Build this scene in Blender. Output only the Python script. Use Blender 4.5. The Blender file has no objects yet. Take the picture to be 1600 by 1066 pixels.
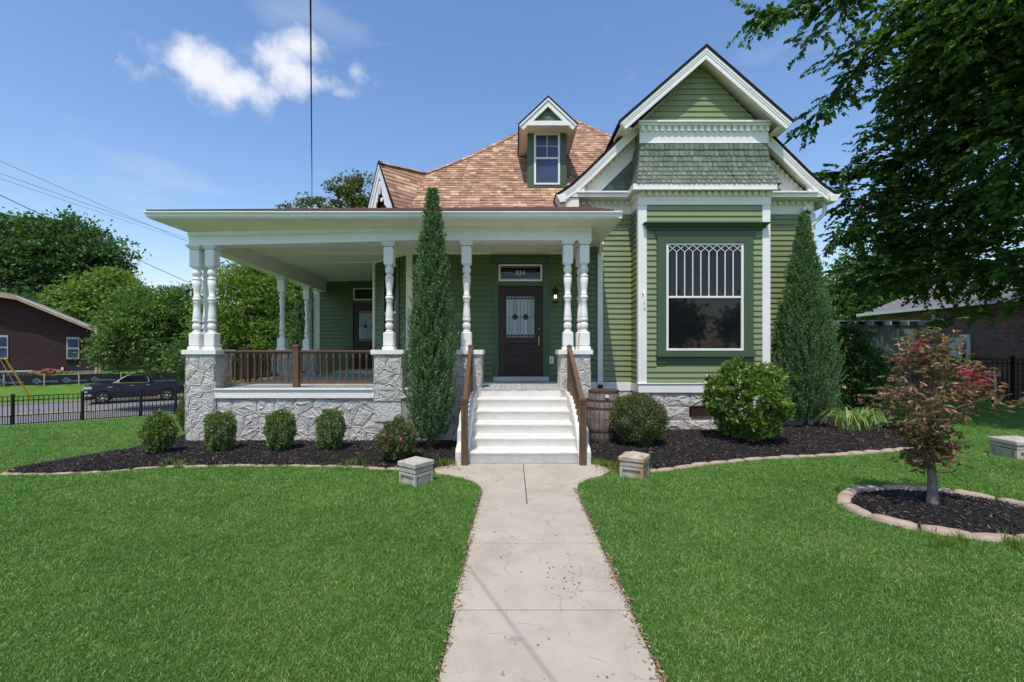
import bpy, math, random
import numpy as np
from mathutils import Vector, Matrix
R = math.radians
random.seed(7)
rng = np.random.default_rng(7)
scene = bpy.context.scene
COL = scene.collection

# ------------------------------------------------------------------ camera, sky, sun, exposure
CAMZ = 1.75
F = 711.0                      # focal length in pixels of the 1600 px wide photograph (16 mm)
cam = bpy.data.cameras.new('camera')
cam.lens = 16.0; cam.sensor_width = 36.0
cam.shift_y = 14.0 / 1600.0
cam.clip_start = 0.05; cam.clip_end = 2000
camo = bpy.data.objects.new('camera', cam); COL.objects.link(camo)
camo.location = (0, 0, CAMZ); camo.rotation_euler = (R(90), 0, 0)
scene.camera = camo

SUND = Vector((0.125, 0.476, -1.0)).normalized()      # direction the light travels
sun = bpy.data.lights.new('sun', 'SUN'); sun.energy = 2.65; sun.angle = R(0.55); sun.color = (1.0, 0.94, 0.84)
suno = bpy.data.objects.new('sun', sun); COL.objects.link(suno)
suno.rotation_euler = SUND.to_track_quat('-Z', 'Y').to_euler()
suno.location = (-3, -10, 20)

world = bpy.data.worlds.new('World'); scene.world = world; world.use_nodes = True
wn = world.node_tree.nodes; wl = world.node_tree.links; wn.clear()
sky = wn.new('ShaderNodeTexSky'); sky.sky_type = 'NISHITA'; sky.sun_disc = False
sky.sun_elevation = math.asin(-SUND.z)
sky.sun_rotation = math.atan2(-SUND.x, -SUND.y)
sky.altitude = 100; sky.air_density = 1.3; sky.dust_density = 0.8; sky.ozone_density = 3.0
hs = wn.new('ShaderNodeHueSaturation'); hs.inputs['Saturation'].default_value = 1.16; hs.inputs['Value'].default_value = 0.92
tint = wn.new('ShaderNodeMix'); tint.data_type = 'RGBA'; tint.blend_type = 'MULTIPLY'; tint.inputs['Factor'].default_value = 1.0
tint.inputs['B'].default_value = (1.03, 0.955, 0.975, 1)
wl.new(sky.outputs[0], tint.inputs['A']); wl.new(tint.outputs['Result'], hs.inputs['Color'])
def wmath(op, a, b=None, c=None, clamp=False):
    n = wn.new('ShaderNodeMath'); n.operation = op; n.use_clamp = clamp
    for i, v in enumerate((a, b, c)):
        if v is None: continue
        if isinstance(v, (int, float)): n.inputs[i].default_value = v
        else: wl.new(v, n.inputs[i])
    return n.outputs[0]
tc = wn.new('ShaderNodeTexCoord')
def wdot(vec):
    n = wn.new('ShaderNodeVectorMath'); n.operation = 'DOT_PRODUCT'
    wl.new(tc.outputs['Generated'], n.inputs[0]); n.inputs[1].default_value = vec
    return n.outputs['Value']
cc = Vector((-0.556, 1.0, 0.60)).normalized()
e1 = Vector((1, 0, 0)); e1 = (e1 - cc * e1.dot(cc)).normalized(); e2 = e1.cross(cc) * 1.0
if e2.z < 0: e2 = -e2
dc = wdot(cc); front = wmath('GREATER_THAN', dc, 0.25)
ca = wmath('DIVIDE', wdot(e1), wmath('MAXIMUM', dc, 0.2)); cb = wmath('DIVIDE', wdot(e2), wmath('MAXIMUM', dc, 0.2))
nz = wn.new('ShaderNodeTexNoise'); nz.inputs['Scale'].default_value = 13; nz.inputs['Detail'].default_value = 9; nz.inputs['Roughness'].default_value = 0.62
wl.new(tc.outputs['Generated'], nz.inputs['Vector'])
nfac = nz.outputs['Fac']
def gnom(px, py):
    d = Vector(((px - 800) / F, 1, (547 - py) / F)); k = d.dot(cc); return d.dot(e1) / k, d.dot(e2) / k
tot = None
for px, py, sx, sy, w in ((292, 88, .030, .022, 1.0), (330, 112, .038, .028, 1.05), (378, 132, .045, .024, .95), (415, 145, .035, .022, .85),
                          (440, 84, .042, .030, 1.05), (476, 72, .034, .026, .95), (460, 118, .040, .030, 1.0), (512, 134, .028, .013, .9), (537, 145, .018, .009, .8),
                          (262, 112, .026, .012, .55), (566, 112, .020, .014, .42), (380, 22, .030, .010, .36), (395, 42, .02, .012, .35)):
    a0, b0 = gnom(px - 8, py); sx *= 1.04; sy *= 1.0
    xx = wmath('POWER', wmath('DIVIDE', wmath('SUBTRACT', ca, a0), sx), 2.0)
    yy = wmath('POWER', wmath('DIVIDE', wmath('SUBTRACT', cb, b0), sy), 2.0)
    g = wmath('MULTIPLY', wmath('EXPONENT', wmath('MULTIPLY', wmath('ADD', xx, yy), -0.5)), w)
    tot = g if tot is None else wmath('MAXIMUM', tot, g)
dens = wmath('ADD', tot, wmath('MULTIPLY', wmath('SUBTRACT', nfac, 0.5), 2.5))
cl = wn.new('ShaderNodeMapRange'); cl.interpolation_type = 'SMOOTHSTEP'
wl.new(dens, cl.inputs['Value']); cl.inputs['From Min'].default_value = 0.20; cl.inputs['From Max'].default_value = 1.22
cl.inputs['To Min'].default_value = 0; cl.inputs['To Max'].default_value = 0.92
m1 = wmath('MULTIPLY', wmath('MULTIPLY', cl.outputs[0], front), wmath('GREATER_THAN', tot, 0.03))
# thin streaks low over the horizon, all round
nz2 = wn.new('ShaderNodeTexNoise'); nz2.inputs['Scale'].default_value = 2.4; nz2.inputs['Detail'].default_value = 7
mp = wn.new('ShaderNodeMapping'); mp.inputs['Scale'].default_value = (1, 1, 3.2); wl.new(tc.outputs['Generated'], mp.inputs['Vector']); wl.new(mp.outputs[0], nz2.inputs['Vector'])
th = wn.new('ShaderNodeMapRange'); wl.new(nz2.outputs['Fac'], th.inputs['Value']); th.inputs['From Min'].default_value = 0.60; th.inputs['From Max'].default_value = 0.85; th.inputs['To Max'].default_value = 0.45
cm = wmath('MAXIMUM', m1, th.outputs[0])
mixc = wn.new('ShaderNodeMix'); mixc.data_type = 'RGBA'
wl.new(cm, mixc.inputs['Factor']); wl.new(hs.outputs[0], mixc.inputs['A']); mixc.inputs['B'].default_value = (4.6, 4.7, 5.0, 1)
bg = wn.new('ShaderNodeBackground'); bg.inputs['Strength'].default_value = 0.148
wl.new(mixc.outputs['Result'], bg.inputs['Color'])
wo = wn.new('ShaderNodeOutputWorld'); wl.new(bg.outputs[0], wo.inputs[0])

vs = scene.view_settings
vs.view_transform = 'Standard'; vs.look = 'None'; vs.exposure = 0.50; vs.gamma = 1.0; vs.use_curve_mapping = False
scene.cycles.max_bounces = 10; scene.cycles.diffuse_bounces = 8; scene.cycles.transparent_max_bounces = 8
scene.cycles.use_denoising = True

# ------------------------------------------------------------------ helpers
def W(px, py, Y):
    return Vector(((px - 800) * Y / F, Y, CAMZ + (547 - py) * Y / F))
WM = {}
def link(o, parent=None, M=None):
    COL.objects.link(o)
    M = M or Matrix.Identity(4)
    if parent is not None:
        o.parent = parent; o.matrix_parent_inverse = WM[parent.name].inverted()
    o.matrix_basis = M
    WM[o.name] = M
    return o
def thing(name, label, cat, loc=(0, 0, 0), group=None, rz=0.0):
    o = bpy.data.objects.new(name, None); o.empty_display_size = 0.2
    link(o, None, Matrix.Translation(Vector(loc)) @ Matrix.Rotation(rz, 4, 'Z'))
    tag(o, label, cat, group); return o
def tag(o, label=None, cat=None, group=None, kind=None):
    if label: o['label'] = label
    if cat: o['category'] = cat
    if group: o['group'] = group
    if kind: o['kind'] = kind
    return o

class MB:
    def __init__(s): s.v = []; s.f = []; s.sm = []
    def add(s, vs, fs, smooth=False, M=None):
        b = len(s.v)
        if M is not None: vs = [M @ Vector(p) for p in vs]
        s.v += [tuple(p) for p in vs]; s.f += [tuple(i + b for i in f) for f in fs]; s.sm += [smooth] * len(fs); return s
    def box(s, x0, x1, y0, y1, z0, z1, M=None):
        if x0 > x1: x0, x1 = x1, x0
        if y0 > y1: y0, y1 = y1, y0
        if z0 > z1: z0, z1 = z1, z0
        return s.add([(x0,y0,z0),(x1,y0,z0),(x1,y1,z0),(x0,y1,z0),(x0,y0,z1),(x1,y0,z1),(x1,y1,z1),(x0,y1,z1)],
              [(0,3,2,1),(4,5,6,7),(0,1,5,4),(1,2,6,5),(2,3,7,6),(3,0,4,7)], M=M)
    def prism(s, poly, ax, a, b, M=None):
        """poly: list of 2D points; ax: axis of extrusion 'x' (pts = y,z), 'y' (pts = x,z), 'z' (pts = x,y)"""
        n = len(poly)
        mk = {'x': lambda p, t: (t, p[0], p[1]), 'y': lambda p, t: (p[0], t, p[1]), 'z': lambda p, t: (p[0], p[1], t)}[ax]
        vs = [mk(p, a) for p in poly] + [mk(p, b) for p in poly]
        fs = [tuple(range(n))[::-1], tuple(range(n, 2 * n))] + [(i, (i + 1) % n, n + (i + 1) % n, n + i) for i in range(n)]
        return s.add(vs, fs, M=M)
    def poly(s, pts, M=None): return s.add(pts, [tuple(range(len(pts)))], M=M)
    def bar(s, p, q, w, h=None, up=(0, 0, 1)):
        """square bar between two points"""
        h = h or w; p = Vector(p); q = Vector(q); d = (q - p)
        if d.length < 1e-6: return s
        d.normalize(); u = Vector(up)
        if abs(d.dot(u)) > 0.99: u = Vector((0, 1, 0))
        a = d.cross(u).normalized() * w / 2; b = a.cross(d).normalized() * h / 2
        vs = [p - a - b, p + a - b, p + a + b, p - a + b, q - a - b, q + a - b, q + a + b, q - a + b]
        return s.add(vs, [(0,3,2,1),(4,5,6,7),(0,1,5,4),(1,2,6,5),(2,3,7,6),(3,0,4,7)])
    def tube(s, pts, rad, seg=8, cap=True):
        pts = [Vector(p) for p in pts]; n = len(pts)
        if isinstance(rad, (int, float)): rad = [rad] * n
        rings = []; pa = None
        for i, p in enumerate(pts):
            d = (pts[min(i + 1, n - 1)] - pts[max(i - 1, 0)]).normalized()
            if pa is None:
                u = Vector((0, 0, 1)) if abs(d.z) < 0.9 else Vector((0, 1, 0)); a = d.cross(u).normalized()
            else: a = (pa - d * pa.dot(d)).normalized()
            pa = a; b = d.cross(a)
            rings.append([p + (a * math.cos(t) + b * math.sin(t)) * rad[i] for t in [2 * math.pi * k / seg for k in range(seg)]])
        vs = [q for r in rings for q in r]
        fs = [(i * seg + k, i * seg + (k + 1) % seg, (i + 1) * seg + (k + 1) % seg, (i + 1) * seg + k) for i in range(n - 1) for k in range(seg)]
        s.add(vs, fs, True)
        if cap: s.add(rings[0], [tuple(range(seg))[::-1]]); s.add(rings[-1], [tuple(range(seg))])
        return s
    def lathe(s, prof, cx=0, cy=0, seg=16, M=None, smooth=True):
        vs = []; n = len(prof)
        for z, r in prof:
            for k in range(seg):
                t = 2 * math.pi * k / seg; vs.append((cx + r * math.cos(t), cy + r * math.sin(t), z))
        fs = [(i * seg + k, i * seg + (k + 1) % seg, (i + 1) * seg + (k + 1) % seg, (i + 1) * seg + k) for i in range(n - 1) for k in range(seg)]
        s.add(vs, fs, smooth, M=M)
        s.add(vs[:seg], [tuple(range(seg))[::-1]], M=M); s.add(vs[-seg:], [tuple(range(seg))], M=M); return s
    def mesh(s, name):
        me = bpy.data.meshes.new(name); me.from_pydata(s.v, [], s.f)
        if any(s.sm): me.polygons.foreach_set('use_smooth', s.sm)
        me.update(); return me
    def build(s, name, m, parent=None, bevel=0.0, M=None, weld=False):
        me = s.mesh(name)
        for mm in (m if isinstance(m, (list, tuple)) else [m]): me.materials.append(mm)
        o = bpy.data.objects.new(name, me)
        if bevel > 0:
            b = o.modifiers.new('bevel', 'BEVEL'); b.width = bevel; b.segments = 2; b.limit_method = 'ANGLE'; b.angle_limit = R(40)
        return link(o, parent, M)
def inst(name, me, parent, M): return link(bpy.data.objects.new(name, me), parent, M)
T = lambda x, y, z: Matrix.Translation((x, y, z))

def text_mesh(name, body, size, m, ext=0.001):
    cu = bpy.data.curves.new(name, 'FONT'); cu.body = body; cu.size = size; cu.extrude = ext; cu.align_x = 'CENTER'; cu.resolution_u = 3
    o = bpy.data.objects.new(name, cu); me = bpy.data.meshes.new_from_object(o); bpy.data.objects.remove(o); me.name = name; me.materials.clear(); me.materials.append(m); return me
# ------------------------------------------------------------------ materials
def lin(c): return tuple((x / 12.92 if x <= 0.04045 else ((x + 0.055) / 1.055) ** 2.4) for x in c)
class NT:
    def __init__(s, name):
        s.m = bpy.data.materials.new(name); s.m.use_nodes = True
        s.n = s.m.node_tree.nodes; s.l = s.m.node_tree.links
        s.b = s.n['Principled BSDF']; s.out = s.n['Material Output']
    def new(s, t, **k):
        n = s.n.new(t)
        for a, v in k.items():
            if a.startswith('i_'): n.inputs[a[2:].replace('_', ' ')].default_value = v
            else: setattr(n, a, v)
        return n
    def noise(s, scale, detail=4, rough=0.55, coord='Object', sc=(1, 1, 1), dist=0.0):
        tc = s.new('ShaderNodeTexCoord'); mp = s.new('ShaderNodeMapping'); mp.inputs['Scale'].default_value = sc
        s.l.new(tc.outputs[coord], mp.inputs['Vector'])
        n = s.new('ShaderNodeTexNoise'); n.inputs['Scale'].default_value = scale; n.inputs['Detail'].default_value = detail
        n.inputs['Roughness'].default_value = rough; n.inputs['Distortion'].default_value = dist
        s.l.new(mp.outputs[0], n.inputs['Vector']); return n.outputs['Fac']
    def geo(s, scale, detail=4, rough=0.55, sc=(1, 1, 1), dist=0.0):
        g = s.new('ShaderNodeNewGeometry'); mp = s.new('ShaderNodeMapping'); mp.inputs['Scale'].default_value = sc
        s.l.new(g.outputs['Position'], mp.inputs['Vector'])
        n = s.new('ShaderNodeTexNoise'); n.inputs['Scale'].default_value = scale; n.inputs['Detail'].default_value = detail
        n.inputs['Roughness'].default_value = rough; n.inputs['Distortion'].default_value = dist
        s.l.new(mp.outputs[0], n.inputs['Vector']); return n.outputs['Fac']
    def ramp(s, fac, stops):
        r = s.new('ShaderNodeValToRGB'); e = r.color_ramp.elements
        while len(e) > 1: e.remove(e[0])
        for i, (p, c) in enumerate(stops):
            el = e[0] if i == 0 else e.new(p); el.position = p; el.color = (*c[:3], 1)
        s.l.new(fac, r.inputs[0]); return r.outputs[0]
    def mix(s, fac, a, b, mode='MIX'):
        n = s.new('ShaderNodeMix', data_type='RGBA', blend_type=mode)
        for k, v in (('Factor', fac), ('A', a), ('B', b)):
            if isinstance(v, (int, float)): n.inputs[k].default_value = v
            elif isinstance(v, tuple): n.inputs[k].default_value = (*v[:3], 1)
            else: s.l.new(v, n.inputs[k])
        return n.outputs['Result']
    def math(s, op, a, b=None):
        n = s.new('ShaderNodeMath', operation=op)
        for i, v in enumerate((a, b)):
            if v is None: continue
            if isinstance(v, (int, float)): n.inputs[i].default_value = v
            else: s.l.new(v, n.inputs[i])
        return n.outputs[0]
    def bump(s, h, strength=0.3, dist=0.01):
        n = s.new('ShaderNodeBump'); n.inputs['Strength'].default_value = strength; n.inputs['Distance'].default_value = dist
        s.l.new(h, n.inputs['Height']); s.l.new(n.outputs[0], s.b.inputs['Normal']); return n
    def rnd(s):
        """a random number per object and per loose piece"""
        g = s.new('ShaderNodeNewGeometry'); o = s.new('ShaderNodeObjectInfo')
        return s.math('FRACT', s.math('ADD', g.outputs['Random Per Island'], o.outputs['Random']))
    def col(s, c): s.l.new(c, s.b.inputs['Base Color'])

def paint(name, c, rough=0.5, var=0.10, dirt=0.0, bump=0.15, spec=0.4, per=0.0, bscale=30):
    t = NT(name); a = tuple(x * (1 - var) for x in c); b = tuple(min(1, x * (1 + var)) for x in c)
    out = t.ramp(t.geo(2.3, 5), [(0.3, a), (0.7, b)])
    if per > 0: out = t.mix(t.math('MULTIPLY', t.rnd(), per), out, tuple(x * 0.55 for x in c))
    if dirt > 0:
        f = t.ramp(t.geo(9, 6, 0.7), [(0.55, (0, 0, 0)), (0.75, (dirt, dirt, dirt))])
        out = t.mix(f, out, (0.22, 0.20, 0.17))
    t.col(out); t.b.inputs['Roughness'].default_value = rough; t.b.inputs['Specular IOR Level'].default_value = spec
    t.bump(t.geo(bscale, 6, 0.65), bump, 0.004); return t.m
M_WHITE = paint('white_paint', (0.83, 0.81, 0.77), 0.45, 0.04, 0.16, 0.3)
M_CREAM = paint('cream_soffit_paint', (0.85, 0.79, 0.68), 0.5, 0.05, 0.05, 0.3)
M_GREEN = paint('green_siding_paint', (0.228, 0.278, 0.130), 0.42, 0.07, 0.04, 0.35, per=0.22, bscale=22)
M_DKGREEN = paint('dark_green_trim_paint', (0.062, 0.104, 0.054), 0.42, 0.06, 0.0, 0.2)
M_SHADEGREEN = paint('shaded_green_siding_paint', (0.100, 0.152, 0.055), 0.42, 0.07, 0.0, 0.3, per=0.2)  # darker copy of the siding green, shade put into the colour
M_CONC = paint('concrete_patch', (0.30, 0.29, 0.27), 0.85, 0.15, 0.25, 0.6)
M_GREYFLOOR = paint('grey_floor_paint', (0.52, 0.52, 0.51), 0.45, 0.08, 0.2, 0.3, per=0.35)
M_BLACK = paint('black_metal_paint', (0.012, 0.012, 0.013), 0.35, 0.1, 0, 0.1)
M_BRASS = NT('brass'); M_BRASS.b.inputs['Base Color'].default_value = (0.75, 0.50, 0.18, 1); M_BRASS.b.inputs['Metallic'].default_value = 1; M_BRASS.b.inputs['Roughness'].default_value = 0.25; M_BRASS = M_BRASS.m
M_CHROME = NT('chrome'); M_CHROME.b.inputs['Base Color'].default_value = (0.8, 0.8, 0.8, 1); M_CHROME.b.inputs['Metallic'].default_value = 1; M_CHROME.b.inputs['Roughness'].default_value = 0.15; M_CHROME = M_CHROME.m
def m_steps():
    t = NT('white_painted_concrete')
    d = t.ramp(t.geo(5, 8, 0.7), [(0.3, (0.64, 0.62, 0.57)), (0.55, (0.70, 0.68, 0.63)), (0.8, (0.73, 0.71, 0.66))])
    f = t.ramp(t.geo(14, 6, 0.75), [(0.66, (0, 0, 0)), (0.74, (0.8, 0.8, 0.8))])
    t.col(t.mix(f, d, (0.56, 0.53, 0.47))); t.b.inputs['Roughness'].default_value = 0.6
    t.bump(t.geo(9, 8, 0.7), 0.7, 0.02); return t.m
M_STEPS = m_steps()
def m_glass(name, c=(0.006, 0.007, 0.008)):
    t = NT(name); t.col(t.ramp(t.geo(1.3, 3), [(0.3, c), (0.8, tuple(x * 2.2 for x in c))])); t.b.inputs['Roughness'].default_value = 0.03
    t.b.inputs['Specular IOR Level'].default_value = 0.4; t.bump(t.geo(1.2, 2), 0.03, 0.02); return t.m
M_GLASS = m_glass('window_glass')
M_GLASSBLUE = m_glass('dormer_window_glass', (0.030, 0.045, 0.085))
def m_brownwood(name='stained_wood', a=(0.075, 0.038, 0.018), b=(0.19, 0.105, 0.052)):
    t = NT(name)
    d = t.ramp(t.noise(14, 5, 0.6, sc=(3, 3, 0.25)), [(0.3, a), (0.7, b)])
    t.col(t.mix(t.math('MULTIPLY', t.rnd(), 0.4), d, a)); t.b.inputs['Roughness'].default_value = 0.55
    t.bump(t.noise(40, 5, 0.6, sc=(3, 3, 0.2)), 0.3, 0.003); return t.m
M_WOOD = m_brownwood()
M_DOOR = m_brownwood('dark_mahogany', (0.014, 0.005, 0.003), (0.045, 0.016, 0.010))
def m_stone(name='rock_faced_stone', base=((0.35, 0.33, 0.295), (0.64, 0.61, 0.56), (0.80, 0.77, 0.715))):
    t = NT(name)
    n = t.ramp(t.geo(5, 8, 0.72, dist=0.4), [(0.28, base[0]), (0.52, base[1]), (0.78, base[2])])
    n = t.mix(t.math('MULTIPLY', t.rnd(), 0.45), n, (0.54, 0.52, 0.49))
    warm = t.ramp(t.geo(1.3, 4), [(0.55, (0, 0, 0)), (0.75, (0.35, 0.35, 0.35))])
    t.col(t.mix(warm, n, (0.66, 0.59, 0.50))); t.b.inputs['Roughness'].default_value = 0.9
    t.b.inputs['Specular IOR Level'].default_value = 0.15
    h = t.math('ADD', t.geo(13, 8, 0.62, dist=1.2), t.math('MULTIPLY', t.geo(60, 6, 0.7), 0.18))
    t.bump(h, 1.0, 0.055); return t.m
M_STONE = m_stone()
M_MORTAR = m_stone('mortar', ((0.55, 0.535, 0.50), (0.68, 0.665, 0.635), (0.76, 0.745, 0.715)))
def m_roof(name, stops, rough=0.9):
    t = NT(name); r = t.rnd()
    c = t.ramp(r, stops)
    sp = t.ramp(t.geo(140, 3, 0.8), [(0.35, (0.62, 0.62, 0.62)), (0.65, (1.25, 1.25, 1.25))])
    t.col(t.mix(1.0, c, sp, 'MULTIPLY')); t.b.inputs['Roughness'].default_value = rough; t.b.inputs['Specular IOR Level'].default_value = 0.1
    t.bump(t.geo(160, 3, 0.8), 0.5, 0.004); return t.m
M_ROOF = m_roof('brown_asphalt_shingle', [(0.0, (0.284, 0.166, 0.113)), (0.3, (0.377, 0.223, 0.149)), (0.6, (0.440, 0.267, 0.179)), (0.82, (0.511, 0.325, 0.213)), (1.0, (0.666, 0.461, 0.296))])
M_ROOFDARK = m_roof('roof_shingle_edge', [(0.0, (0.016, 0.014, 0.014)), (1.0, (0.026, 0.020, 0.018))])
M_PORCHROOF = m_roof('porch_roof_felt', [(0, (0.10, 0.045, 0.040)), (1, (0.13, 0.06, 0.05))])
M_GREYROOF = m_roof('grey_asphalt_shingle', [(0.0, (0.20, 0.19, 0.20)), (1.0, (0.30, 0.29, 0.30))])
def m_wshingle():
    t = NT('green_wood_shingle'); r = t.rnd()
    c = t.ramp(r, [(0.0, (0.060, 0.092, 0.066)), (0.5, (0.090, 0.128, 0.092)), (1.0, (0.145, 0.18, 0.14))])
    w = t.ramp(t.geo(26, 6, 0.7, sc=(3, 3, 0.6)), [(0.45, (0, 0, 0)), (0.72, (0.45, 0.45, 0.45))])
    t.col(t.mix(w, c, (0.30, 0.33, 0.27))); t.b.inputs['Roughness'].default_value = 0.7
    t.bump(t.geo(40, 6, 0.7, sc=(3, 3, 0.5)), 0.5, 0.004); return t.m
M_WSH = m_wshingle()
def m_leaf(name, stops, trans=0.35, rough=0.45, spec=0.35, patch=None):
    t = NT(name); r = t.rnd(); c = t.ramp(r, stops)
    if patch is not None:
        f = t.ramp(t.geo(patch[0], 3), [(patch[1], (0, 0, 0)), (patch[1] + 0.12, (1, 1, 1))]); c = t.mix(t.math('MULTIPLY', f, patch[3]), c, patch[2])
    t.col(c); t.b.inputs['Roughness'].default_value = rough; t.b.inputs['Specular IOR Level'].default_value = spec
    tr = t.new('ShaderNodeBsdfTranslucent'); br = t.mix(1.0, c, (1.25, 1.5, 0.6), 'MULTIPLY'); t.l.new(br, tr.inputs['Color'])
    ms = t.new('ShaderNodeMixShader'); ms.inputs[0].default_value = trans
    t.l.new(t.b.outputs[0], ms.inputs[1]); t.l.new(tr.outputs[0], ms.inputs[2]); t.l.new(ms.outputs[0], t.out.inputs[0]); return t.m
M_LF_DARK = m_leaf('leaf_dark_green', [(0, (0.035, 0.079, 0.022)), (0.6, (0.071, 0.143, 0.038)), (1, (0.135, 0.231, 0.067))])
M_LF_BIG = m_leaf('leaf_shade_tree', [(0, (0.038, 0.082, 0.017)), (0.55, (0.072, 0.148, 0.028)), (0.9, (0.130, 0.222, 0.045)), (1, (0.189, 0.280, 0.063))], 0.45)
M_LF_MID = m_leaf('leaf_mid_green', [(0, (0.064, 0.122, 0.031)), (0.6, (0.115, 0.208, 0.046)), (1, (0.187, 0.287, 0.071))])
M_LF_LIGHT = m_leaf('leaf_light_green', [(0, (0.102, 0.172, 0.029)), (0.6, (0.175, 0.266, 0.044)), (1, (0.276, 0.358, 0.069))])
M_LF_BOX = m_leaf('leaf_boxwood', [(0, (0.047, 0.097, 0.021)), (0.5, (0.109, 0.187, 0.039)), (0.85, (0.233, 0.312, 0.077)), (1, (0.466, 0.468, 0.205))], 0.25, 0.35, 0.5)
M_LF_RHODO = m_leaf('leaf_rhododendron', [(0, (0.079, 0.152, 0.025)), (0.6, (0.151, 0.251, 0.044)), (1, (0.273, 0.356, 0.089))], 0.3, 0.3, 0.6)
M_LF_CYP = m_leaf('leaf_cypress', [(0, (0.058, 0.130, 0.052)), (0.6, (0.117, 0.219, 0.084)), (0.94, (0.199, 0.304, 0.130)), (1, (0.399, 0.287, 0.137))], 0.25, 0.6, 0.2)
M_LF_ROSE = m_leaf('leaf_rose_shrub', [(0, (0.052, 0.098, 0.026)), (0.5, (0.111, 0.156, 0.046)), (0.85, (0.195, 0.208, 0.078)), (1, (0.312, 0.156, 0.091))], 0.3)
M_LF_MAPLE = m_leaf('leaf_japanese_maple', [(0, (0.06, 0.10, 0.025)), (0.32, (0.12, 0.155, 0.04)), (0.45, (0.17, 0.13, 0.05)), (0.6, (0.27, 0.12, 0.08)), (0.85, (0.50, 0.22, 0.19)), (1, (0.62, 0.36, 0.29))], 0.4, 0.4, 0.5)
M_LF_RED = m_leaf('leaf_red_tip', [(0, (0.35, 0.03, 0.05)), (1, (0.55, 0.06, 0.09))], 0.4)
M_LF_LILY = m_leaf('leaf_daylily', [(0, (0.20, 0.29, 0.09)), (1, (0.36, 0.45, 0.17))], 0.35)
M_PINK = m_leaf('pink_petal', [(0, (0.65, 0.12, 0.20)), (1, (0.75, 0.22, 0.30))], 0.3)
def m_grass():
    t = NT('lawn_grass_blade'); r = t.rnd()
    c = t.ramp(r, [(0.0, (0.058, 0.138, 0.020)), (0.35, (0.110, 0.250, 0.040)), (0.72, (0.190, 0.370, 0.075)), (0.90, (0.33, 0.47, 0.17)), (1.0, (0.56, 0.56, 0.34))])
    big = t.ramp(t.geo(1.1, 6, 0.65), [(0.3, (0.66, 0.82, 0.70)), (0.5, (0.95, 0.98, 0.95)), (0.72, (1.38, 1.14, 1.2))])
    c = t.mix(1.0, c, big, 'MULTIPLY'); t.col(c); t.b.inputs['Roughness'].default_value = 0.5; t.b.inputs['Specular IOR Level'].default_value = 0.3
    tr = t.new('ShaderNodeBsdfTranslucent'); t.l.new(t.mix(1.0, c, (1.2, 1.4, 0.6), 'MULTIPLY'), tr.inputs['Color'])
    ms = t.new('ShaderNodeMixShader'); ms.inputs[0].default_value = 0.3
    t.l.new(t.b.outputs[0], ms.inputs[1]); t.l.new(tr.outputs[0], ms.inputs[2]); t.l.new(ms.outputs[0], t.out.inputs[0]); return t.m
M_GRASS = m_grass()
def m_ground():
    t = NT('lawn_ground')
    c = t.ramp(t.geo(22, 8, 0.75), [(0.3, (0.046, 0.100, 0.016)), (0.5, (0.100, 0.212, 0.036)), (0.75, (0.16, 0.30, 0.062))])
    big = t.ramp(t.geo(0.7, 5, 0.6), [(0.3, (0.72, 0.78, 0.75)), (0.7, (1.2, 1.12, 1.05))])
    t.col(t.mix(1.0, c, big, 'MULTIPLY')); t.b.inputs['Roughness'].default_value = 0.9; t.b.inputs['Specular IOR Level'].default_value = 0.1
    t.bump(t.geo(40, 8, 0.8), 0.9, 0.04); return t.m
M_GROUND = m_ground()
def m_rough(name, stops, scale=12, bump=0.6, rough=0.9, dist=0.01, scale2=None):
    t = NT(name); c = t.ramp(t.geo(scale, 8, 0.7), stops)
    t.col(c); t.b.inputs['Roughness'].default_value = rough; t.b.inputs['Specular IOR Level'].default_value = 0.2
    t.bump(t.geo(scale2 or scale * 3, 7, 0.7), bump, dist); return t.m
M_MULCH = m_rough('dark_mulch', [(0.3, (0.010, 0.009, 0.008)), (0.6, (0.030, 0.025, 0.022)), (0.8, (0.075, 0.058, 0.048))], 26, 1.0, 0.95, 0.03)
def m_chip():
    t = NT('mulch_chip'); c = t.ramp(t.rnd(), [(0, (0.008, 0.007, 0.007)), (0.6, (0.024, 0.020, 0.018)), (0.86, (0.06, 0.046, 0.038)), (1, (0.19, 0.14, 0.11))])
    t.col(c); t.b.inputs['Roughness'].default_value = 0.85; return t.m
M_CHIP = m_chip()
M_ROAD = m_rough('asphalt', [(0.3, (0.15, 0.15, 0.155)), (0.7, (0.22, 0.22, 0.22))], 30, 0.4, 0.9)
M_KERB = m_rough('kerb_concrete', [(0.3, (0.22, 0.17, 0.13)), (0.7, (0.34, 0.28, 0.23))], 10, 0.4)
M_EDGER = m_rough('tan_edging_stone', [(0.25, (0.26, 0.195, 0.145)), (0.5, (0.42, 0.325, 0.25)), (0.8, (0.54, 0.44, 0.35))], 9, 0.8, 0.9, 0.012)
M_YELLOW = paint('yellow_plastic', (0.75, 0.42, 0.02), 0.4, 0.05)
M_YLINE = paint('road_line_yellow', (0.55, 0.33, 0.07), 0.8, 0.15)
M_WIRE = paint('black_cable', (0.018, 0.018, 0.02), 0.6, 0.05)
M_BARK = m_rough('bark', [(0.3, (0.045, 0.035, 0.028)), (0.7, (0.13, 0.105, 0.085))], 14, 1.0, 0.9, 0.02)
M_BARKGREY = m_rough('grey_bark', [(0.3, (0.12, 0.10, 0.085)), (0.55, (0.22, 0.19, 0.165)), (0.8, (0.32, 0.29, 0.25))], 18, 0.8, 0.85, 0.01)
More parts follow.
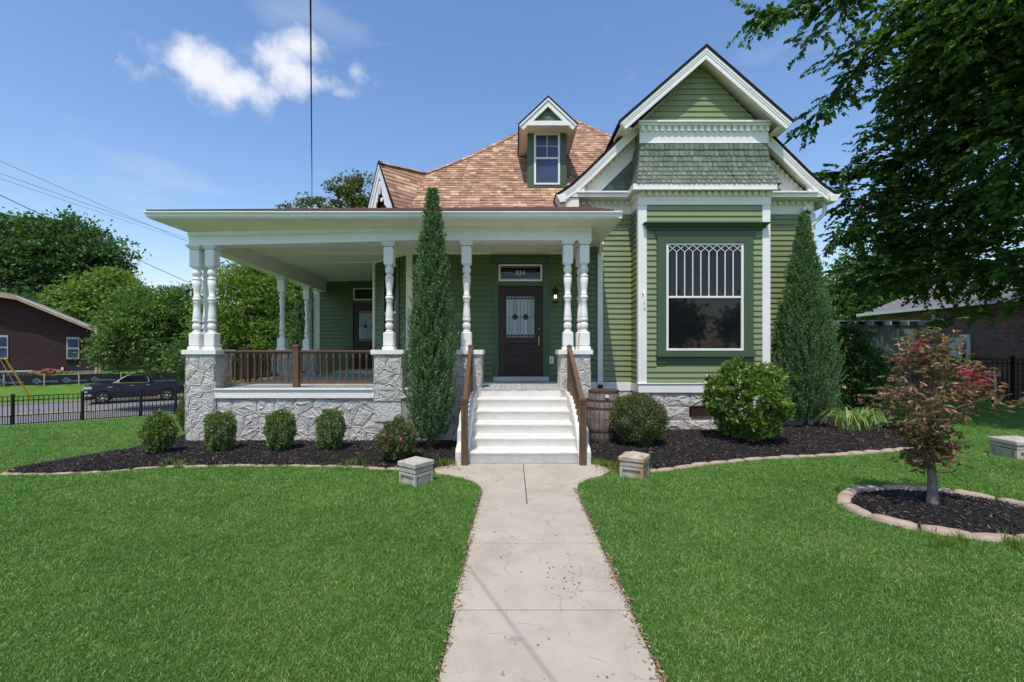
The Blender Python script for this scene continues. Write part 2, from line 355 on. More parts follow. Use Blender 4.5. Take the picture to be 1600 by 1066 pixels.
def m_walk():
    t = NT('walkway_concrete')
    base = t.ramp(t.geo(2.2, 8, 0.68), [(0.25, (0.37, 0.31, 0.235)), (0.5, (0.45, 0.39, 0.31)), (0.75, (0.50, 0.445, 0.365))])
    g = t.new('ShaderNodeNewGeometry'); dn = t.new('ShaderNodeTexNoise'); dn.inputs['Scale'].default_value = 3.2; dn.inputs['Detail'].default_value = 5
    t.l.new(g.outputs['Position'], dn.inputs['Vector'])
    add = t.new('ShaderNodeVectorMath', operation='MULTIPLY_ADD'); t.l.new(dn.outputs['Color'], add.inputs[0]); add.inputs[1].default_value = (0.20, 0.20, 0.20); t.l.new(g.outputs['Position'], add.inputs[2])
    v = t.new('ShaderNodeTexVoronoi', feature='DISTANCE_TO_EDGE'); v.inputs['Scale'].default_value = 3.6; t.l.new(add.outputs[0], v.inputs['Vector'])
    line = t.ramp(v.outputs['Distance'], [(0.0, (1, 1, 1)), (0.014, (0.4, 0.4, 0.4)), (0.026, (0, 0, 0))])
    mask = t.ramp(t.geo(1.7, 4, 0.6), [(0.42, (0, 0, 0)), (0.56, (1, 1, 1))])
    m2 = t.ramp(t.geo(9, 3, 0.6), [(0.42, (0, 0, 0)), (0.55, (0.75, 0.75, 0.75))])
    crack = t.math('MULTIPLY', t.math('MULTIPLY', line, mask), m2)
    c = t.mix(crack, base, (0.29, 0.24, 0.19))
    pit = t.ramp(t.geo(34, 4, 0.7), [(0.70, (0, 0, 0)), (0.76, (0.6, 0.6, 0.6))]); c = t.mix(pit, c, (0.27, 0.22, 0.18))
    spots = t.ramp(t.geo(13, 3, 0.6), [(0.72, (0, 0, 0)), (0.75, (0.8, 0.8, 0.8))]); c = t.mix(spots, c, (0.25, 0.19, 0.15))
    fine = t.ramp(t.geo(180, 2, 0.6), [(0.3, (0.88, 0.88, 0.88)), (0.7, (1.1, 1.1, 1.1))]); c = t.mix(1.0, c, fine, 'MULTIPLY')
    t.col(c); t.b.inputs['Roughness'].default_value = 0.85; t.b.inputs['Specular IOR Level'].default_value = 0.2
    h = t.math('SUBTRACT', t.geo(50, 6, 0.7), t.math('MULTIPLY', crack, 1.5)); t.bump(h, 0.35, 0.006); return t.m
M_WALK = m_walk()
def m_brick(name, c1, c2, mort, bw=0.21, bh=0.075, axis='x'):
    t = NT(name); tc = t.new('ShaderNodeNewGeometry'); sp = t.new('ShaderNodeSeparateXYZ'); t.l.new(tc.outputs['Position'], sp.inputs[0])
    cb = t.new('ShaderNodeCombineXYZ'); t.l.new(sp.outputs['X' if axis == 'x' else 'Y'], cb.inputs[0]); t.l.new(sp.outputs['Z'], cb.inputs[1])
    b = t.new('ShaderNodeTexBrick'); t.l.new(cb.outputs[0], b.inputs['Vector']); b.inputs['Scale'].default_value = 1.0
    b.inputs['Brick Width'].default_value = bw; b.inputs['Row Height'].default_value = bh; b.inputs['Mortar Size'].default_value = 0.008
    b.inputs['Color1'].default_value = (*c1, 1); b.inputs['Color2'].default_value = (*c2, 1); b.inputs['Mortar'].default_value = (*mort, 1)
    n = t.ramp(t.geo(1.5, 6, 0.7), [(0.3, (0.75, 0.75, 0.75)), (0.7, (1.2, 1.2, 1.2))]); t.col(t.mix(1.0, b.outputs['Color'], n, 'MULTIPLY'))
    t.b.inputs['Roughness'].default_value = 0.9; t.bump(b.outputs['Fac'], -0.5, 0.01); return t.m
M_BRICKL = m_brick('dark_brown_brick', (0.060, 0.024, 0.022), (0.034, 0.016, 0.016), (0.020, 0.014, 0.014))
M_BRICKR = m_brick('red_brown_brick', (0.36, 0.145, 0.09), (0.16, 0.08, 0.07), (0.32, 0.27, 0.23), axis='y')
M_BLOCK = m_brick('grey_block', (0.22, 0.25, 0.28), (0.16, 0.19, 0.22), (0.28, 0.28, 0.28), 0.4, 0.2)
M_SHED = paint('weathered_green_board', (0.15, 0.18, 0.16), 0.7, 0.12, 0.25, 0.3, per=0.2)
M_OPAL = m_leaf('opalescent_glass', [(0, (0.26, 0.33, 0.36)), (0.5, (0.38, 0.44, 0.46)), (1, (0.50, 0.54, 0.54))], 0.1, 0.15, 0.6)
M_STAKE = paint('pine_stake', (0.45, 0.30, 0.19), 0.7, 0.1)
M_SILT = paint('black_silt_cloth', (0.010, 0.011, 0.014), 0.6, 0.2)
M_PRINT = paint('pale_print', (0.20, 0.27, 0.38), 0.6, 0.1)
M_TRUCK = NT('black_blue_car_paint'); M_TRUCK.b.inputs['Base Color'].default_value = (0.008, 0.014, 0.036, 1); M_TRUCK.b.inputs['Roughness'].default_value = 0.22; M_TRUCK.b.inputs['Coat Weight'].default_value = 0.6; M_TRUCK.b.inputs['Coat Roughness'].default_value = 0.04; M_TRUCK = M_TRUCK.m
M_TYRE = paint('tyre_rubber', (0.016, 0.016, 0.017), 0.8, 0.1)
M_RED = paint('red_lens', (0.35, 0.01, 0.01), 0.2, 0.05)
M_BARREL = m_rough('weathered_barrel_wood', [(0.25, (0.10, 0.085, 0.08)), (0.5, (0.21, 0.18, 0.165)), (0.8, (0.32, 0.28, 0.25))], 7, 0.7)
M_RUST = m_rough('rusty_hoop', [(0.3, (0.055, 0.032, 0.024)), (0.7, (0.14, 0.085, 0.06))], 14, 0.4, 0.7)
M_CAST = m_rough('cast_stone', [(0.3, (0.33, 0.295, 0.245)), (0.6, (0.50, 0.46, 0.39)), (0.85, (0.58, 0.54, 0.47))], 11, 0.8, 0.9, 0.008)
def m_lichen():
    t = NT('cast_stone_with_lichen'); c = t.ramp(t.geo(11, 8, 0.7), [(0.3, (0.33, 0.295, 0.245)), (0.6, (0.50, 0.46, 0.39)), (0.85, (0.58, 0.54, 0.47))])
    f = t.ramp(t.geo(4.5, 4, 0.7), [(0.45, (0, 0, 0)), (0.60, (0.85, 0.85, 0.85))]); t.col(t.mix(f, c, (0.36, 0.21, 0.07)))
    t.b.inputs['Roughness'].default_value = 0.9; t.bump(t.geo(35, 7, 0.7), 0.8, 0.008); return t.m
M_LICHEN = m_lichen()
M_FLAME = NT('lit_bulb'); M_FLAME.b.inputs['Emission Color'].default_value = (1, 0.75, 0.45, 1); M_FLAME.b.inputs['Emission Strength'].default_value = 3; M_FLAME = M_FLAME.m

# ------------------------------------------------------------------ terrain
FX, FY = -18.1, 16.5
DX, DY = 0.8, 0.6
def sdist(x, y): return (x - FX) * DY - (y - FY) * DX
SP = [(-400, 0.0), (-26, 0.0), (-22, -0.75), (-20.2, -1.5), (-19.3, -1.74), (-19.14, -1.74), (-19.13, -1.88), (-7.13, -1.88), (-7.0, -1.75), (-1.2, -1.13), (0, -1.0), (2.5, -0.75), (5, -0.5), (7.5, -0.28), (10, -0.12), (12, -0.03), (14, 0.0), (400, 0.0)]
def hgt(x, y): return float(np.interp(sdist(x, y), [p[0] for p in SP], [p[1] for p in SP]))
def st(s, t): return (FX + DX * t + DY * s, FY + DY * t - DX * s)
def strip(name, svals, m, kind='structure', t0=-300, t1=300, nt=1):
    b = MB()
    for i in range(len(svals) - 1):
        (s0, z0), (s1, z1) = svals[i], svals[i + 1]
        p = [st(s0, t0), st(s1, t0), st(s1, t1), st(s0, t1)]
        b.add([(*p[0], z0), (*p[1], z1), (*p[2], z1), (*p[3], z0)], [(0, 3, 2, 1)])
    o = b.build(name, m); tag(o, kind=kind); return o
strip('lawn', [p for p in SP if p[0] >= -1.2], M_GROUND)
strip('street_pavement', [(-6.96, -1.749), (-1.2, -1.13)], M_KERB)
strip('road', [(-19.13, -1.88), (-7.13, -1.88)], M_ROAD)
b = MB(); 
for s_ in (-13.2, -12.9):
    p = [st(s_, -300), st(s_ + 0.11, -300), st(s_ + 0.11, 300), st(s_, 300)]; b.add([(*q, -1.876) for q in p], [(0, 3, 2, 1)])
tag(b.build('road_marking', M_YLINE), kind='structure')
strip('near_kerb', [(-7.13, -1.88), (-7.12, -1.75), (-6.96, -1.749)], M_KERB)
strip('far_kerb', [(-19.4, -1.735), (-19.14, -1.74), (-19.13, -1.88)], M_KERB)
strip('grass_bank', [(-400, 0), (-26, 0), (-22, -0.75), (-20.2, -1.5), (-19.4, -1.735)], M_GROUND)

# ------------------------------------------------------------------ the house
house = thing('house', 'green clapboard house with wraparound porch, white turned columns and brown roof', 'house', (1.5, 12, 0))
def part(b, name, m, bevel=0.0, parent=None): return b.build(name, m, parent or house, bevel)

# core walls behind the siding
WY = 10.5; BY = 9.9; CH0 = (-2.36, WY); CH1 = (-3.52, 11.66); WINGY = 14.5
b = MB()
foot = [(6.95, WY + 0.03), (-2.34, WY + 0.03), (-3.50, 11.68), (-3.50, WINGY + 0.03), (-6.27, WINGY + 0.03), (-6.27, 19), (6.95, 19)]
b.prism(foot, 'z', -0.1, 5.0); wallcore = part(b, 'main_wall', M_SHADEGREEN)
b = MB(); b.box(2.78, 5.58, BY + 0.02, WY + 0.02, 0.83, 5.15); b.box(2.83, 5.58, 10.02, WY + 0.3, 5.1, 6.7)
b.prism([(2.9, 6.6), (5.45, 6.6), (4.13, 7.95)], 'y', 10.02, 12); part(b, 'bay_wall', M_GREEN)
bay = bpy.data.objects['bay_wall']

BCACHE = {}
def siding(parent, m, x0, y0, ux, uy, L, z0, z1, nx, ny, e=0.121, holes=(), clip=None, butt=0.027):
    """lap boards on the vertical plane through (x0,y0) along (ux,uy), facing (nx,ny)"""
    n = int(round((z1 - z0) / e)); e = (z1 - z0) / n
    for i in range(n):
        zb, zt = z0 + i * e, z0 + (i + 1) * e
        segs = [(0.0, L)] if clip is None else [clip(zb) + clip(zt)]
        if clip is None:
            for (h0, h1, g0, g1) in holes:
                if zb < g1 - e * 0.3 and zt > g0 + e * 0.3:
                    ns = []
                    for a, c in segs:
                        if a < h0: ns.append((a, min(c, h0)))
                        if c > h1: ns.append((max(a, h1), c))
                    segs = ns
        for sg in segs:
            if clip is None: a, c = sg; at, ct = a, c
            else: a, c, at, ct = sg
            if c - a < 0.02: continue
            key = (round(a, 3), round(c, 3), round(at, 3), round(ct, 3), round(e, 4), ux, uy, m.name)
            me = BCACHE.get(key)
            if me is None:
                q = MB(); o1, o0 = 0.003, butt
                def P(u, o, z): return (ux * u + nx * o, uy * u + ny * o, z)
                lap = 0.0
                vs = [P(a, 0, 0), P(c, 0, 0), P(c, o0, 0), P(a, o0, 0), P(at, 0, e), P(ct, 0, e), P(ct, o1, e), P(at, o1, e),
                      P(a, o0 - 0.001, 0.016), P(c, o0 - 0.001, 0.016)]
                q.add(vs, [(0, 1, 2, 3), (3, 2, 9, 8), (8, 9, 6, 7), (7, 6, 5, 4), (0, 3, 8, 7, 4), (1, 5, 6, 9, 2)])
                me = q.mesh('siding_board'); me.materials.append(m); BCACHE[key] = me
            dz = random.uniform(-0.0015, 0.0015); do = random.uniform(-0.001, 0.0015)
            inst('siding_board', me, parent, T(x0 + nx * do, y0 + ny * do, zb + dz))
FL = 1.03
# door wall (shaded by the porch), wall between downspout and bay, wall right of the bay
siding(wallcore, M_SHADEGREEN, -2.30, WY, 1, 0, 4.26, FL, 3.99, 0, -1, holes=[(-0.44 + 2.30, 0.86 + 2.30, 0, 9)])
siding(wallcore, M_GREEN, 2.10, WY, 1, 0, 0.655, FL, 4.88, 0, -1)
siding(wallcore, M_GREEN, 5.61, WY, 1, 0, 1.21, FL, 4.88, 0, -1)
# chamfered corner with its window
cl_ = math.hypot(CH0[0] - CH1[0], CH0[1] - CH1[1]); cux, cuy = (CH0[0] - CH1[0]) / cl_, (CH0[1] - CH1[1]) / cl_
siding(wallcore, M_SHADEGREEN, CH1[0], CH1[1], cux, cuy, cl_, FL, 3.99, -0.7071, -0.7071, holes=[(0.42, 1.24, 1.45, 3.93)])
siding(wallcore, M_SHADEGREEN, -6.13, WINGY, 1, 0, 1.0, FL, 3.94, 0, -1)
# bay
siding(bay, M_GREEN, 2.92, BY, 1, 0, 2.52, FL, 4.90, 0, -1, holes=[(3.135 - 2.92, 5.245 - 2.92, 1.45, 4.45)])
siding(bay, M_GREEN, 2.765, WY, 0, -1, 0.56, FL, 4.90, -1, 0)
siding(bay, M_GREEN, 2.84, 10.0, 1, 0, 2.58, 6.74, 7.98, 0, -1, e=0.12, clip=lambda z: (max(0.0, min(1.29, (z - 6.72) * 1.03)), min(2.58, max(1.29, 2.58 - (z - 6.72) * 1.03))))
b = MB(); 
for k in range(32): b.box(5.585, 5.603 , BY + 0.02, WY, FL + k * 0.121, FL + k * 0.121 + 0.1)
tag(part(b, 'bay_side_boards', M_GREEN, parent=bay), kind='stuff')
b = MB()
for k in range(60): b.box(6.95, 6.966, WY + 0.1, 19, 0.9 + k * 0.121 * 0.6, 0.9 + k * 0.0726 + 0.06)
# white trim on bay and walls
def trim(name, boxes, m=M_WHITE, bevel=0.004, parent=None):
    b = MB()
    for i, q in enumerate(boxes):
        e = 0.0007 * i; q = [min(q[0], q[1]) + e, max(q[0], q[1]) - e, min(q[2], q[3]) + e, max(q[2], q[3]) - e, min(q[4], q[5]) + e, max(q[4], q[5]) - e]; b.box(*q)
    return part(b, name, m, bevel, parent)
trim('corner_board', [(2.735, 2.925, BY - 0.028, BY + 0.01, FL - 0.01, 4.92), (2.735, 2.78, BY - 0.028, BY + 0.10, FL - 0.01, 4.92)])
trim('corner_board', [(5.435, 5.608, BY - 0.028, BY + 0.01, FL - 0.01, 4.92), (5.58, 5.608, BY - 0.028, BY + 0.10, FL - 0.01, 4.92)])
trim('corner_board', [(6.82, 6.985, WY - 0.03, WY + 0.14, FL - 0.01, 4.90)])
trim('corner_board', [(-2.40, -2.29, WY - 0.045, WY + 0.02, FL, 3.985)], M_CREAM)
trim('corner_board', [(-6.31, -6.12, WINGY - 0.03, WINGY + 0.1, FL, 3.98)])
trim('corner_board', [(-6.47, -6.32, WINGY - 0.25, WINGY - 0.1, FL - 0.1, 3.6)])
trim('water_table', [(2.735, 5.625, BY - 0.05, BY + 0.03, 0.825, 1.01), (2.715, 5.645, BY - 0.07, BY + 0.03, 1.01, 1.03), (2.735, 2.775, BY - 0.05, WY, 0.825, 1.01)])
trim('water_table', [(1.6, 2.73, WY - 0.045, WY + 0.03, 0.81, 1.015)]); trim('water_table', [(5.63, 6.99, WY - 0.045, WY + 0.03, 0.81, 1.015)])
trim('bay_frieze', [(2.742, 5.618, BY - 0.035, BY + 0.02, 4.92, 5.175), (2.735, 5.625, BY - 0.045, BY + 0.02, 4.895, 4.925), (2.742, 2.776, BY - 0.035, WY, 4.87, 5.175), (5.585, 5.618, BY - 0.035, WY, 4.87, 5.175)], parent=bay)
trim('wall_frieze', [(1.1, 2.74, WY - 0.035, WY + 0.02, 4.87, 5.17)]); trim('wall_frieze', [(5.62, 6.95, WY - 0.035, WY + 0.02, 4.87, 5.17)])
# small shingle band above: soffit, upper frieze, ledge
trim('upper_frieze', [(2.80, 5.62, 9.965, 10.03, 6.29, 6.64), (2.795, 5.625, 9.955, 10.03, 6.275, 6.30)], parent=bay)
trim('upper_ledge', [(2.75, 5.66, 9.84, 10.03, 6.685, 6.725), (2.77, 5.64, 9.88, 10.03, 6.64, 6.685)], parent=bay)
trim('band_fascia', [(2.585, 5.655, 9.70, 9.735, 5.185, 5.30), (2.585, 2.62, 9.70, WY, 5.185, 5.30), (5.62, 5.655, 9.70, WY, 5.185, 5.30), (2.57, 5.67, 9.685, 9.735, 5.165, 5.187)], parent=bay)
trim('band_soffit', [(2.60, 5.64, 9.735, WY, 5.187, 5.20)], M_CREAM, parent=bay)
b = MB()
for k in range(40):
    x = 2.60 + k * 0.0775; b.box(x, x + 0.012, 9.694, 9.70, 5.19, 5.298)
part(b, 'band_ribs', M_WHITE, parent=bay); tag(bpy.data.objects['band_ribs'], kind='stuff')
def dentils(x0, x1, y, z0, z1, m=M_WHITE, sp=0.143, w=0.075, d=0.06, parent=None):
    me = MB().box(0, w, -d, 0, 0, z1 - z0).mesh('dentil'); me.materials.append(m)
    n = int((x1 - x0) / sp); off = ((x1 - x0) - (n * sp + w)) / 2
    for k in range(n + 1): inst('dentil', me, parent or house, T(x0 + off + k * sp, y, z0))
dentils(2.80, 5.62, 9.965, 6.53, 6.638, parent=bay)
dentils(2.77, 5.60, 9.865, 5.085, 5.182, M_CREAM, parent=bay)
dentils(1.15, 2.70, WY - 0.035, 5.075, 5.165, M_CREAM, parent=wallcore)
dentils(5.66, 6.90, WY - 0.035, 5.075, 5.165, M_CREAM, parent=wallcore)
me = MB().box(-0.06, 0, 0, 0.075, 0, 0.1).mesh('dentil'); me.materials.append(M_CREAM)
for k in range(4): inst('dentil', me, bay, T(2.742, BY + 0.05 + k * 0.14, 5.08))

# wood shingles on the flared band
def shingle_mesh(w, h, m=M_WSH):
    b = MB(); c = w * 0.16
    out = [(-w / 2 + c, 0), (w / 2 - c, 0), (w / 2, c), (w / 2, h), (-w / 2, h), (-w / 2, c)]
    n = len(out); vs = [(x, -0.024 + 0.018 * z / h, z) for x, z in out] + [(x, 0.004, z) for x, z in out]
    b.add(vs, [tuple(range(n)), ] + [(i, n + i, n + (i + 1) % n, (i + 1) % n) for i in range(n)])
    me = b.mesh('wood_shingle'); me.materials.append(m); return me
shm = [shingle_mesh(w, 0.15) for w in (0.094, 0.099, 0.103)]
band = [(0.0, 9.700), (0.10, 9.752), (0.21, 9.808), (0.33, 9.862), (0.47, 9.91), (0.62, 9.945), (0.80, 9.965), (0.99, 9.972)]
bz = [p[0] for p in band]; byy = [p[1] for p in band]
bprof = lambda z: float(np.interp(z, bz, byy))
b = MB()    # backing surface
for i in range(len(band) - 1):
    (za, ya), (zb, yb) = band[i], band[i + 1]; fa, fb = (9.98 - ya) * 0.55, (9.98 - yb) * 0.55
    xa0, xa1, xb0, xb1 = 2.80 - fa, 5.60 + fa, 2.80 - fb, 5.60 + fb
    b.add([(xa0, ya + .012, 5.30 + za), (xa1, ya + .012, 5.30 + za), (xb1, yb + .012, 5.30 + zb), (xb0, yb + .012, 5.30 + zb)], [(0, 1, 2, 3)])
    b.add([(xa0, ya + .012, 5.30 + za), (xb0, yb + .012, 5.30 + zb), (xb0, WY + .1, 5.30 + zb), (xa0, WY + .1, 5.30 + za)], [(0, 1, 2, 3)])
    b.add([(xa1, ya + .012, 5.30 + za), (xb1, yb + .012, 5.30 + zb), (xb1, WY + .1, 5.30 + zb), (xa1, WY + .1, 5.30 + za)], [(3, 2, 1, 0)])
skirt = part(b, 'shingle_band', M_WSH, parent=house)
rows = [0.0, 0.10, 0.205, 0.315, 0.43, 0.555, 0.69, 0.835]
for r_i, z in enumerate(rows):
    y = bprof(z); y2 = bprof(z + 0.12); ang = math.atan2(y2 - y, 0.12); fl = (9.98 - y) * 0.55
    x0, x1 = 2.80 - fl, 5.60 + fl; n = int((x1 - x0) / 0.1055); sp = (x1 - x0) / n
    for k in range(n):
        x = x0 + (k + 0.5) * sp + random.uniform(-0.003, 0.003)
        if abs(x - 4.80) < 0.05 and r_i in (1, 2): rz = R(12)
        else: rz = random.gauss(0, R(0.8))
        inst('wood_shingle', random.choice(shm), skirt, T(x, y + random.uniform(-0.003, 0.002), 5.30 + z + random.uniform(-0.004, 0.004) - 0.004) @ Matrix.Rotation(-ang, 4, 'X') @ Matrix.Rotation(rz, 4, 'Y'))
    if r_i < 8:
        for k in range(5):   # left side of the band
            inst('wood_shingle', random.choice(shm), skirt, T(x0, y + 0.06 + k * 0.105, 5.30 + z) @ Matrix.Rotation(R(-90), 4, 'Z') @ Matrix.Rotation(-ang * 0.5, 4, 'X'))
# mesh for infill shingles of the gable (far, joined)
def infill(poly, y, name, parent, e=0.13, w=0.13):
    b = MB(); xs = [p[0] for p in poly]; zs = [p[1] for p in poly]
    def inside(x, z):
        c = False; n = len(poly)
        for i in range(n):
            (xa, za), (xb, zb) = poly[i], poly[(i + 1) % n]
            if (za > z) != (zb > z) and x < (xb - xa) * (z - za) / (zb - za) + xa: c = not c
        return c
    z = min(zs); r = 0
    while z < max(zs):
        x = min(xs) + (0.5 * w if r % 2 else 0)
        while x < max(xs):
            if inside(x + w / 2, z + e / 2):
                o = random.uniform(0, 0.004); b.add([(x + .003, y - .016 - o, z), (x + w - .003, y - .016 - o, z), (x + w - .003, y - .004 - o, z + e), (x + .003, y - .004 - o, z + e), (x + .003, y, z), (x + w - .003, y, z)], [(0, 1, 2, 3), (4, 5, 1, 0)])
            x += w
        z += e; r += 1
    return tag(part(b, name, M_WSH, parent=parent), kind='stuff')

# ---- gable roofs
def strip_poly(pts, d0, d1):
    """offset bands of a polyline in the xz plane, d measured downwards across the line"""
    out0, out1 = [], []
    n = len(pts)
    for i, p in enumerate(pts):
        def nrm(a, c):
            dx, dz = c[0] - a[0], c[1] - a[1]; l = math.hypot(dx, dz); return (dz / l, -dx / l)
        ns = []
        if i > 0: ns.append(nrm(pts[i - 1], p))
        if i < n - 1: ns.append(nrm(p, pts[i + 1]))
        if len(ns) == 2:
            mx, mz = ns[0][0] + ns[1][0], ns[0][1] + ns[1][1]; l2 = (mx * mx + mz * mz) / 2; k = 1 / l2 if l2 > 1e-6 else 1
            nx, nz = mx * k, mz * k
        else: nx, nz = ns[0]
        out0.append((p[0] + nx * d0, p[1] + nz * d0)); out1.append((p[0] + nx * d1, p[1] + nz * d1))
    return out0, out1
def band_prism(b, pts, d0, d1, y0, y1):
    a, c = strip_poly(pts, d0, d1)
    for i in range(len(pts) - 1):
        b.prism([a[i], a[i + 1], c[i + 1], c[i]], 'y', y0, y1)
PK = 4.13
up_pts = [(PK - 1.84, 6.60), (PK, 8.21), (PK + 1.84, 6.60)]
lowL = [(0.98, 5.20), (1.10, 5.27), (1.34, 5.44), (1.67, 5.74), (2.37, 6.43), (PK, 8.08)]
lowR = [(2 * PK - x, z) for x, z in lowL][::-1]
low_pts = lowL + lowR[1:]
def rake(name, pts, yf, depth, parent=None, w=0.20):
    b = MB()
    band_prism(b, pts, 0.02, 0.075, yf, yf + 0.10)          # crown
    band_prism(b, pts, 0.075, 0.115, yf + 0.010, yf + 0.10)
    band_prism(b, pts, 0.115, w, yf + 0.020, yf + 0.10)     # fascia board
    part(b, name, M_WHITE, 0.003, parent)
    b = MB(); band_prism(b, pts, 0.055, 0.085, yf + 0.10, yf + depth); part(b, name.replace('rake', 'soffit'), M_CREAM, 0, parent)
roof = part(MB().add([(0.9, 10.2, 5.0), (0.92, 10.2, 5.0), (0.91, 10.25, 5.0)], [(0, 1, 2)]), 'roof', M_ROOFDARK)
rake('upper_gable_rake', up_pts, 9.66, 0.80)
rake('lower_gable_rake', low_pts, 10.14, 0.40)
b = MB(); band_prism(b, [(x - 0.0, z) for x, z in up_pts], -0.03, 0.018, 9.645, 12.5); part(b, 'upper_gable_roof', M_ROOFDARK)
b = MB(); band_prism(b, low_pts, -0.03, 0.018, 10.125, 17.0); part(b, 'lower_gable_roof', M_ROOFDARK)
# rake frieze boards with dentils on the lower gable wall
b = MB()
fl_pts = [(1.30, 5.28)] + [(1.67 - 0.0, 5.70), (2.37, 6.39), (2.9, 6.93)]
band_prism(b, [(1.16, 5.28), (1.67, 5.74), (2.37, 6.43), (2.85, 6.88)], 0.16, 0.50, WY - 0.03, WY + 0.02); part(b, 'rake_frieze', M_WHITE); b = MB()
band_prism(b, [(2 * PK - x, z) for x, z in [(1.16, 5.28), (1.67, 5.74), (2.37, 6.43), (2.85, 6.88)]][::-1], 0.16, 0.50, WY - 0.03, WY + 0.02)
part(b, 'rake_frieze', M_WHITE)
for sx in (1, -1):
    for k in range(13):
        x = 1.42 + k * 0.105; z = float(np.interp(x, [1.16, 1.67, 2.37, 2.85], [5.28, 5.74, 6.43, 6.88])) - 0.30
        if x > 2.74 : continue
        xx = x if sx == 1 else 2 * PK - x - 0.055
        if z < 5.34: continue
        q = MB(); q.box(xx, xx + 0.055, WY - 0.10, WY - 0.03, z - 0.03, z + 0.055); part(q, 'dentil', M_CREAM, parent=wallcore)
b = MB(); b.prism([(1.2, 5.2), (1.67, 5.72), (2.37, 6.41), (PK, 7.9), (2 * PK - 2.37, 6.41), (2 * PK - 1.67, 5.72), (2 * PK - 1.2, 5.2)], 'y', WY, WY + 0.05); part(b, 'gable_wall', M_SHADEGREEN)
infill([(1.5, 5.30), (2.8, 5.30), (2.8, 6.75), (2.3, 6.2)], WY, 'gable_shingles', house)
infill([(5.45, 5.30), (6.76, 5.30), (5.96, 6.2), (5.45, 6.75)], WY, 'gable_shingles', house)
# horizontal cornices of the gable base
trim('gable_cornice', [(1.30, 2.60, 10.17, WY, 5.17, 5.255), (1.45, 2.61, 10.13, WY, 5.255, 5.295)])
trim('gable_cornice', [(5.65, 6.98, 10.17, WY, 5.17, 5.255), (5.64, 6.82, 10.13, WY, 5.255, 5.295)])
b = MB(); b.prism([(1.06, 5.17), (1.34, 5.17), (1.62, 5.30), (1.60, 5.62), (1.30, 5.36), (1.02, 5.17)], 'y', 10.185, 10.27)
b.prism([(2 * PK - x, z) for x, z in [(1.06, 5.17), (1.34, 5.17), (1.62, 5.30), (1.60, 5.62), (1.30, 5.36), (1.02, 5.17)]], 'y', 10.185, 10.27); part(b, 'rake_foot_board', M_WHITE)
b = MB(); b.prism([(0.98, 5.19), (1.20, 5.19), (1.20, 5.04), (1.07, 5.02)], 'y', 10.08, 10.5); part(b, 'gutter_end', M_WHITE, 0.01)
b = MB(); b.prism([(2 * PK - 0.96, 5.21), (2 * PK - 1.20, 5.19), (2 * PK - 1.20, 5.05), (2 * PK - 1.07, 5.04)], 'y', 10.08, 14); part(b, 'gutter', M_WHITE, 0.01)
b = MB(); b.prism([(1.0, 5.2), (1.45, 5.17), (1.45, 5.15), (1.05, 5.15)], 'y', 10.27, 12.0); b.box(1.05, 1.5, 10.2, 11.0, 4.9, 5.16); part(b, 'gable_soffit', M_CREAM)
b = MB(); b.box(6.9, 7.2, 10.27, 17, 5.15, 5.17); part(b, 'gable_soffit', M_CREAM)
# upper pediment side eaves
trim('eave_board', [(PK + 1.55, PK + 1.80, 9.76, 10.45, 6.50, 6.525), (PK - 1.80, PK - 1.55, 9.76, 10.45, 6.50, 6.525)], M_CREAM)

# ---- bay window
win = trim('bay_window', [(3.147, 3.345, BY - 0.045, BY + 0.0, 1.46, 4.215), (5.035, 5.235, BY - 0.045, BY + 0.0, 1.46, 4.215), (3.345, 5.035, BY - 0.045, BY, 4.075, 4.215), (3.147, 5.235, BY - 0.04, BY, 1.46, 1.59)], M_DKGREEN)
trim('window_sill', [(3.13, 5.25, BY - 0.10, BY, 1.60, 1.735)], M_DKGREEN, parent=win)
trim('window_head', [(3.10, 5.28, BY - 0.05, BY, 4.215, 4.34), (2.93, 5.43, BY - 0.055, BY, 4.34, 4.385), (2.86, 5.52, BY - 0.13, BY, 4.445, 4.465), (2.83, 5.55, BY - 0.17, BY, 4.465, 4.495)], M_DKGREEN, parent=win)
b = MB(); b.prism([(BY, 4.385), (BY - 0.06, 4.385), (BY - 0.13, 4.445), (BY, 4.445)], 'x', 2.90, 5.48); part(b, 'window_cornice', M_DKGREEN, parent=win)
me = MB().box(0, 0.022, -0.025, 0, 0, 0.04).mesh('small_dentil'); me.materials.append(M_DKGREEN)
for k in range(56): inst('small_dentil', me, win, T(2.95 + k * 0.0445, BY - 0.055, 4.343))
trim('sash_frame', [(3.345, 3.40, BY - 0.02, BY + 0.02, 1.735, 4.075), (4.98, 5.035, BY - 0.02, BY + 0.02, 1.735, 4.075), (3.40, 4.98, BY - 0.02, BY + 0.02, 4.03, 4.075), (3.40, 4.98, BY - 0.02, BY + 0.02, 1.735, 1.785), (3.40, 4.98, BY - 0.02, BY + 0.02, 2.875, 2.925)], parent=win)
trim('lower_pane', [(3.40, 4.98, BY + 0.012, BY + 0.016, 1.785, 2.875)], M_GLASS, 0, parent=win)
trim('upper_pane', [(3.40, 4.98, BY + 0.004, BY + 0.008, 2.925, 4.03)], M_GLASS, 0, parent=win)
nb = 8; sp = 1.58 / (nb + 1); zf = 3.88; zt = 4.03
for k in range(nb):
    x = 3.40 + (k + 1) * sp
    part(MB().box(x - 0.009, x + 0.009, BY - 0.016, BY + 0.004, 2.925, zf), 'muntin', M_WHITE, parent=win)
for k in range(nb + 2):
    x = 3.40 + k * sp
    for sgn in (-1, 1):
        x2 = x + sgn * sp * 0.999
        if x2 < 3.395 or x2 > 4.985: continue
        part(MB().bar((x, BY - 0.009 + 0.002 * sgn, zf), (x2, BY - 0.009 + 0.002 * sgn, zt), 0.010, 0.018, up=(0, 1, 0)), 'muntin', M_WHITE, parent=win)

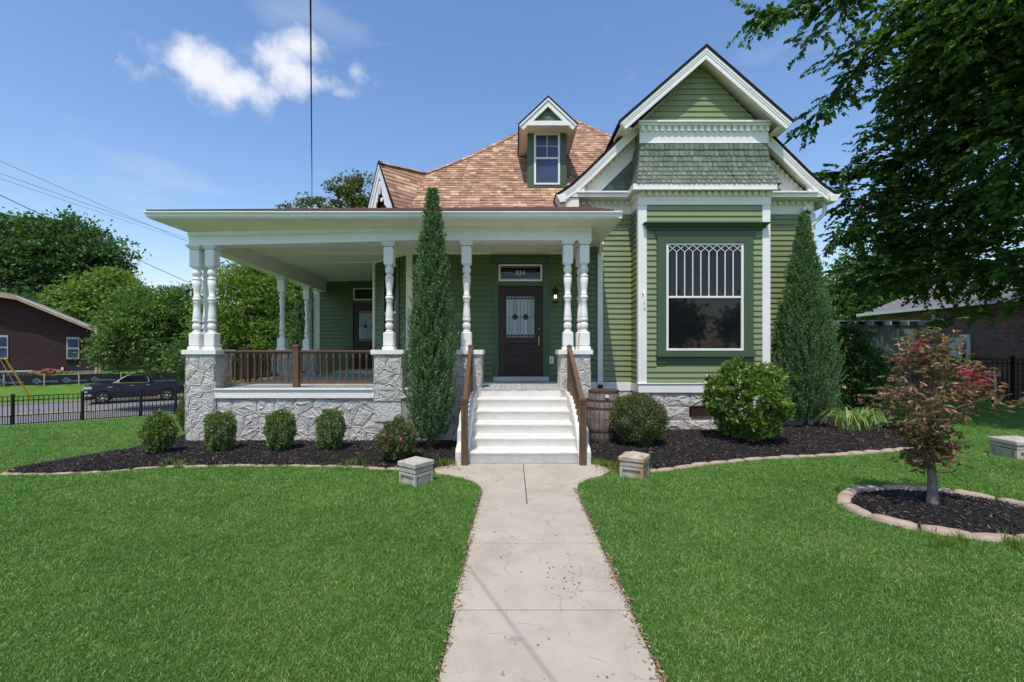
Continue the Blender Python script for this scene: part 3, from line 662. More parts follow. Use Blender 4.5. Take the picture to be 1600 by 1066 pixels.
# ---- doors
def door(dx, wy, z0=FL, number=True, light=True):
    d = trim('front_door', [(-0.295 + dx, 0.694 + dx, wy + 0.0, wy + 0.02, z0 + 0.13, 3.21)], M_DOOR, 0)
    X0, X1 = -0.295 + dx, 0.694 + dx
    b = MB(); y0, y1 = wy - 0.022, wy + 0.0    # stiles and rails
    gx0, gx1, gz0, gz1 = -0.16 + dx, 0.545 + dx, 2.02, 3.00
    b.box(X0, gx0, y0, y1, z0 + .13, 3.21); b.box(gx1, X1, y0, y1, z0 + .13, 3.21); b.box(gx0, gx1, y0, y1, gz1, 3.21); b.box(gx0, gx1, y0, y1, 1.90, gz0)
    b.box(gx0, gx1, y0, y1, 1.63, 1.74); b.box(gx0, gx1, y0, y1, z0 + .13, 1.30)
    b.box(0.16 + dx, 0.24 + dx, y0, y1, 1.74, 1.90)
    part(b, 'door_stile', M_DOOR, 0.006, d)
    for q in ((gx0 + .04, 0.13 + dx, 1.77, 1.87), (0.27 + dx, gx1 - .04, 1.77, 1.87), (gx0 + .04, gx1 - .04, 1.35, 1.58)):
        part(MB().box(q[0], q[1], wy - 0.016, wy, q[2], q[3]), 'door_panel', M_DOOR, 0.008, d)
    # leaded glass
    n = 8; gx0 += .025; gx1 -= .025; gz0 += .02; gz1 -= .02; w = (gx1 - gx0) / n; cz = (gz0 + gz1) / 2
    me = MB().box(0.003, w - 0.003, -0.006, -0.001, 0, (gz1 - gz0) / 2 - 0.004).mesh('glass_strip'); me.materials.append(M_OPAL)
    for k in range(n):
        for zz in (gz0, cz + 0.004): inst('glass_strip', me, d, T(gx0 + k * w, wy, zz))
    q = MB()
    def dia(cx, c_z, r, y): (q.add)([(cx - r, y, c_z), (cx, y, c_z - r), (cx + r, y, c_z), (cx, y, c_z + r), (cx - r, y + .004, c_z), (cx, y + .004, c_z - r), (cx + r, y + .004, c_z), (cx, y + .004, c_z + r)], [(0, 1, 2, 3), (0, 4, 5, 1), (1, 5, 6, 2), (2, 6, 7, 3), (3, 7, 4, 0)])
    for k in range(n):
        dia(gx0 + (k + .5) * w, gz1 - 0.04, 0.036, wy - 0.011); dia(gx0 + (k + .5) * w, gz0 + 0.04, 0.036, wy - 0.011)
    tag(part(q, 'small_glass_diamonds', M_LEAD, parent=d), kind='stuff')
    for cx in (gx0 + w * 2.5, gx0 + w * 5.5): q = MB(); dia(cx, cz, 0.078, wy - 0.013); part(q, 'glass_diamond', M_LEAD, parent=d)
    for k in range(n + 1): part(MB().box(gx0 + k * w - .004, gx0 + k * w + .004, wy - .010, wy - .006, gz0, gz1), 'lead_came', M_LEAD, parent=d)
    part(MB().box(gx0, gx1, wy - .0105, wy - .006, cz - .004, cz + .004), 'lead_came', M_LEAD, parent=d)
    if light:
        q = MB(); q.lathe([(0, .022), (.02, .024), (.03, .012)], seg=10, M=T(0.62 + dx, wy - 0.022, 2.24) @ Matrix.Rotation(R(90), 4, 'X')); part(q, 'deadbolt', M_BRASS, parent=d)
        q = MB(); q.box(.605 + dx, .635 + dx, wy - .03, wy - .022, 1.86, 2.06); q.tube([(.62 + dx, wy - .03, 2.03), (.62 + dx, wy - .075, 2.0), (.62 + dx, wy - .075, 1.92), (.62 + dx, wy - .03, 1.88)], 0.010, 6); part(q, 'door_handle', M_BRASS, parent=d)
    c = trim('door_casing', [(-0.443 + dx, -0.31 + dx, wy - 0.045, wy + 0.02, z0, 3.74), (0.71 + dx, 0.857 + dx, wy - 0.045, wy + 0.02, z0, 3.74), (-0.443 + dx, 0.857 + dx, wy - 0.045, wy + 0.02, 3.74, 3.90), (-0.48 + dx, 0.895 + dx, wy - 0.085, wy + 0.02, 3.90, 3.94), (-0.31 + dx, 0.71 + dx, wy - 0.035, wy + 0.02, 3.225, 3.335)], M_DKGREEN)
    tr = trim('transom_window', [(-0.31 + dx, 0.70 + dx, wy - 0.03, wy + .02, 3.335, 3.375), (-0.31 + dx, 0.70 + dx, wy - 0.03, wy + .02, 3.685, 3.72), (-0.31 + dx, -0.265 + dx, wy - .03, wy + .02, 3.375, 3.685), (0.655 + dx, 0.70 + dx, wy - .03, wy + .02, 3.375, 3.685)], M_CREAM)
    trim('transom_pane', [(-0.265 + dx, 0.655 + dx, wy - 0.002, wy + 0.004, 3.375, 3.685)], M_GLASS, 0, parent=tr)
    if number:
        inst('house_number', text_mesh('house_number', '834', 0.15, M_PRINTW), tr, T(0.195 + dx, wy - 0.006, 3.475) @ Matrix.Rotation(R(90), 4, 'X'))
        q = MB(); q.box(-0.262 + dx, 0.652 + dx, wy - .006, wy - .002, 3.40, 3.404); q.box(-0.262 + dx, 0.652 + dx, wy - .006, wy - .002, 3.655, 3.659); q.box(-0.262 + dx, -0.02 + dx, wy - .006, wy - .002, 3.54, 3.544); part(q, 'lead_line', M_PRINTW, parent=tr)
    trim('door_threshold', [(-0.43 + dx, 0.84 + dx, wy - 0.16, wy + .0, z0 + 0.005, z0 + 0.11)], M_GREYFLOOR)
M_PRINTW = paint('etched_print', (0.60, 0.60, 0.57), 0.5, 0.1)
M_LEAD = paint('dark_leaded_glass', (0.012, 0.010, 0.022), 0.35, 0.1)
door(0, WY)
door(-4.74, WINGY, number=False, light=False)
# chamfer window
CM = Matrix(((cux, -0.7071, 0, CH1[0]), (cuy, -0.7071, 0, CH1[1]), (0, 0, 1, 0), (0, 0, 0, 1)))   # local x along the wall, local y outwards
def cbox(name, boxes, m, parent=None, bevel=0.003):
    b = MB()
    for q in boxes: b.box(*q, M=CM)
    return part(b, name, m, bevel, parent)
cbox('corner_board', [(-0.03, 0.07, -.02, 0.045, FL, 3.985)], M_CREAM); cbox('corner_board', [(cl_ - .09, cl_ + .02, -.02, 0.045, FL, 3.984)], M_CREAM)
cw = cbox('corner_window', [(0.42, 0.55, 0, 0.045, 1.45, 3.93), (1.11, 1.24, 0, 0.045, 1.45, 3.93), (0.55, 1.11, 0, 0.045, 3.80, 3.93), (0.55, 1.11, 0, 0.06, 1.45, 1.60)], M_DKGREEN)
cbox('window_sash', [(0.55, 1.11, 0.0, 0.03, 3.74, 3.80), (0.55, 1.11, 0.0, 0.03, 2.62, 2.68), (0.55, 1.11, 0.0, 0.03, 1.60, 1.66)], M_WHITE, cw)
cbox('window_pane', [(0.55, 1.11, -0.01, 0.004, 1.66, 3.74)], M_GLASS, cw, 0)
# wall lantern and outlet
ln = trim('wall_lantern', [(0.945, 1.035, WY - 0.05, WY, 2.98, 3.12)], M_BLACK)
lx, ly = 0.99, WY - 0.12
q = MB(); q.lathe([(3.20, .012), (3.16, .03), (3.13, .075), (3.11, .085), (3.10, .06)], lx, ly, 8); q.lathe([(2.82, .03), (2.84, .06), (2.86, .062), (2.87, .05)], lx, ly, 8); q.bar((lx, ly, 3.05), (lx, WY, 3.05), .02)
for k in range(4):
    a = k * math.pi / 2 + .78; q.bar((lx + .05 * math.cos(a), ly + .05 * math.sin(a), 2.86), (lx + .062 * math.cos(a), ly + .062 * math.sin(a), 3.11), .007)
part(q, 'lantern_cage', M_BLACK, parent=ln)
q = MB(); 
for dx_ in (-.018, .018): q.lathe([(2.93, .007), (2.95, .012), (2.98, .011), (3.01, .003)], lx + dx_, ly, 8)
part(q, 'lantern_bulb', M_FLAME, parent=ln)
trim('outlet_cover', [(0.865, 0.955, WY - 0.045, WY - 0.015, 1.44, 1.60)], M_WHITE, 0.006)
part(MB().box(0.895, 0.925, WY - .05, WY - .044, 1.48, 1.56), 'outlet_slot', M_CONC)

# ---- porch floor, skirt, eaves, beams, ceiling
pf = trim('porch_floor', [(-6.1, 1.48, 8.75, WY, 0.86, FL - 0.035), (-6.1, -3.52, WY, WINGY, 0.86, FL - 0.035)], M_CONC, 0)
xx = -6.12; k = 0
while xx < 1.47:
    y1 = WY if xx > -2.36 else (11.66 - (xx + 3.52) if xx > -3.52 else WINGY)
    y1 = y1 - 0.002
    part(MB().box(xx + .0025, xx + .0975, 8.57 + random.uniform(-.006, .006) if not (-6.14 < xx < -5.5) else 8.9, y1, FL - 0.032 + random.uniform(-.001, .001), FL), 'floor_board', M_WHITE if False else M_GREYFLOOR, 0, pf)
    xx += 0.1; k += 1
trim('floor_nosing', [(-5.60, -2.62, 8.545, 8.569, FL - 0.035, FL - 0.002), (-2.09, -1.13, 8.545, 8.569, FL - .035, FL - .002)], M_WHITE)
trim('porch_skirt', [(-5.61, -2.605, 8.572, 8.66, 0.84, FL - 0.037)], M_WHITE, 0.004); trim('porch_skirt', [(-2.095, -1.125, 8.572, 8.66, 0.84, FL - 0.037)], M_WHITE, 0.004)
trim('porch_step', [(-5.3, -3.6, 13.6, WINGY - 0.01, FL + 0.002, FL + 0.10)], M_GREYFLOOR)
EX0, EX1, EY = -6.64, 1.99, 8.22
ZT = 4.26
def sag(x): # the old beam sags towards the left corner
    return -0.10 * max(0.0, min(1.0, (-2.0 - x) / 4.0)) ** 0.8
# gutter along front and left
b = MB()
prof = [(0, 4.135), (-0.03, 4.14), (-0.055, 4.175), (-0.06, 4.205), (-0.085, 4.235), (-0.085, 4.262), (-0.072, 4.262), (-0.072, 4.24), (0.02, 4.235), (0.02, 4.135)]
Y0g = EY + 0.07
n = len(prof)
def gp(t, p):  # profile swept round: t=0 right end, 1 left-front corner, 2 left-back, with mitres
    o, z = p
    return {0: (EX1, Y0g + o, z), 1: (EX0 + 0.07 + o, Y0g + o, z), 2: (EX0 + 0.07 + o, WINGY + 0.3, z)}[t]
vs = [gp(t, p) for t in (0, 1, 2) for p in prof]
fs = [(t * n + i, t * n + (i + 1) % n, (t + 1) * n + (i + 1) % n, (t + 1) * n + i) for t in (0, 1) for i in range(n)] + [tuple(range(n)), tuple(range(2 * n, 3 * n))[::-1]]
b.add(vs, fs); part(b, 'porch_gutter', M_WHITE)
# soffit (front): from gutter back to frieze, following the sag
b = MB(); xs = [EX0 + .1, -6.2, -5.6, -5, -4.4, -3.8, -3.2, -2.6, -2, -1, 0, 1.52, 1.9]
FYY = 8.70
for i in range(len(xs) - 1):
    a, c = xs[i], xs[i + 1]
    za = 4.09 + sag(a); zc = 4.09 + sag(c)
    b.add([(a, 8.27, 4.14), (c, 8.27, 4.14), (max(c, -6.18), FYY, zc), (max(a, -6.18), FYY, za)], [(0, 3, 2, 1)])
    b.add([(a, 8.27, 4.16), (c, 8.27, 4.16), (max(c, -6.18), FYY, zc + .02), (max(a, -6.18), FYY, za + .02)], [(0, 1, 2, 3)])
b.add([(EX0 + .1, 8.27, 4.14), (EX0 + .1, WINGY, 4.14), (-6.18, WINGY, 4.0), (-6.18, FYY, 4.09 + sag(-6.2))], [(0, 1, 2, 3)])
b.add([(1.93, 8.27, 4.14), (1.93, WY, 4.14), (1.5, WY, 4.09), (1.5, FYY, 4.09)], [(3, 2, 1, 0)])
part(b, 'porch_soffit', M_CREAM)
part(MB().box(1.93, 2.0, 8.24, WY, 4.135, 4.255), 'porch_end_board', M_CREAM, 0.004)
# frieze beam
b = MB()
xs = [-6.18, -5.6, -5, -4.4, -3.8, -3.2, -2.6, -2, -1, 0, 1.52]
def beamrow(o0, o1, z0, z1, s0=1.0):
    for i in range(len(xs) - 1):
        a, c = xs[i], xs[i + 1]
        p = [(a, o0, z0 + sag(a) * s0), (c, o0, z0 + sag(c) * s0), (c, o1, z0 + sag(c) * s0), (a, o1, z0 + sag(a) * s0), (a, o0, z1 + sag(a)), (c, o0, z1 + sag(c)), (c, o1, z1 + sag(c)), (a, o1, z1 + sag(a))]
        fs = [(0, 3, 2, 1), (4, 5, 6, 7), (0, 1, 5, 4), (2, 3, 7, 6)]
        if i == 0: fs.append((3, 0, 4, 7))
        if i == len(xs) - 2: fs.append((1, 2, 6, 5))
        b.add(p, fs)
beamrow(8.70, 8.98, 3.845, 4.11)
beamrow(8.665, 8.70, 4.03, 4.10); beamrow(8.685, 8.70, 4.005, 4.03); beamrow(8.685, 8.70, 3.845, 3.875)
part(b, 'porch_beam', M_WHITE)
b = MB()
b.add([(-6.18, 8.98, 3.745), (-5.90, 8.98, 3.745), (-5.90, WINGY, 3.585), (-6.18, WINGY, 3.585), (-6.18, 8.98, 4.1), (-5.90, 8.98, 4.1), (-5.90, WINGY, 4.1), (-6.18, WINGY, 4.1)], [(0,3,2,1),(4,5,6,7),(0,1,5,4),(1,2,6,5),(2,3,7,6),(3,0,4,7)])
b.box(-5.90, -5.86, 8.98, WINGY, 3.93, 4.0)
part(b, 'porch_beam', M_CREAM)
trim('porch_beam', [(1.24, 1.515, 8.98, WY, 3.845, 4.11)], M_CREAM)
trim('porch_ceiling', [(-5.9, 1.24, 8.98, WY, 3.995, 4.02), (-5.9, -2.36, WY, WINGY, 3.995, 4.02)], M_CREAM, 0)
trim('ceiling_batten', [(-5.86, -3.52, 11.62, 11.66, 3.975, 3.995), (-5.86, 1.24, WY - 0.04, WY - 0.0, 3.95, 3.994), (-5.86, 1.24, 8.98, 9.01, 3.95, 3.994), (-5.9, -3.5, WINGY - .03, WINGY, 3.94, 3.994)], M_CREAM, 0)
cbox('ceiling_batten', [(0, 1.63, 0, 0.04, 3.95, 3.994)], M_CREAM)
# porch roof
def pr(y): return 4.262 + 0.345 * (y - 8.24)
b = MB(); th_ = 0.018
HX = -1.9
A = [(EX0 + .04, 8.20), (1.84, 8.20), (1.84, 10.7), (HX, 10.56)]
b.add([(A[0][0], A[0][1], 4.262), (A[1][0], A[1][1], 4.262), (A[2][0], A[2][1], pr(10.7)), (A[3][0], A[3][1], 4.95),
       (A[0][0], A[0][1], 4.262 + th_), (A[1][0], A[1][1], 4.262 + th_), (A[2][0], A[2][1], pr(10.7) + th_), (A[3][0], A[3][1], 4.95 + th_)],
      [(0, 3, 2, 1), (4, 5, 6, 7), (0, 1, 5, 4), (1, 2, 6, 5)])
b.add([(EX0 + .04, 8.2, 4.262 + th_), (HX, 10.56, 4.95 + th_), (HX, WINGY + 0.4, 4.95 + th_), (EX0 + .04, WINGY + .4, 4.262 + th_)], [(0, 1, 2, 3)])
b.add([(HX, 10.56, pr(10.56) + th_), (1.84, 10.7, pr(10.56) + th_), (1.84, 12, pr(10.56) + th_), (HX, 18, pr(10.56) + th_)], [(0, 1, 2, 3)])
part(b, 'porch_roof', M_PORCHROOF)

# ---- main roof with shingles
def clip_poly(P, Q):
    """clip convex/any polygon P by convex polygon Q (ccw)"""
    out = P
    for i in range(len(Q)):
        a, c = Q[i], Q[(i + 1) % len(Q)]; inp = out; out = []
        if not inp: return []
        side = lambda p: (c[0] - a[0]) * (p[1] - a[1]) - (c[1] - a[1]) * (p[0] - a[0])
        for j in range(len(inp)):
            p, q = inp[j], inp[(j + 1) % len(inp)]; sp_, sq = side(p), side(q)
            if sp_ >= 0: out.append(p)
            if (sp_ >= 0) != (sq >= 0):
                t = sp_ / (sp_ - sq); out.append((p[0] + (q[0] - p[0]) * t, p[1] + (q[1] - p[1]) * t))
    return out
def area(P): return 0.5 * sum(P[i][0] * P[(i + 1) % len(P)][1] - P[(i + 1) % len(P)][0] * P[i][1] for i in range(len(P)))
TABS = []
def shingles(O, U, V, polys, e=0.132, wmin=0.16, wmax=0.42):
    """tabs on plane O + u U + v V"""
    O, U, V = Vector(O), Vector(U).normalized(), Vector(V).normalized(); N = U.cross(V).normalized()
    if N.z < 0: N = -N
    allv = [p for P in polys for p in P]; u0, u1 = min(p[0] for p in allv), max(p[0] for p in allv); v0, v1 = min(p[1] for p in allv), max(p[1] for p in allv)
    v = v0; r = 0
    while v < v1:
        u = u0 - random.uniform(0, 0.3)
        while u < u1:
            w = random.uniform(wmin, wmax)
            for Q in polys:
                Q = Q if area(Q) > 0 else Q[::-1]
                c = clip_poly([(u + .002, v), (u + w - .002, v), (u + w - .002, v + e), (u + .002, v + e)], Q)
                if len(c) >= 3 and abs(area(c)) > 0.0008:
                    k = random.choice((0.010, 0.010, 0.018))
                    top = [O + U * p[0] + V * p[1] + N * (0.004 + k * (1 - (p[1] - v) / e)) for p in c]
                    bot = [O + U * p[0] + V * p[1] for p in c]
                    TABS.append((top, bot))
            u += w
        v += e; r += 1
P3 = {'A': (1.65, 15.07, 9.57), 'H1': (0, 13.75, 8.25), 'H2': (-1.24, 12.6, 7.1), 'H3': (-2.25, 11.88, 6.38), 'VB': (-2.36, 10.55, 5.05)}
O = (0, 10.5, 5.0); U = (1, 0, 0); V = (0, 1, 1); s2 = math.sqrt(2)
uv = lambda X, Z: (X, (Z - 5.0) * s2)
polyA = [uv(-2.36, 5.0), uv(-1.24, 5.0), uv(-1.24, 7.1), uv(-2.25, 6.38)]
polyB = [uv(-1.24, 5.0), uv(4.6, 5.0), uv(4.6, 6.6), uv(1.65, 9.57), uv(0, 8.25), uv(-1.24, 7.1)]
DORM = (0.36, 1.37)
shingles(O, U, V, [polyA, polyB], wmin=0.10, wmax=0.22)
# cross gable over the chamfered corner
G1 = Vector((-3.17, 10.84, 6.23)); GR = Vector((-2.66, 10.33, 5.0)); H3 = Vector(P3['H3']); VBv = Vector((-2.36, 10.5, 5.0))
gu = (H3 - G1).normalized(); gn = (H3 - G1).cross(GR - G1).normalized()
if gn.z < 0: gn = -gn
uh = Vector((gn.y, -gn.x, 0)).normalized();
if uh.x < 0: uh = -uh
gv = gn.cross(uh); gv = gv if gv.z > 0 else -gv
pj = lambda p: ((Vector(p) - GR).dot(uh), (Vector(p) - GR).dot(gv))
polyG = [pj(GR), pj(VBv), pj(H3), pj(G1)]
shingles(GR, uh, gv, [polyG])
# order the tabs by size in view, the largest 290 single, the rest joined
def vis(t):
    q = [Vector(p) for p in t[0]]; c = sum(q, Vector()) / len(q); y = c.y
    pp = [((p.x) / p.y, (p.z - CAMZ) / p.y) for p in q]; hid = c.z < 0.345 * (c.y - 8.2) + 4.3 or c.x > 3.2 or (0.3 < c.x < 1.4 and c.z > 5.9 and c.z < 8.2)
    return 0 if hid else abs(area(pp))
TABS.sort(key=vis, reverse=True)
def tabmesh(b, t):
    top, bot = t; n = len(top); b.add(list(top) + list(bot), [tuple(range(n))] + [(i, n + i, n + (i + 1) % n, (i + 1) % n) for i in range(n)])
for t in TABS[:290]:
    b = MB(); tabmesh(b, t); part(b, 'roof_shingle', M_ROOF, parent=roof)
b = MB()
for t in TABS[290:]: tabmesh(b, t)
tag(part(b, 'roof_shingles', M_ROOF, parent=roof), kind='stuff')
b = MB()   # deck and hidden slopes
b.add([(-2.36, 10.5, 4.99), (4.6, 10.5, 4.99), (4.6, 12.1, 6.59), P3['A'], P3['H1'], P3['H2'], P3['H3']], [(0, 1, 5, 6), (1, 2, 3, 4, 5)])
b.add([P3['A'], P3['H1'], P3['H2'], P3['H3'], (-6.4, 14.5, 4.6), (-6.4, 19, 4.6), (1.65, 17, 9.57)], [(0, 6, 5, 4, 3, 2, 1)])
b.add([P3['A'], (4.6, 12.1, 6.59), (7.3, 12.5, 5.0), (7.3, 19, 5.0), (1.65, 17, 9.57)], [(0, 1, 2, 3, 4)])
GL = Vector((-3.17 - 0.53, 10.84 + 0.53, 5.0))
b.add([G1 - Vector((0, 0, .04)), H3 - Vector((0, 0, .04)), GL, (-3.0, 12.6, 5.0)], [(0, 2, 3, 1)])
b.add([(-6.4, 14.3, 4.55), H3, (-3.0, 12.6, 5.0)], [(0, 1, 2)])
part(b, 'roof_deck', M_ROOFDARK, parent=roof)
# ridge and hip caps
def caps(p, q, w=0.13, step=0.15):
    p, q = Vector(p), Vector(q); L = (q - p).length; d = (q - p) / L; k = 0
    while k * step < L - 0.02:
        a = p + d * (k * step); c = a + d * (step + .02); s_ = Vector((d.y, -d.x, 0)).normalized() * w
        lift = Vector((0, 0, 0.018)); dn = Vector((0, 0, -0.06))
        b.add([a - s_ + dn + lift * .4, a + lift, a + s_ + dn + lift * .4, c - s_ + dn, c + lift * .5, c + s_ + dn], [(0, 1, 4, 3), (1, 2, 5, 4)])
        k += 1
b = MB(); caps(P3['H3'], P3['H2']); caps(P3['H2'], P3['H1']); caps(P3['H1'], P3['A']); caps((4.4, 12.3, 6.79), P3['A']); caps(G1, P3['H3'], 0.10)
part(b, 'ridge_caps', M_ROOF, parent=roof); tag(bpy.data.objects['ridge_caps'], kind='stuff')

# cross gable face
GM = Matrix(((0.7071, 0.7071, 0, G1.x), (-0.7071, 0.7071, 0, G1.y), (0, 0, 1, 0), (0, 0, 0, 1)))  # local x along the face (to the right/front), local y into the house
gp_ = [(-0.86, 4.62), (0, 6.20), (0.80, 4.72)]
def gband(b, d0, d1, y0, y1):
    a, c = strip_poly(gp_, d0, d1)
    for i in range(2): b.prism([a[i], a[i + 1], c[i + 1], c[i]], 'y', y0, y1, M=GM)
b = MB(); gband(b, -0.03, 0.0, -0.02, 0.10); part(b, 'corner_gable_edge', M_ROOFDARK)
b = MB(); gband(b, 0.0, 0.05, -0.01, 0.05); gband(b, 0.05, 0.15, 0.01, 0.05); part(b, 'corner_gable_rake', M_WHITE)
b = MB(); b.prism([(-0.8, 4.6), (0.8, 4.6), (0, 6.1)], 'y', 0.25, 0.3, M=GM); cgw = part(b, 'corner_gable_wall', M_SHADEGREEN)
for k in range(9):
    z = 4.9 + k * 0.12; hw = (6.05 - z) * 0.5
    b = MB(); b.prism([(-hw, z), (hw, z), (hw - .05, z + .118), (-hw + .05, z + .118)], 'y', 0.232 + 0.0005 * k, 0.25, M=GM); part(b, 'gable_board', M_WSH, parent=cgw)
b = MB()   # sawn ornament under the rakes
for sx in (-1, 1):
    pts = [(0, 5.78), (0.06, 5.60), (0.10, 5.42), (0.17, 5.34), (0.20, 5.18), (0.30, 5.10), (0.33, 4.95), (0.42, 4.88)]
    for i in range(len(pts) - 1):
        (xa, za), (xb, zb) = pts[i], pts[i + 1]; ea, eb = (6.06 - za) * .5 , (6.06 - zb) * .5
        b.prism([(sx * xa, za), (sx * xb, zb), (sx * eb, zb), (sx * ea, za)][::sx], 'y', 0.03, 0.06, M=GM)
    b.lathe([(0, .05), (.03, .05)], seg=12, M=GM @ T(sx * 0.13, 0.02, 5.30) @ Matrix.Rotation(R(90), 4, 'X'))
b.lathe([(5.45, .012), (5.5, .03), (5.56, .02), (5.62, .04), (5.75, .03)], seg=8, M=GM @ T(0, 0.03, 0))
part(b, 'gable_ornament', M_WHITE)

# dormer
DYf = 11.28
dm = trim('dormer', [(0.38, 0.545, DYf, DYf + 0.05, 5.80, 7.16), (1.19, 1.355, DYf, DYf + 0.05, 5.80, 7.16), (0.545, 1.19, DYf, DYf + .05, 5.80, 5.86), (0.545, 1.19, DYf, DYf + .05, 7.06, 7.16)], M_DKGREEN)
part(MB().box(0.40, 1.34, DYf + 0.06, 12.7, 5.7, 7.14), 'dormer_wall', M_DKGREEN, parent=dm)
trim('dormer_sill', [(0.37, 1.37, DYf - 0.05, DYf + .02, 5.765, 5.80)], M_DKGREEN, parent=dm)
trim('dormer_sash', [(0.545, 0.595, DYf - 0.02, DYf + .03, 5.84, 7.12), (1.14, 1.19, DYf - 0.02, DYf + .03, 5.84, 7.12), (0.595, 1.14, DYf - 0.02, DYf + .03, 7.07, 7.12), (0.595, 1.14, DYf - 0.02, DYf + .03, 5.84, 5.89), (0.595, 1.14, DYf - 0.02, DYf + .03, 6.475, 6.525), (0.858, 0.88, DYf - 0.012, DYf + .03, 6.525, 7.07), (0.595, 1.14, DYf - 0.012, DYf + .029, 6.79, 6.81)], parent=dm)
trim('dormer_pane', [(0.595, 1.14, DYf + 0.012, DYf + .02, 5.89, 6.475)], M_GLASSBLUE, 0, parent=dm)
trim('dormer_pane', [(0.595, 0.858, DYf + 0.012, DYf + .02, 6.525, 7.07), (0.88, 1.14, DYf + .012, DYf + .02, 6.525, 7.07)], M_GLASSBLUE, 0, parent=dm)
dp = [(0.165, 7.14), (0.866, 7.80), (1.567, 7.14)]
b = MB(); band_prism(b, dp, -0.025, 0.0, 10.87, 13.2); part(b, 'dormer_roof', M_ROOFDARK, parent=dm)
b = MB(); band_prism(b, dp, 0.0, 0.05, 10.88, 10.96); band_prism(b, dp, 0.05, 0.155, 10.905, 10.96); b.prism([(0.30, 7.13), (0.42, 7.24), (1.31, 7.24), (1.43, 7.13)], 'y', 10.90, 10.98); part(b, 'dormer_rake', M_WHITE, 0.003, dm)
b = MB(); b.box(0.20, 0.40, 10.96, 12.6, 7.10, 7.12); b.box(1.34, 1.54, 10.96, 12.6, 7.10, 7.12); b.box(0.40, 1.34, 10.96, DYf, 7.12, 7.14); b.box(.185, .20, 10.92, 12.6, 7.08, 7.15); b.box(1.54, 1.555, 10.92, 12.6, 7.08, 7.15); part(b, 'dormer_soffit', M_CREAM, parent=dm)
part(MB().prism([(0.40, 7.2), (1.33, 7.2), (0.866, 7.64)], 'y', 11.0, 11.1), 'dormer_gable', M_DKGREEN, parent=dm)
infill([(0.40, 7.24), (1.33, 7.24), (0.866, 7.66)], 11.0, 'dormer_gable_shingles', dm, 0.09, 0.10)

# ---- stone piers
def voronoi_cells(w, h, nx, nz, jit=0.75):
    seeds = []
    for i in range(-1, nx + 1):
        for j in range(-1, nz + 1):
            off = 0.5 if j % 2 else 0
            seeds.append(((i + 0.5 + off * 0.7 + random.uniform(-jit, jit) * .5) * w / nx, (j + 0.5 + random.uniform(-jit, jit) * .5) * h / nz))
    cells = []
    for a in seeds:
        P = [(0, 0), (w, 0), (w, h), (0, h)]
        for c in seeds:
            if c is a or not P: continue
            mx, mz = (a[0] + c[0]) / 2, (a[1] + c[1]) / 2; dx, dz = c[0] - a[0], c[1] - a[1]
            if dx * dx + dz * dz > (3.2 * max(w / nx, h / nz)) ** 2: continue
            out = []
            for k in range(len(P)):
                p, q = P[k], P[(k + 1) % len(P)]
                fp = (p[0] - mx) * dx + (p[1] - mz) * dz; fq = (q[0] - mx) * dx + (q[1] - mz) * dz
                if fp <= 0: out.append(p)
                if (fp <= 0) != (fq <= 0): t = fp / (fp - fq); out.append((p[0] + (q[0] - p[0]) * t, p[1] + (q[1] - p[1]) * t))
            P = out
        if len(P) >= 3 and abs(area(P)) > 0.0015: cells.append(P)
    return cells
def ashlar_cells(w, h, courses):
    cells = []; z = 0
    for ch in courses:
        x = -random.uniform(0, 0.25)
        while x < w:
            L = random.uniform(0.28, 0.62); a, c = max(0, x), min(w, x + L)
            if c - a > 0.05: cells.append([(a, z), (c, z), (c, z + ch), (a, z + ch)])
            x += L
        z += ch
    return cells
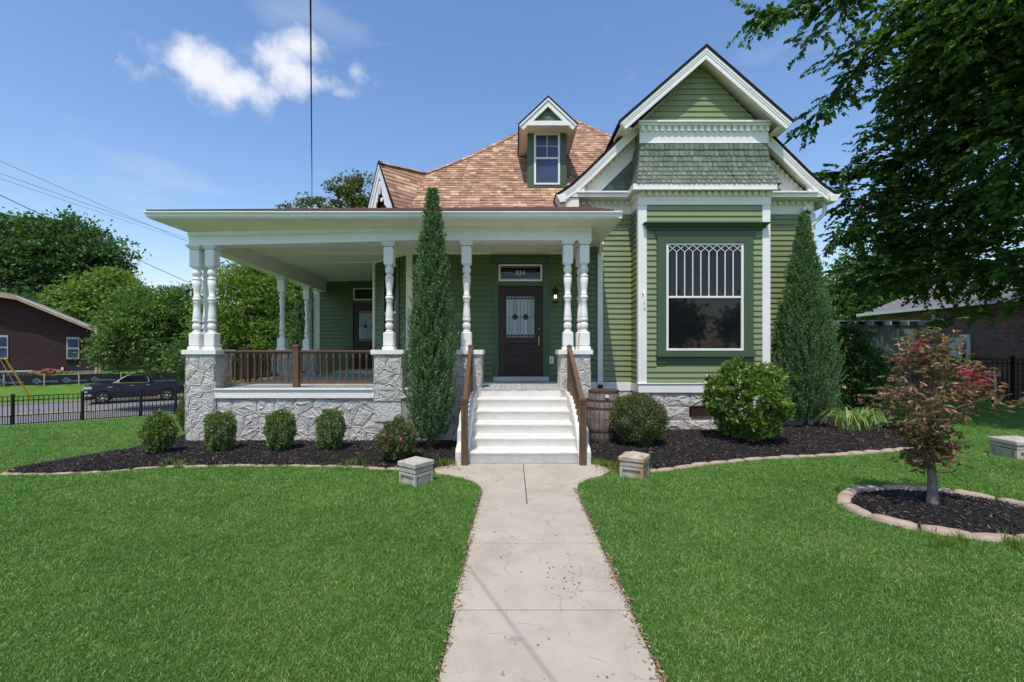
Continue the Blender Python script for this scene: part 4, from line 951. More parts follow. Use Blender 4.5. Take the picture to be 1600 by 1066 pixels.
def stone_face(parent, cells, M, relief=0.035, gap=0.007, m=M_STONE, ribbons=True):
    """each cell a rock-faced stone; M maps (u, out, z) to the world"""
    rb = MB(); done = set()
    for P in cells:
        for i in range(len(P)):
            p, q = P[i], P[(i + 1) % len(P)]; key = tuple(sorted(((round(p[0], 2), round(p[1], 2)), (round(q[0], 2), round(q[1], 2)))))
            if key in done or random.random() < .42: continue
            done.add(key); dx, dz = q[0] - p[0], q[1] - p[1]; l = math.hypot(dx, dz)
            if l < .05: continue
            n_ = max(2, int(l / .07)); nx_, nz_ = -dz / l, dx / l; vs = []
            for k in range(n_ + 1):
                t = k / n_; w_ = random.uniform(.006, .012) * (.6 if k in (0, n_) else 1); j = random.uniform(-.006, .006); o_ = relief * .75 + random.uniform(.003, .010)
                x_, z_ = p[0] + dx * t + nx_ * j, p[1] + dz * t + nz_ * j; vs += [(x_ - nx_ * (w_ + .005), -.004, z_ - nz_ * (w_ + .005)), (x_ - nx_ * w_ * .6, -o_, z_ - nz_ * w_ * .6), (x_ + nx_ * w_ * .6, -o_, z_ + nz_ * w_ * .6), (x_ + nx_ * (w_ + .005), -.004, z_ + nz_ * (w_ + .005))]
            rb.add(vs, [(k * 4 + c, k * 4 + c + 1, k * 4 + c + 5, k * 4 + c + 4) for k in range(n_) for c in range(3)], M=M)
    if ribbons: tag(part(rb, 'mortar_ribbons', M_MORTAR, parent=parent), kind='stuff')
    for P in cells:
        # resample the outline
        pts = []
        for i in range(len(P)):
            p, q = P[i], P[(i + 1) % len(P)]; L = math.hypot(q[0] - p[0], q[1] - p[1]); n = max(1, min(3, int(L / 0.10)))
            for k in range(n): pts.append((p[0] + (q[0] - p[0]) * k / n, p[1] + (q[1] - p[1]) * k / n))
        cx = sum(p[0] for p in pts) / len(pts); cz = sum(p[1] for p in pts) / len(pts); n = len(pts)
        rad = sum(math.hypot(p[0] - cx, p[1] - cz) for p in pts) / n
        def ring(inset, hfun):
            r = []
            for (x, z) in pts:
                d = math.hypot(x - cx, z - cz) or 1; f = max(0.05, (d - inset) / d); r.append((cx + (x - cx) * f, hfun(), cz + (z - cz) * f))
            return r
        base = ring(gap * 0.6, lambda: -0.01); r1 = ring(gap, lambda: relief * random.uniform(0.25, 0.6)); r2 = ring(min(rad * 0.38, 0.045), lambda: relief * random.uniform(0.55, 0.95)); r3 = ring(rad * 0.68, lambda: relief * random.uniform(0.55, 1.15))
        c0 = (cx, relief * random.uniform(0.8, 1.3), cz)
        vs = [(x, -y, z) for x, y, z in base + r1 + r2 + r3 + [c0]]; fs = []
        for a in range(3): fs += [(a * n + i, a * n + (i + 1) % n, (a + 1) * n + (i + 1) % n, (a + 1) * n + i) for i in range(n)]
        fs += [(3 * n + i, 3 * n + (i + 1) % n, 4 * n) for i in range(n)]
        b = MB(); b.add(vs, fs, M=M); part(b, 'stone', m, parent=parent)
def pier(x0, x1, y0, y1, z0, z1, front=(3, 6), side=None, right=True, left=False, cap=True):
    b = MB(); b.box(x0 - .006, x1 + .006, y0 - .008, y1, z0 - 0.4, z1); p = part(b, 'stone_pier', M_MORTAR)
    w = x1 - x0; h = z1 - z0
    stone_face(p, voronoi_cells(w, h, *front), T(x0, y0, z0), 0.030)
    d = y1 - y0
    if right: stone_face(p, voronoi_cells(d, h, *front), T(x1, y0, z0) @ Matrix.Rotation(R(90), 4, 'Z'), 0.024)
    if left: stone_face(p, voronoi_cells(d, h, *front), T(x0, y1, z0) @ Matrix.Rotation(R(-90), 4, 'Z'), 0.024)
    if cap: trim('pier_cap', [(x0 - .06, x1 + .06, y0 - .055, y1 + .05, z1, 1.752)], M_WHITE, 0.006, p)
    return p
PZ = 1.665
pier(-6.14, -5.615, 8.58, 9.10, -0.06, PZ, (2, 7))
pier(-2.60, -2.10, 8.60, 9.10, 0.80, PZ, (2, 3))
pier(-1.12, -0.60, 8.58, 9.10, 0.0, PZ, (2, 6))
pier(0.93, 1.46, 8.58, 9.10, 0.0, PZ, (2, 6), left=True)
pier(-6.14, -5.64, 11.62, 12.1, FL, PZ, (2, 3)); pier(-6.14, -5.64, 13.05, 13.55, FL, PZ, (2, 3))
# base wall of the porch
bw = trim('porch_base_wall', [(-5.61, -1.12, 8.635, 8.9, -0.4, 0.84)], M_MORTAR, 0)
stone_face(bw, voronoi_cells(3.51, 0.86, 10, 3), T(-5.61, 8.645, -0.02), 0.042, 0.009)
stone_face(bw, voronoi_cells(0.4, 0.30, 2, 1), T(-2.08, 8.645, -0.02), 0.03)
trim('cement_patch', [(-2.09, -1.65, 8.60, 8.64, 0.28, 0.82)], M_CONC, 0.02)
trim('porch_base_wall', [(-6.14, -5.9, 9.1, WINGY, -1.2, 0.84)], M_MORTAR, 0)
# foundation under bay and walls
fb = trim('bay_foundation', [(2.77, 5.60, BY + 0.03, WY, -0.2, 0.82)], M_MORTAR, 0)
cells = ashlar_cells(2.86, 0.84, [0.24, 0.30, 0.30])
cells = [c for c in cells if not (c[0][1] > 0.2 and c[0][1] < 0.5 and c[1][0] > 1.22 and c[0][0] < 1.72)]
stone_face(fb, cells + [[(0.75, 0.24), (1.21, 0.24), (1.21, 0.54), (0.75, 0.54)][0:4]] * 0, T(2.76, BY + 0.03, -0.02), 0.05, 0.005, ribbons=False)
q = MB()
vx0, vx1, vz0, vz1 = 3.90, 4.36, 0.30, 0.52
q.box(vx0, vx1, BY - 0.01, BY + 0.02, vz0 - .01, vz0 + .01); q.box(vx0, vx1, BY - 0.01, BY + 0.02, vz1, vz1 + .02)
for k in range(12):
    a_ = vx0 + .02 + k * .038; q.bar((a_, BY + .005, vz0), (a_, BY + .005, vz1), .005); q.bar((vx0, BY + .008, vz0 + .018 * k + .01), (vx1, BY + .008, vz0 + .018 * k + .01), .004)
part(q, 'foundation_vent', M_RUST, parent=fb)
trim('vent_shade_sheet', [(vx0 - .08, vx1 + .1, BY + 0.02, BY + 0.028, vz0, vz1)], M_BLACK, 0, fb)  # black sheet stands in for the shade inside the vent
fw = trim('wall_foundation', [(1.5, 2.77, WY - .005, WY + .1, -0.2, 0.81), (5.6, 6.95, WY - .005, WY + .1, -0.2, 0.81)], M_MORTAR, 0)
stone_face(fw, ashlar_cells(1.2, 0.82, [0.27, 0.27, 0.28]), T(1.55, WY - 0.005, 0), 0.035)
stone_face(fw, ashlar_cells(1.33, 0.82, [0.27, 0.27, 0.28]), T(5.61, WY - 0.005, 0), 0.035)

# ---- turned columns
def column_mesh():
    b = MB(); s = 80.5
    zz = lambda py: (546 - py) / s; rr = lambda w: w / 2 / s
    def blk(w0, w1, pa, pb):  # square block with chamfered ends
        a, c = zz(pa), zz(pb); h = w0 / 2 / s; k = 0.022
        vs = []; 
        for (z, e, ch) in ((a, h * .78, h * .5), (a + k, h, h * .14), (c - k, h, h * .14), (c, h * .78, h * .5)):
            for (sx, sy) in ((1, 1), (-1, 1), (-1, -1), (1, -1)):
                if sx * sy > 0: vs += [(sx * e, sy * (e - ch), z), (sx * (e - ch), sy * e, z)]
                else: vs += [(sx * (e - ch), sy * e, z), (sx * e, sy * (e - ch), z)]
        fs = [(r * 8 + i, r * 8 + (i + 1) % 8, (r + 1) * 8 + (i + 1) % 8, (r + 1) * 8 + i) for r in range(3) for i in range(8)] + [tuple(range(8))[::-1], tuple(range(24, 32))]
        b.add(vs, fs)
    b.box(-.112, .112, -.112, .112, 0, zz(541.5)); b.box(-.10, .10, -.10, .10, zz(541.5), zz(540))
    blk(16.0, 16.0, 540.5, 518)
    prof = [(518.5, 9), (517.5, 12), (516, 12), (515.5, 9.5), (514, 8.6)]
    for t in range(9):
        a = math.pi * t / 8; prof.append((508.5 + 5.2 * math.cos(a), 8.2 + 4.6 * math.sin(a)))
    prof += [(502.6, 8.4), (501.5, 9), (500.8, 12.4), (498.2, 12.8), (497.2, 11.2), (496, 12.0), (490, 11.2), (480, 9.6), (471, 8.6), (470, 10.0), (468.6, 10.4), (468, 8.8)]
    for t in range(7):
        a = math.pi * t / 6; prof.append((464.6 + 3.0 * math.cos(a), 9.0 + 3.4 * math.sin(a)))
    prof += [(461.2, 10), (460, 10.4), (459.2, 8.4), (452, 9.2), (444, 11.2), (435, 12.6), (434, 10.5), (433, 13.0), (431, 13.0), (430, 10), (428, 8.8)]
    for t in range(9):
        a = math.pi * t / 8; prof.append((421.8 + 5.2 * math.cos(a), 8.4 + 4.6 * math.sin(a)))
    prof += [(415.4, 9), (414.8, 11.5), (413.4, 11.5), (413, 9)]
    b.lathe([(zz(p), rr(w)) for p, w in prof], seg=20)
    blk(15, 15, 414, 384)
    b.prism([(-.095, zz(384.5)), (.095, zz(384.5)), (.135, zz(380)), (.135, zz(377.7)), (-.135, zz(377.7)), (-.135, zz(380))], 'y', -.10, .10)
    b.prism([(-.095, zz(384.5)), (.095, zz(384.5)), (.135, zz(380)), (.135, zz(377.9)), (-.135, zz(377.9)), (-.135, zz(380))], 'x', -.099, .099)
    b.box(-.135, .135, -.135, .135, zz(380), zz(377.8))
    me = b.mesh('porch_column'); me.materials.append(M_WHITE); return me
cmh = column_mesh(); H0 = (546 - 377.7) / 80.5
for (x, y) in ((-6.04, 8.73), (-5.75, 8.73), (-6.04, 9.01), (-2.38, 8.84), (-0.88, 8.84), (1.07, 8.75), (1.385, 8.75), (1.36, 9.0), (-5.98, 11.86), (-5.98, 13.30)):
    top = 3.846 + sag(x) if y < 10 else 3.745 - 0.16 * (y - 8.98) / 5.5
    o = inst('porch_column', cmh, house, T(x, y, 1.752) @ Matrix.Diagonal((1, 1, (top - 1.752) / H0, 1)))
# ---- railings
def baluster_mesh(h, r=0.017):
    b = MB(); b.box(-r, r, -r, r, 0, h * .16); b.box(-r, r, -r, r, h * .86, h)
    b.lathe([(h * .16, r * .8), (h * .2, r * 1.25), (h * .24, r * .75), (h * .45, r * 1.15), (h * .55, r * .8), (h * .58, r * 1.25), (h * .61, r * .75), (h * .8, r * 1.0), (h * .83, r * 1.3), (h * .86, r * .8)], seg=8)
    me = b.mesh('baluster'); me.materials.append(M_WOOD); return me
bal = baluster_mesh(0.58)
def newel(name, x, y, z0, z1, w, parent):
    b = MB(); b.box(x - w, x + w, y - w, y + w, z0, z1 - .10); b.box(x - w - .008, x + w + .008, y - w - .008, y + w + .008, z1 - .10, z1 - .08)
    b.box(x - w + .006, x + w - .006, y - w + .006, y + w - .006, z1 - .08, z1 - .065); b.box(x - w - .006, x + w + .006, y - w - .006, y + w + .006, z1 - .065, z1 - .02)
    b.add([(x - w, y - w, z1 - .02), (x + w, y - w, z1 - .02), (x + w, y + w, z1 - .02), (x - w, y + w, z1 - .02), (x, y, z1)], [(0, 1, 4), (1, 2, 4), (2, 3, 4), (3, 0, 4)])
    return part(b, name, M_WOOD, 0.004, parent)
def railing(x0, y0, x1, y1, n=None, zt=1.745):
    b = MB(); b.bar((x0, y0, zt - .017), (x1, y1, zt - .017), .075, .034); b.bar((x0, y0, zt - .045), (x1, y1, zt - .045), .04, .03); b.bar((x0, y0, 1.115), (x1, y1, 1.115), .06, .035)
    rl = part(b, 'porch_railing', M_WOOD, 0.004)
    L = math.hypot(x1 - x0, y1 - y0); n = n or int(L / 0.128)
    for k in range(n):
        t = (k + .5) / n; inst('baluster', bal, rl, T(x0 + (x1 - x0) * t, y0 + (y1 - y0) * t, 1.118))
    return rl
rl = railing(-5.55, 8.80, -2.62, 8.80, 23); newel('newel_post', -4.16, 8.79, FL, 1.86, 0.056, rl)
railing(-2.10, 8.80, -1.12, 8.80, 7)
rl = railing(-5.98, 9.15, -5.98, 11.6, 19); newel('newel_post', -5.98, 10.3, FL, 1.84, 0.056, rl)
railing(-5.98, 12.12, -5.98, 13.03, 7); railing(-5.98, 13.57, -5.98, 14.3, 5)
# ---- steps
edges = [(6.91, 0.205), (7.245, 0.357), (7.58, 0.524), (7.915, 0.70), (8.25, 0.872)]
stp = None
for i, (y, z) in enumerate(edges):
    b = MB(); x0, x1 = -0.655, 1.0; nx = 14; zb = edges[i - 1][1] - .01 if i else -0.1
    xs_ = [x0 + (x1 - x0) * k / nx for k in range(nx + 1)]; yb = 8.9
    prof_ = lambda jx: [(y + .016 + jx, zb), (y + .012 + jx, z - .055), (y - .004 + jx, z - .03), (y - .006 + jx, z - .012), (y + .01 + jx, z), (y + .15, z - .004), (yb if i == 4 else edges[i + 1][0] + 0.05, z + .004)]
    rows_ = []
    for x in xs_:
        j = random.gauss(0, .0028); rows_.append([(x, p[0], p[1] + random.gauss(0, .0015)) for p in prof_(j)])
    n7 = 7; vs = [p for r_ in rows_ for p in r_]
    fs = [(a * n7 + c, (a + 1) * n7 + c, (a + 1) * n7 + c + 1, a * n7 + c + 1) for a in range(nx) for c in range(n7 - 1)]
    b.add(vs, fs, True)
    b.add([rows_[0][k] for k in range(n7)] + [(x0, rows_[0][-1][1], zb)], [tuple(range(8))]); b.add([rows_[-1][k] for k in range(n7)] + [(x1, rows_[0][-1][1], zb)], [tuple(range(8))[::-1]])
    part(b, 'porch_step', M_STEPS)
trim('porch_step', [(-0.655, 1.0, 8.575, 8.9, 0.86, 0.995)], M_STEPS, 0.01)
for sx, xa, xb in ((-1, -0.86, -0.657), (1, 1.002, 1.20)):
    b = MB()
    b.prism([(6.88, -.1), (6.88, .20), (6.93, .26), (7.10, .30), (7.12, .50), (7.34, .55), (7.40, .70), (7.75, .78), (7.8, .86), (8.58, .95), (8.58, -.1)], 'x', xa if sx < 0 else xb, (xa + xb) / 2 + sx * -0.0)
    b.prism([(6.93, -.1), (6.93, .15), (7.02, .36), (7.30, .62), (7.65, .80), (8.0, .93), (8.58, .98), (8.58, -.1)], 'x', (xa + xb) / 2 + .001 * sx, xb if sx < 0 else xa)
    part(b, 'cheek_wall', M_STEPS, 0.02)
sb = baluster_mesh(0.62, 0.015)
for x0, x1 in ((-0.712, -0.775), (1.065, 1.075)):
    b = MB(); b.bar((x0, 6.86, 0.99), (x1, 8.50, 1.79), .07, .045); b.bar((x0, 6.88, 0.30), (x1, 8.50, 1.12), .045, .04)
    r_ = part(b, 'stair_railing', M_WOOD, 0.005)
    newel('newel_post', x0, 6.85, 0.0, 1.045, 0.05, r_); newel('newel_post', x1, 8.52, FL - .15, 1.855, 0.04, r_)
    for k in range(10):
        t = (k + .7) / 10.6; y = 6.88 + 1.62 * t; inst('baluster', sb, r_, T(x0 + (x1 - x0) * t, y, 0.32 + 0.81 * t))
# ---- downspouts, security light, spigot, cable bracket
b = MB(); b.tube([(2.01, 8.6, 4.1), (2.01, 8.6, 4.1)], .01) if False else None
b.box(1.965, 2.085, WY - .085, WY - .005, 0.95, 3.98); b.bar((2.02, WY - .05, 3.95), (2.0, WY - .35, 4.14), .08); part(b, 'downspout', M_WHITE, 0.008)
trim('downspout_boot', [(1.97, 2.08, WY - .09, WY - .0, 0.70, 0.955)], M_BLACK, 0.01)
b = MB(); p0 = W(1291, 322, 10.3); 
b.tube([(7.10, 10.32, 5.05), (7.10, 10.36, 4.86), (7.02, 10.42, 4.74), (6.88, 10.46, 4.62), (6.87, 10.46, 4.45), (6.87, 10.46, 1.0)], .045, 8); part(b, 'downspout', M_WHITE)
b = MB(); cx, cy, cz = 6.62, WY - .08, 5.02
b.box(cx + .08, cx + .22, WY - .1, WY - .03, 4.98, 5.10)
for dx_, dz_ in ((.02, -.04), (.15, -.05)):
    b.lathe([(0, .02), (.03, .045), (.09, .055), (.10, .03)], seg=10, M=T(cx + dx_, cy - .02, cz + dz_) @ Matrix.Rotation(R(110), 4, 'X'))
sl = part(b, 'security_light', M_WHITE)
b = MB(); b.box(cx + .08, cx + .2, WY - .12, WY - .05, 4.86, 4.93); part(b, 'motion_sensor', M_BLACK, parent=sl)
b = MB(); b.tube([(2.86, BY - .03, 3.02), (2.86, BY - .07, 3.02), (2.86, BY - .07, 2.78)], .012, 6); b.box(2.82, 2.87, BY - .06, BY - .028, 2.97, 3.03); b.box(2.86, 2.885, BY - .06, BY - .028, 2.66, 2.80); part(b, 'wall_bracket', M_WHITE)

# ------------------------------------------------------------------ walkway
tag(MB().box(-0.40, 0.80, -3, 6.9, -0.05, 0.004).build('walkway_bed', M_MULCH), kind='structure')
wk = MB().box(-0.39, 0.79, -3, -1.0, -0.05, 0.022).build('walkway', M_WALK); tag(wk, kind='structure')
def slab(poly):
    b = MB(); b.prism(poly, 'z', -0.04, 0.022); b.build('slab', M_WALK, wk, 0.006)
sl_ys = [-1.0, 0.4, 1.72, 3.03, 4.08, 5.12]
for i in range(len(sl_ys) - 1):
    a, c = sl_ys[i] + .006, sl_ys[i + 1] - .006; slab([(-0.40, a), (0.79, a), (0.785, c), (-0.375, c)])
slab([(-0.372, 5.124), (0.166, 5.124), (0.166, 6.905), (-0.95, 6.905), (-1.13, 6.62), (-1.07, 6.42), (-0.75, 6.25), (-0.50, 6.0), (-0.39, 5.75), (-0.36, 5.5)])
slab([(0.174, 5.124), (0.785, 5.124), (0.80, 5.6), (0.86, 5.9), (1.02, 6.12), (1.25, 6.3), (1.42, 6.55), (1.32, 6.905), (0.174, 6.905)])

# ------------------------------------------------------------------ beds
BEDL = [(-7.18, 6.45), (-6.5, 6.42), (-5.9, 6.55), (-5.29, 6.80), (-4.6, 6.88), (-3.89, 6.90), (-2.92, 6.90), (-2.3, 6.80), (-1.88, 6.68), (-1.3, 6.66), (-0.98, 6.72), (-0.84, 6.95), (-0.84, 8.75), (-6.0, 8.75), (-6.2, 9.9), (-6.75, 9.9), (-6.72, 8.6), (-6.72, 8.1), (-6.95, 7.6), (-7.20, 7.1), (-7.32, 6.7)]
BEDR = [(1.18, 7.0), (1.38, 6.72), (1.7, 6.52), (2.14, 6.60), (2.8, 6.92), (3.56, 7.22), (4.4, 7.42), (5.37, 7.60), (6.46, 7.88), (7.2, 8.2), (7.75, 8.75), (8.3, 9.5), (8.9, 10.2), (8.6, 11.6), (7.0, 12.5), (6.9, 10.45), (5.6, 10.45), (5.6, 9.93), (2.77, 9.93), (2.7, 10.5), (1.18, 10.5)]
def ell(cx, cy, a, c, n=40, ex=2.0):
    return [(cx + a * math.copysign(abs(math.cos(t)) ** (2 / ex), math.cos(t)), cy + c * math.copysign(abs(math.sin(t)) ** (2 / ex), math.sin(t))) for t in [2 * math.pi * k / n for k in range(n)]]
ISL_C = (4.74, 4.93); ISL = ell(ISL_C[0], ISL_C[1], 0.93, 0.70)
def pip(poly, X, Y):
    X = np.asarray(X, float); Y = np.asarray(Y, float); ins = np.zeros(X.shape, bool); n = len(poly)
    for i in range(n):
        xa, ya = poly[i]; xb, yb = poly[(i + 1) % n]
        if ya == yb: continue
        c = ((ya > Y) != (yb > Y)) & (X < (xb - xa) * (Y - ya) / (yb - ya) + xa); ins ^= c
    return ins
def edist(poly, X, Y):
    X = np.asarray(X, float); Y = np.asarray(Y, float); d = np.full(X.shape, 1e9)
    for i in range(len(poly)):
        xa, ya = poly[i]; xb, yb = poly[(i + 1) % len(poly)]; L2 = (xb - xa) ** 2 + (yb - ya) ** 2
        t = np.clip(((X - xa) * (xb - xa) + (Y - ya) * (yb - ya)) / L2, 0, 1); d = np.minimum(d, np.hypot(X - xa - t * (xb - xa), Y - ya - t * (yb - ya)))
    return d
def bedh(poly, X, Y, mound): return 0.012 + np.minimum(edist(poly, X, Y) * 0.13, mound)
BEDS = [(BEDL, 0.06), (BEDR, 0.10), (ISL, 0.06)]
chip_pts = []
for poly, mound in BEDS:
    b = MB(); b.add([(x, y, 0.012) for x, y in poly], [tuple(range(len(poly)))])
    x0, x1, y0, y1 = min(p[0] for p in poly), max(p[0] for p in poly), min(p[1] for p in poly), max(p[1] for p in poly); g = 0.09
    gx = np.arange(x0, x1 + g, g); gy = np.arange(y0, y1 + g, g); XX, YY = np.meshgrid(gx, gy); ins = pip(poly, XX, YY)
    Z = bedh(poly, XX, YY, mound) + rng.normal(0, .006, XX.shape); idx = -np.ones(XX.shape, int); vs = []
    for j in range(XX.shape[0]):
        for i in range(XX.shape[1]):
            if ins[j, i]: idx[j, i] = len(vs); vs.append((XX[j, i], YY[j, i], Z[j, i]))
    fs = [(idx[j, i], idx[j, i + 1], idx[j + 1, i + 1], idx[j + 1, i]) for j in range(XX.shape[0] - 1) for i in range(XX.shape[1] - 1) if min(idx[j, i], idx[j, i + 1], idx[j + 1, i + 1], idx[j + 1, i]) >= 0]
    b.add(vs, fs, True); tag(b.build('mulch_bed', M_MULCH), kind='structure')
    n = int((x1 - x0) * (y1 - y0) * 900); cx_ = rng.uniform(x0, x1, n); cy_ = rng.uniform(y0, y1, n); k_ = pip(poly, cx_, cy_); cx_, cy_ = cx_[k_], cy_[k_]
    cz_ = bedh(poly, cx_, cy_, mound) + 0.006; chip_pts.append(np.stack([cx_, cy_, cz_], 1))
chip_pts = np.concatenate(chip_pts)
chip_pts = chip_pts[~((chip_pts[:, 1] > 8.9) & (chip_pts[:, 0] < 0))]

# ------------------------------------------------------------------ instanced ground cover
def gn_scatter(name, pts, rot, scl, protos):
    col = bpy.data.collections.new(name + '_source')
    for o in protos: col.objects.link(o)
    me = bpy.data.meshes.new(name); me.vertices.add(len(pts)); me.vertices.foreach_set('co', pts.astype(np.float32).ravel())
    a = me.attributes.new('rot', 'FLOAT_VECTOR', 'POINT'); a.data.foreach_set('vector', rot.astype(np.float32).ravel())
    a = me.attributes.new('scl', 'FLOAT', 'POINT'); a.data.foreach_set('value', scl.astype(np.float32))
    a = me.attributes.new('pick', 'INT', 'POINT'); a.data.foreach_set('value', rng.integers(0, len(protos), len(pts)).astype(np.int32))
    o = bpy.data.objects.new(name, me); COL.objects.link(o)
    ng = bpy.data.node_groups.new(name, 'GeometryNodeTree')
    ng.interface.new_socket('Geometry', in_out='INPUT', socket_type='NodeSocketGeometry'); ng.interface.new_socket('Geometry', in_out='OUTPUT', socket_type='NodeSocketGeometry')
    N = ng.nodes; L = ng.links; gi = N.new('NodeGroupInput'); go = N.new('NodeGroupOutput')
    iop = N.new('GeometryNodeInstanceOnPoints'); ci = N.new('GeometryNodeCollectionInfo'); ci.inputs['Collection'].default_value = col
    ci.inputs['Separate Children'].default_value = True; ci.inputs['Reset Children'].default_value = True
    def na(n, t): q = N.new('GeometryNodeInputNamedAttribute'); q.data_type = t; q.inputs['Name'].default_value = n; return q.outputs['Attribute']
    L.new(gi.outputs[0], iop.inputs['Points']); L.new(ci.outputs[0], iop.inputs['Instance']); iop.inputs['Pick Instance'].default_value = True
    L.new(na('pick', 'INT'), iop.inputs['Instance Index']); L.new(na('rot', 'FLOAT_VECTOR'), iop.inputs['Rotation']); L.new(na('scl', 'FLOAT'), iop.inputs['Scale'])
    L.new(iop.outputs[0], go.inputs[0])
    md = o.modifiers.new('scatter', 'NODES'); md.node_group = ng
    return tag(o, kind='stuff')
def tuft(nb_, spread, h0, h1, w, lean, m, name='tuft'):
    b = MB()
    for _ in range(nb_):
        a = random.uniform(0, 6.283); r = spread * math.sqrt(random.random()); x, y = r * math.cos(a), r * math.sin(a)
        h = random.uniform(h0, h1); d = random.uniform(0, 6.283); l = random.uniform(0, lean) * h; t = random.uniform(0, 6.283); wx, wy = w * math.cos(t) / 2, w * math.sin(t) / 2
        dx, dy = l * math.cos(d), l * math.sin(d)
        b.add([(x - wx, y - wy, -0.005), (x + wx, y + wy, -0.005), (x + wx * .8 + dx * .4, y + wy * .8 + dy * .4, h * .6), (x - wx * .8 + dx * .4, y - wy * .8 + dy * .4, h * .6), (x + dx, y + dy, h)], [(0, 1, 2, 3), (3, 2, 4)])
    me = b.mesh(name); me.materials.append(m); return bpy.data.objects.new(name, me)
tufts = [tuft(17, 0.044, 0.007, 0.027, 0.0040, 1.6, M_GRASS) for _ in range(8)]
def scatter_region(x0, x1, y0, y1, dens):
    n = int((x1 - x0) * (y1 - y0) * dens); return rng.uniform(x0, x1, n), rng.uniform(y0, y1, n)
gx, gy, gs = [], [], []
for (x0, x1, y0, y1, dens, sc) in ((-4.6, 4.6, 1.9, 3.2, 1900, 0.85), (-6.5, 6.5, 3.2, 5.0, 1050, 1.0), (-9.5, 9.5, 5.0, 7.5, 420, 1.25), (-16, -5.6, 7.5, 12, 150, 1.45), (6, 16, 7.5, 12, 140, 1.45), (-24, -9, 9, 19, 45, 2.1), (7.5, 22, 12, 18, 40, 2.1)):
    X, Y = scatter_region(x0, x1, y0, y1, dens); k = np.abs(X) < 1.2 * Y + 0.3; X, Y = X[k], Y[k]; gx.append(X); gy.append(Y); gs.append(np.full(X.shape, sc))
gx = np.concatenate(gx); gy = np.concatenate(gy); gs = np.concatenate(gs)
WALKP = [(-0.372, -1), (0.78, -1), (0.775, 5.3), (0.82, 5.7), (0.88, 5.92), (1.04, 6.10), (1.27, 6.28), (1.45, 6.55), (1.35, 6.95), (-0.95, 6.95), (-1.16, 6.62), (-1.09, 6.40), (-0.76, 6.22), (-0.51, 5.98), (-0.40, 5.73), (-0.365, 5.4)]
wob = 0.020 * np.sin(gy * 9.0) + 0.018 * np.sin(gy * 23 + gx * 7) + rng.normal(0, 0.016, gx.shape)
inw = pip(WALKP, gx, gy); dw = edist(WALKP, gx, gy); signed = np.where(inw, -dw, dw)
keep = signed > wob + 0.000
for poly, _ in BEDS:
    i_ = pip(poly, gx, gy); d_ = edist(poly, gx, gy); sg = np.where(i_, -d_, d_); keep &= sg > (0.13 if poly is ISL else 0.04) + rng.normal(0, .025, gx.shape)
keep &= ~((gx > -6.3) & (gx < 7.0) & (gy > 8.5))
sd = (gx - FX) * DY - (gy - FY) * DX; keep &= sd > 0.1
gx, gy, gs, signed = gx[keep], gy[keep], gs[keep], signed[keep]
gz = np.interp(sd[keep], [p[0] for p in SP], [p[1] for p in SP])
# long tufts creeping over the walk edge
gs = np.where(signed < 0.05, gs * rng.uniform(1.0, 1.5, gs.shape), gs * rng.uniform(0.8, 1.2, gs.shape))
rot = np.stack([rng.normal(0, .10, gx.shape), rng.normal(0, .10, gx.shape), rng.uniform(0, 6.283, gx.shape)], 1)
gn_scatter('grass', np.stack([gx, gy, gz], 1), rot, gs, tufts)
print('grass tufts', len(gx))
# weeds at the step foot and bed rims
wx, wy = [], []
for cx, cy, r_, n in ((1.40, 6.78, .13, 26), (1.28, 6.90, .08, 14), (1.62, 6.42, .12, 14), (-0.95, 6.86, .10, 16), (3.95, 4.05, .15, 14), (4.5, 4.02, .2, 14), (-5.0, 6.85, .25, 14), (-2.4, 6.84, .3, 18), (1.9, 6.5, .1, 10)):
    for _ in range(n): wx.append(random.gauss(cx, r_ * .6)); wy.append(random.gauss(cy, r_ * .5))
wt = [tuft(12, 0.03, 0.05, 0.13, 0.006, 0.8, M_LF_LIGHT, 'weed') for _ in range(3)]
P = np.stack([np.array(wx), np.array(wy), np.full(len(wx), 0.01)], 1)
gn_scatter('weeds', P, np.stack([rng.normal(0, .1, len(wx)), rng.normal(0, .1, len(wx)), rng.uniform(0, 6.28, len(wx))], 1), rng.uniform(.7, 1.2, len(wx)), wt)
# dry leaf litter and thatch along the walk and beds
M_DRY = m_leaf('dry_litter', [(0, (0.16, 0.085, 0.045)), (0.6, (0.33, 0.21, 0.13)), (1, (0.50, 0.38, 0.26))], 0.1)
def chip(l, w, h, m):
    b = MB(); vs = [(-l, -w, 0), (l, -w * .6, 0), (l * .9, w, 0), (-l * .8, w * .8, 0), (-l, -w, h), (l, -w * .6, h * .7), (l * .9, w, h), (-l * .8, w * .8, h * 1.2)]
    b.add(vs, [(4, 5, 6, 7), (0, 1, 5, 4), (1, 2, 6, 5), (2, 3, 7, 6), (3, 0, 4, 7)]); me = b.mesh('chip'); me.materials.append(m); return bpy.data.objects.new('chip', me)
chips = [chip(random.uniform(.010, .024), random.uniform(.003, .008), random.uniform(.003, .007), M_CHIP) for _ in range(8)]
n = len(chip_pts); print('chips', n)
gn_scatter('mulch', chip_pts, np.stack([rng.normal(0, .5, n), rng.normal(0, .5, n), rng.uniform(0, 6.28, n)], 1), rng.uniform(.7, 1.5, n), chips)
lx_, ly_ = [], []
for k in range(1300):
    y = random.uniform(2.0, 5.7); side = random.random()
    if side < .62: x = 0.785 + abs(random.gauss(0, .02)) * (1 if random.random() < .6 else -1)
    else: x = -0.385 + random.gauss(0, .016)
    lx_.append(x); ly_.append(y)
for k in range(220): lx_.append(random.gauss(1.42, .10)); ly_.append(random.gauss(6.62, .12))
for k in range(160): lx_.append(random.gauss(-1.0, .10)); ly_.append(random.gauss(6.72, .08))
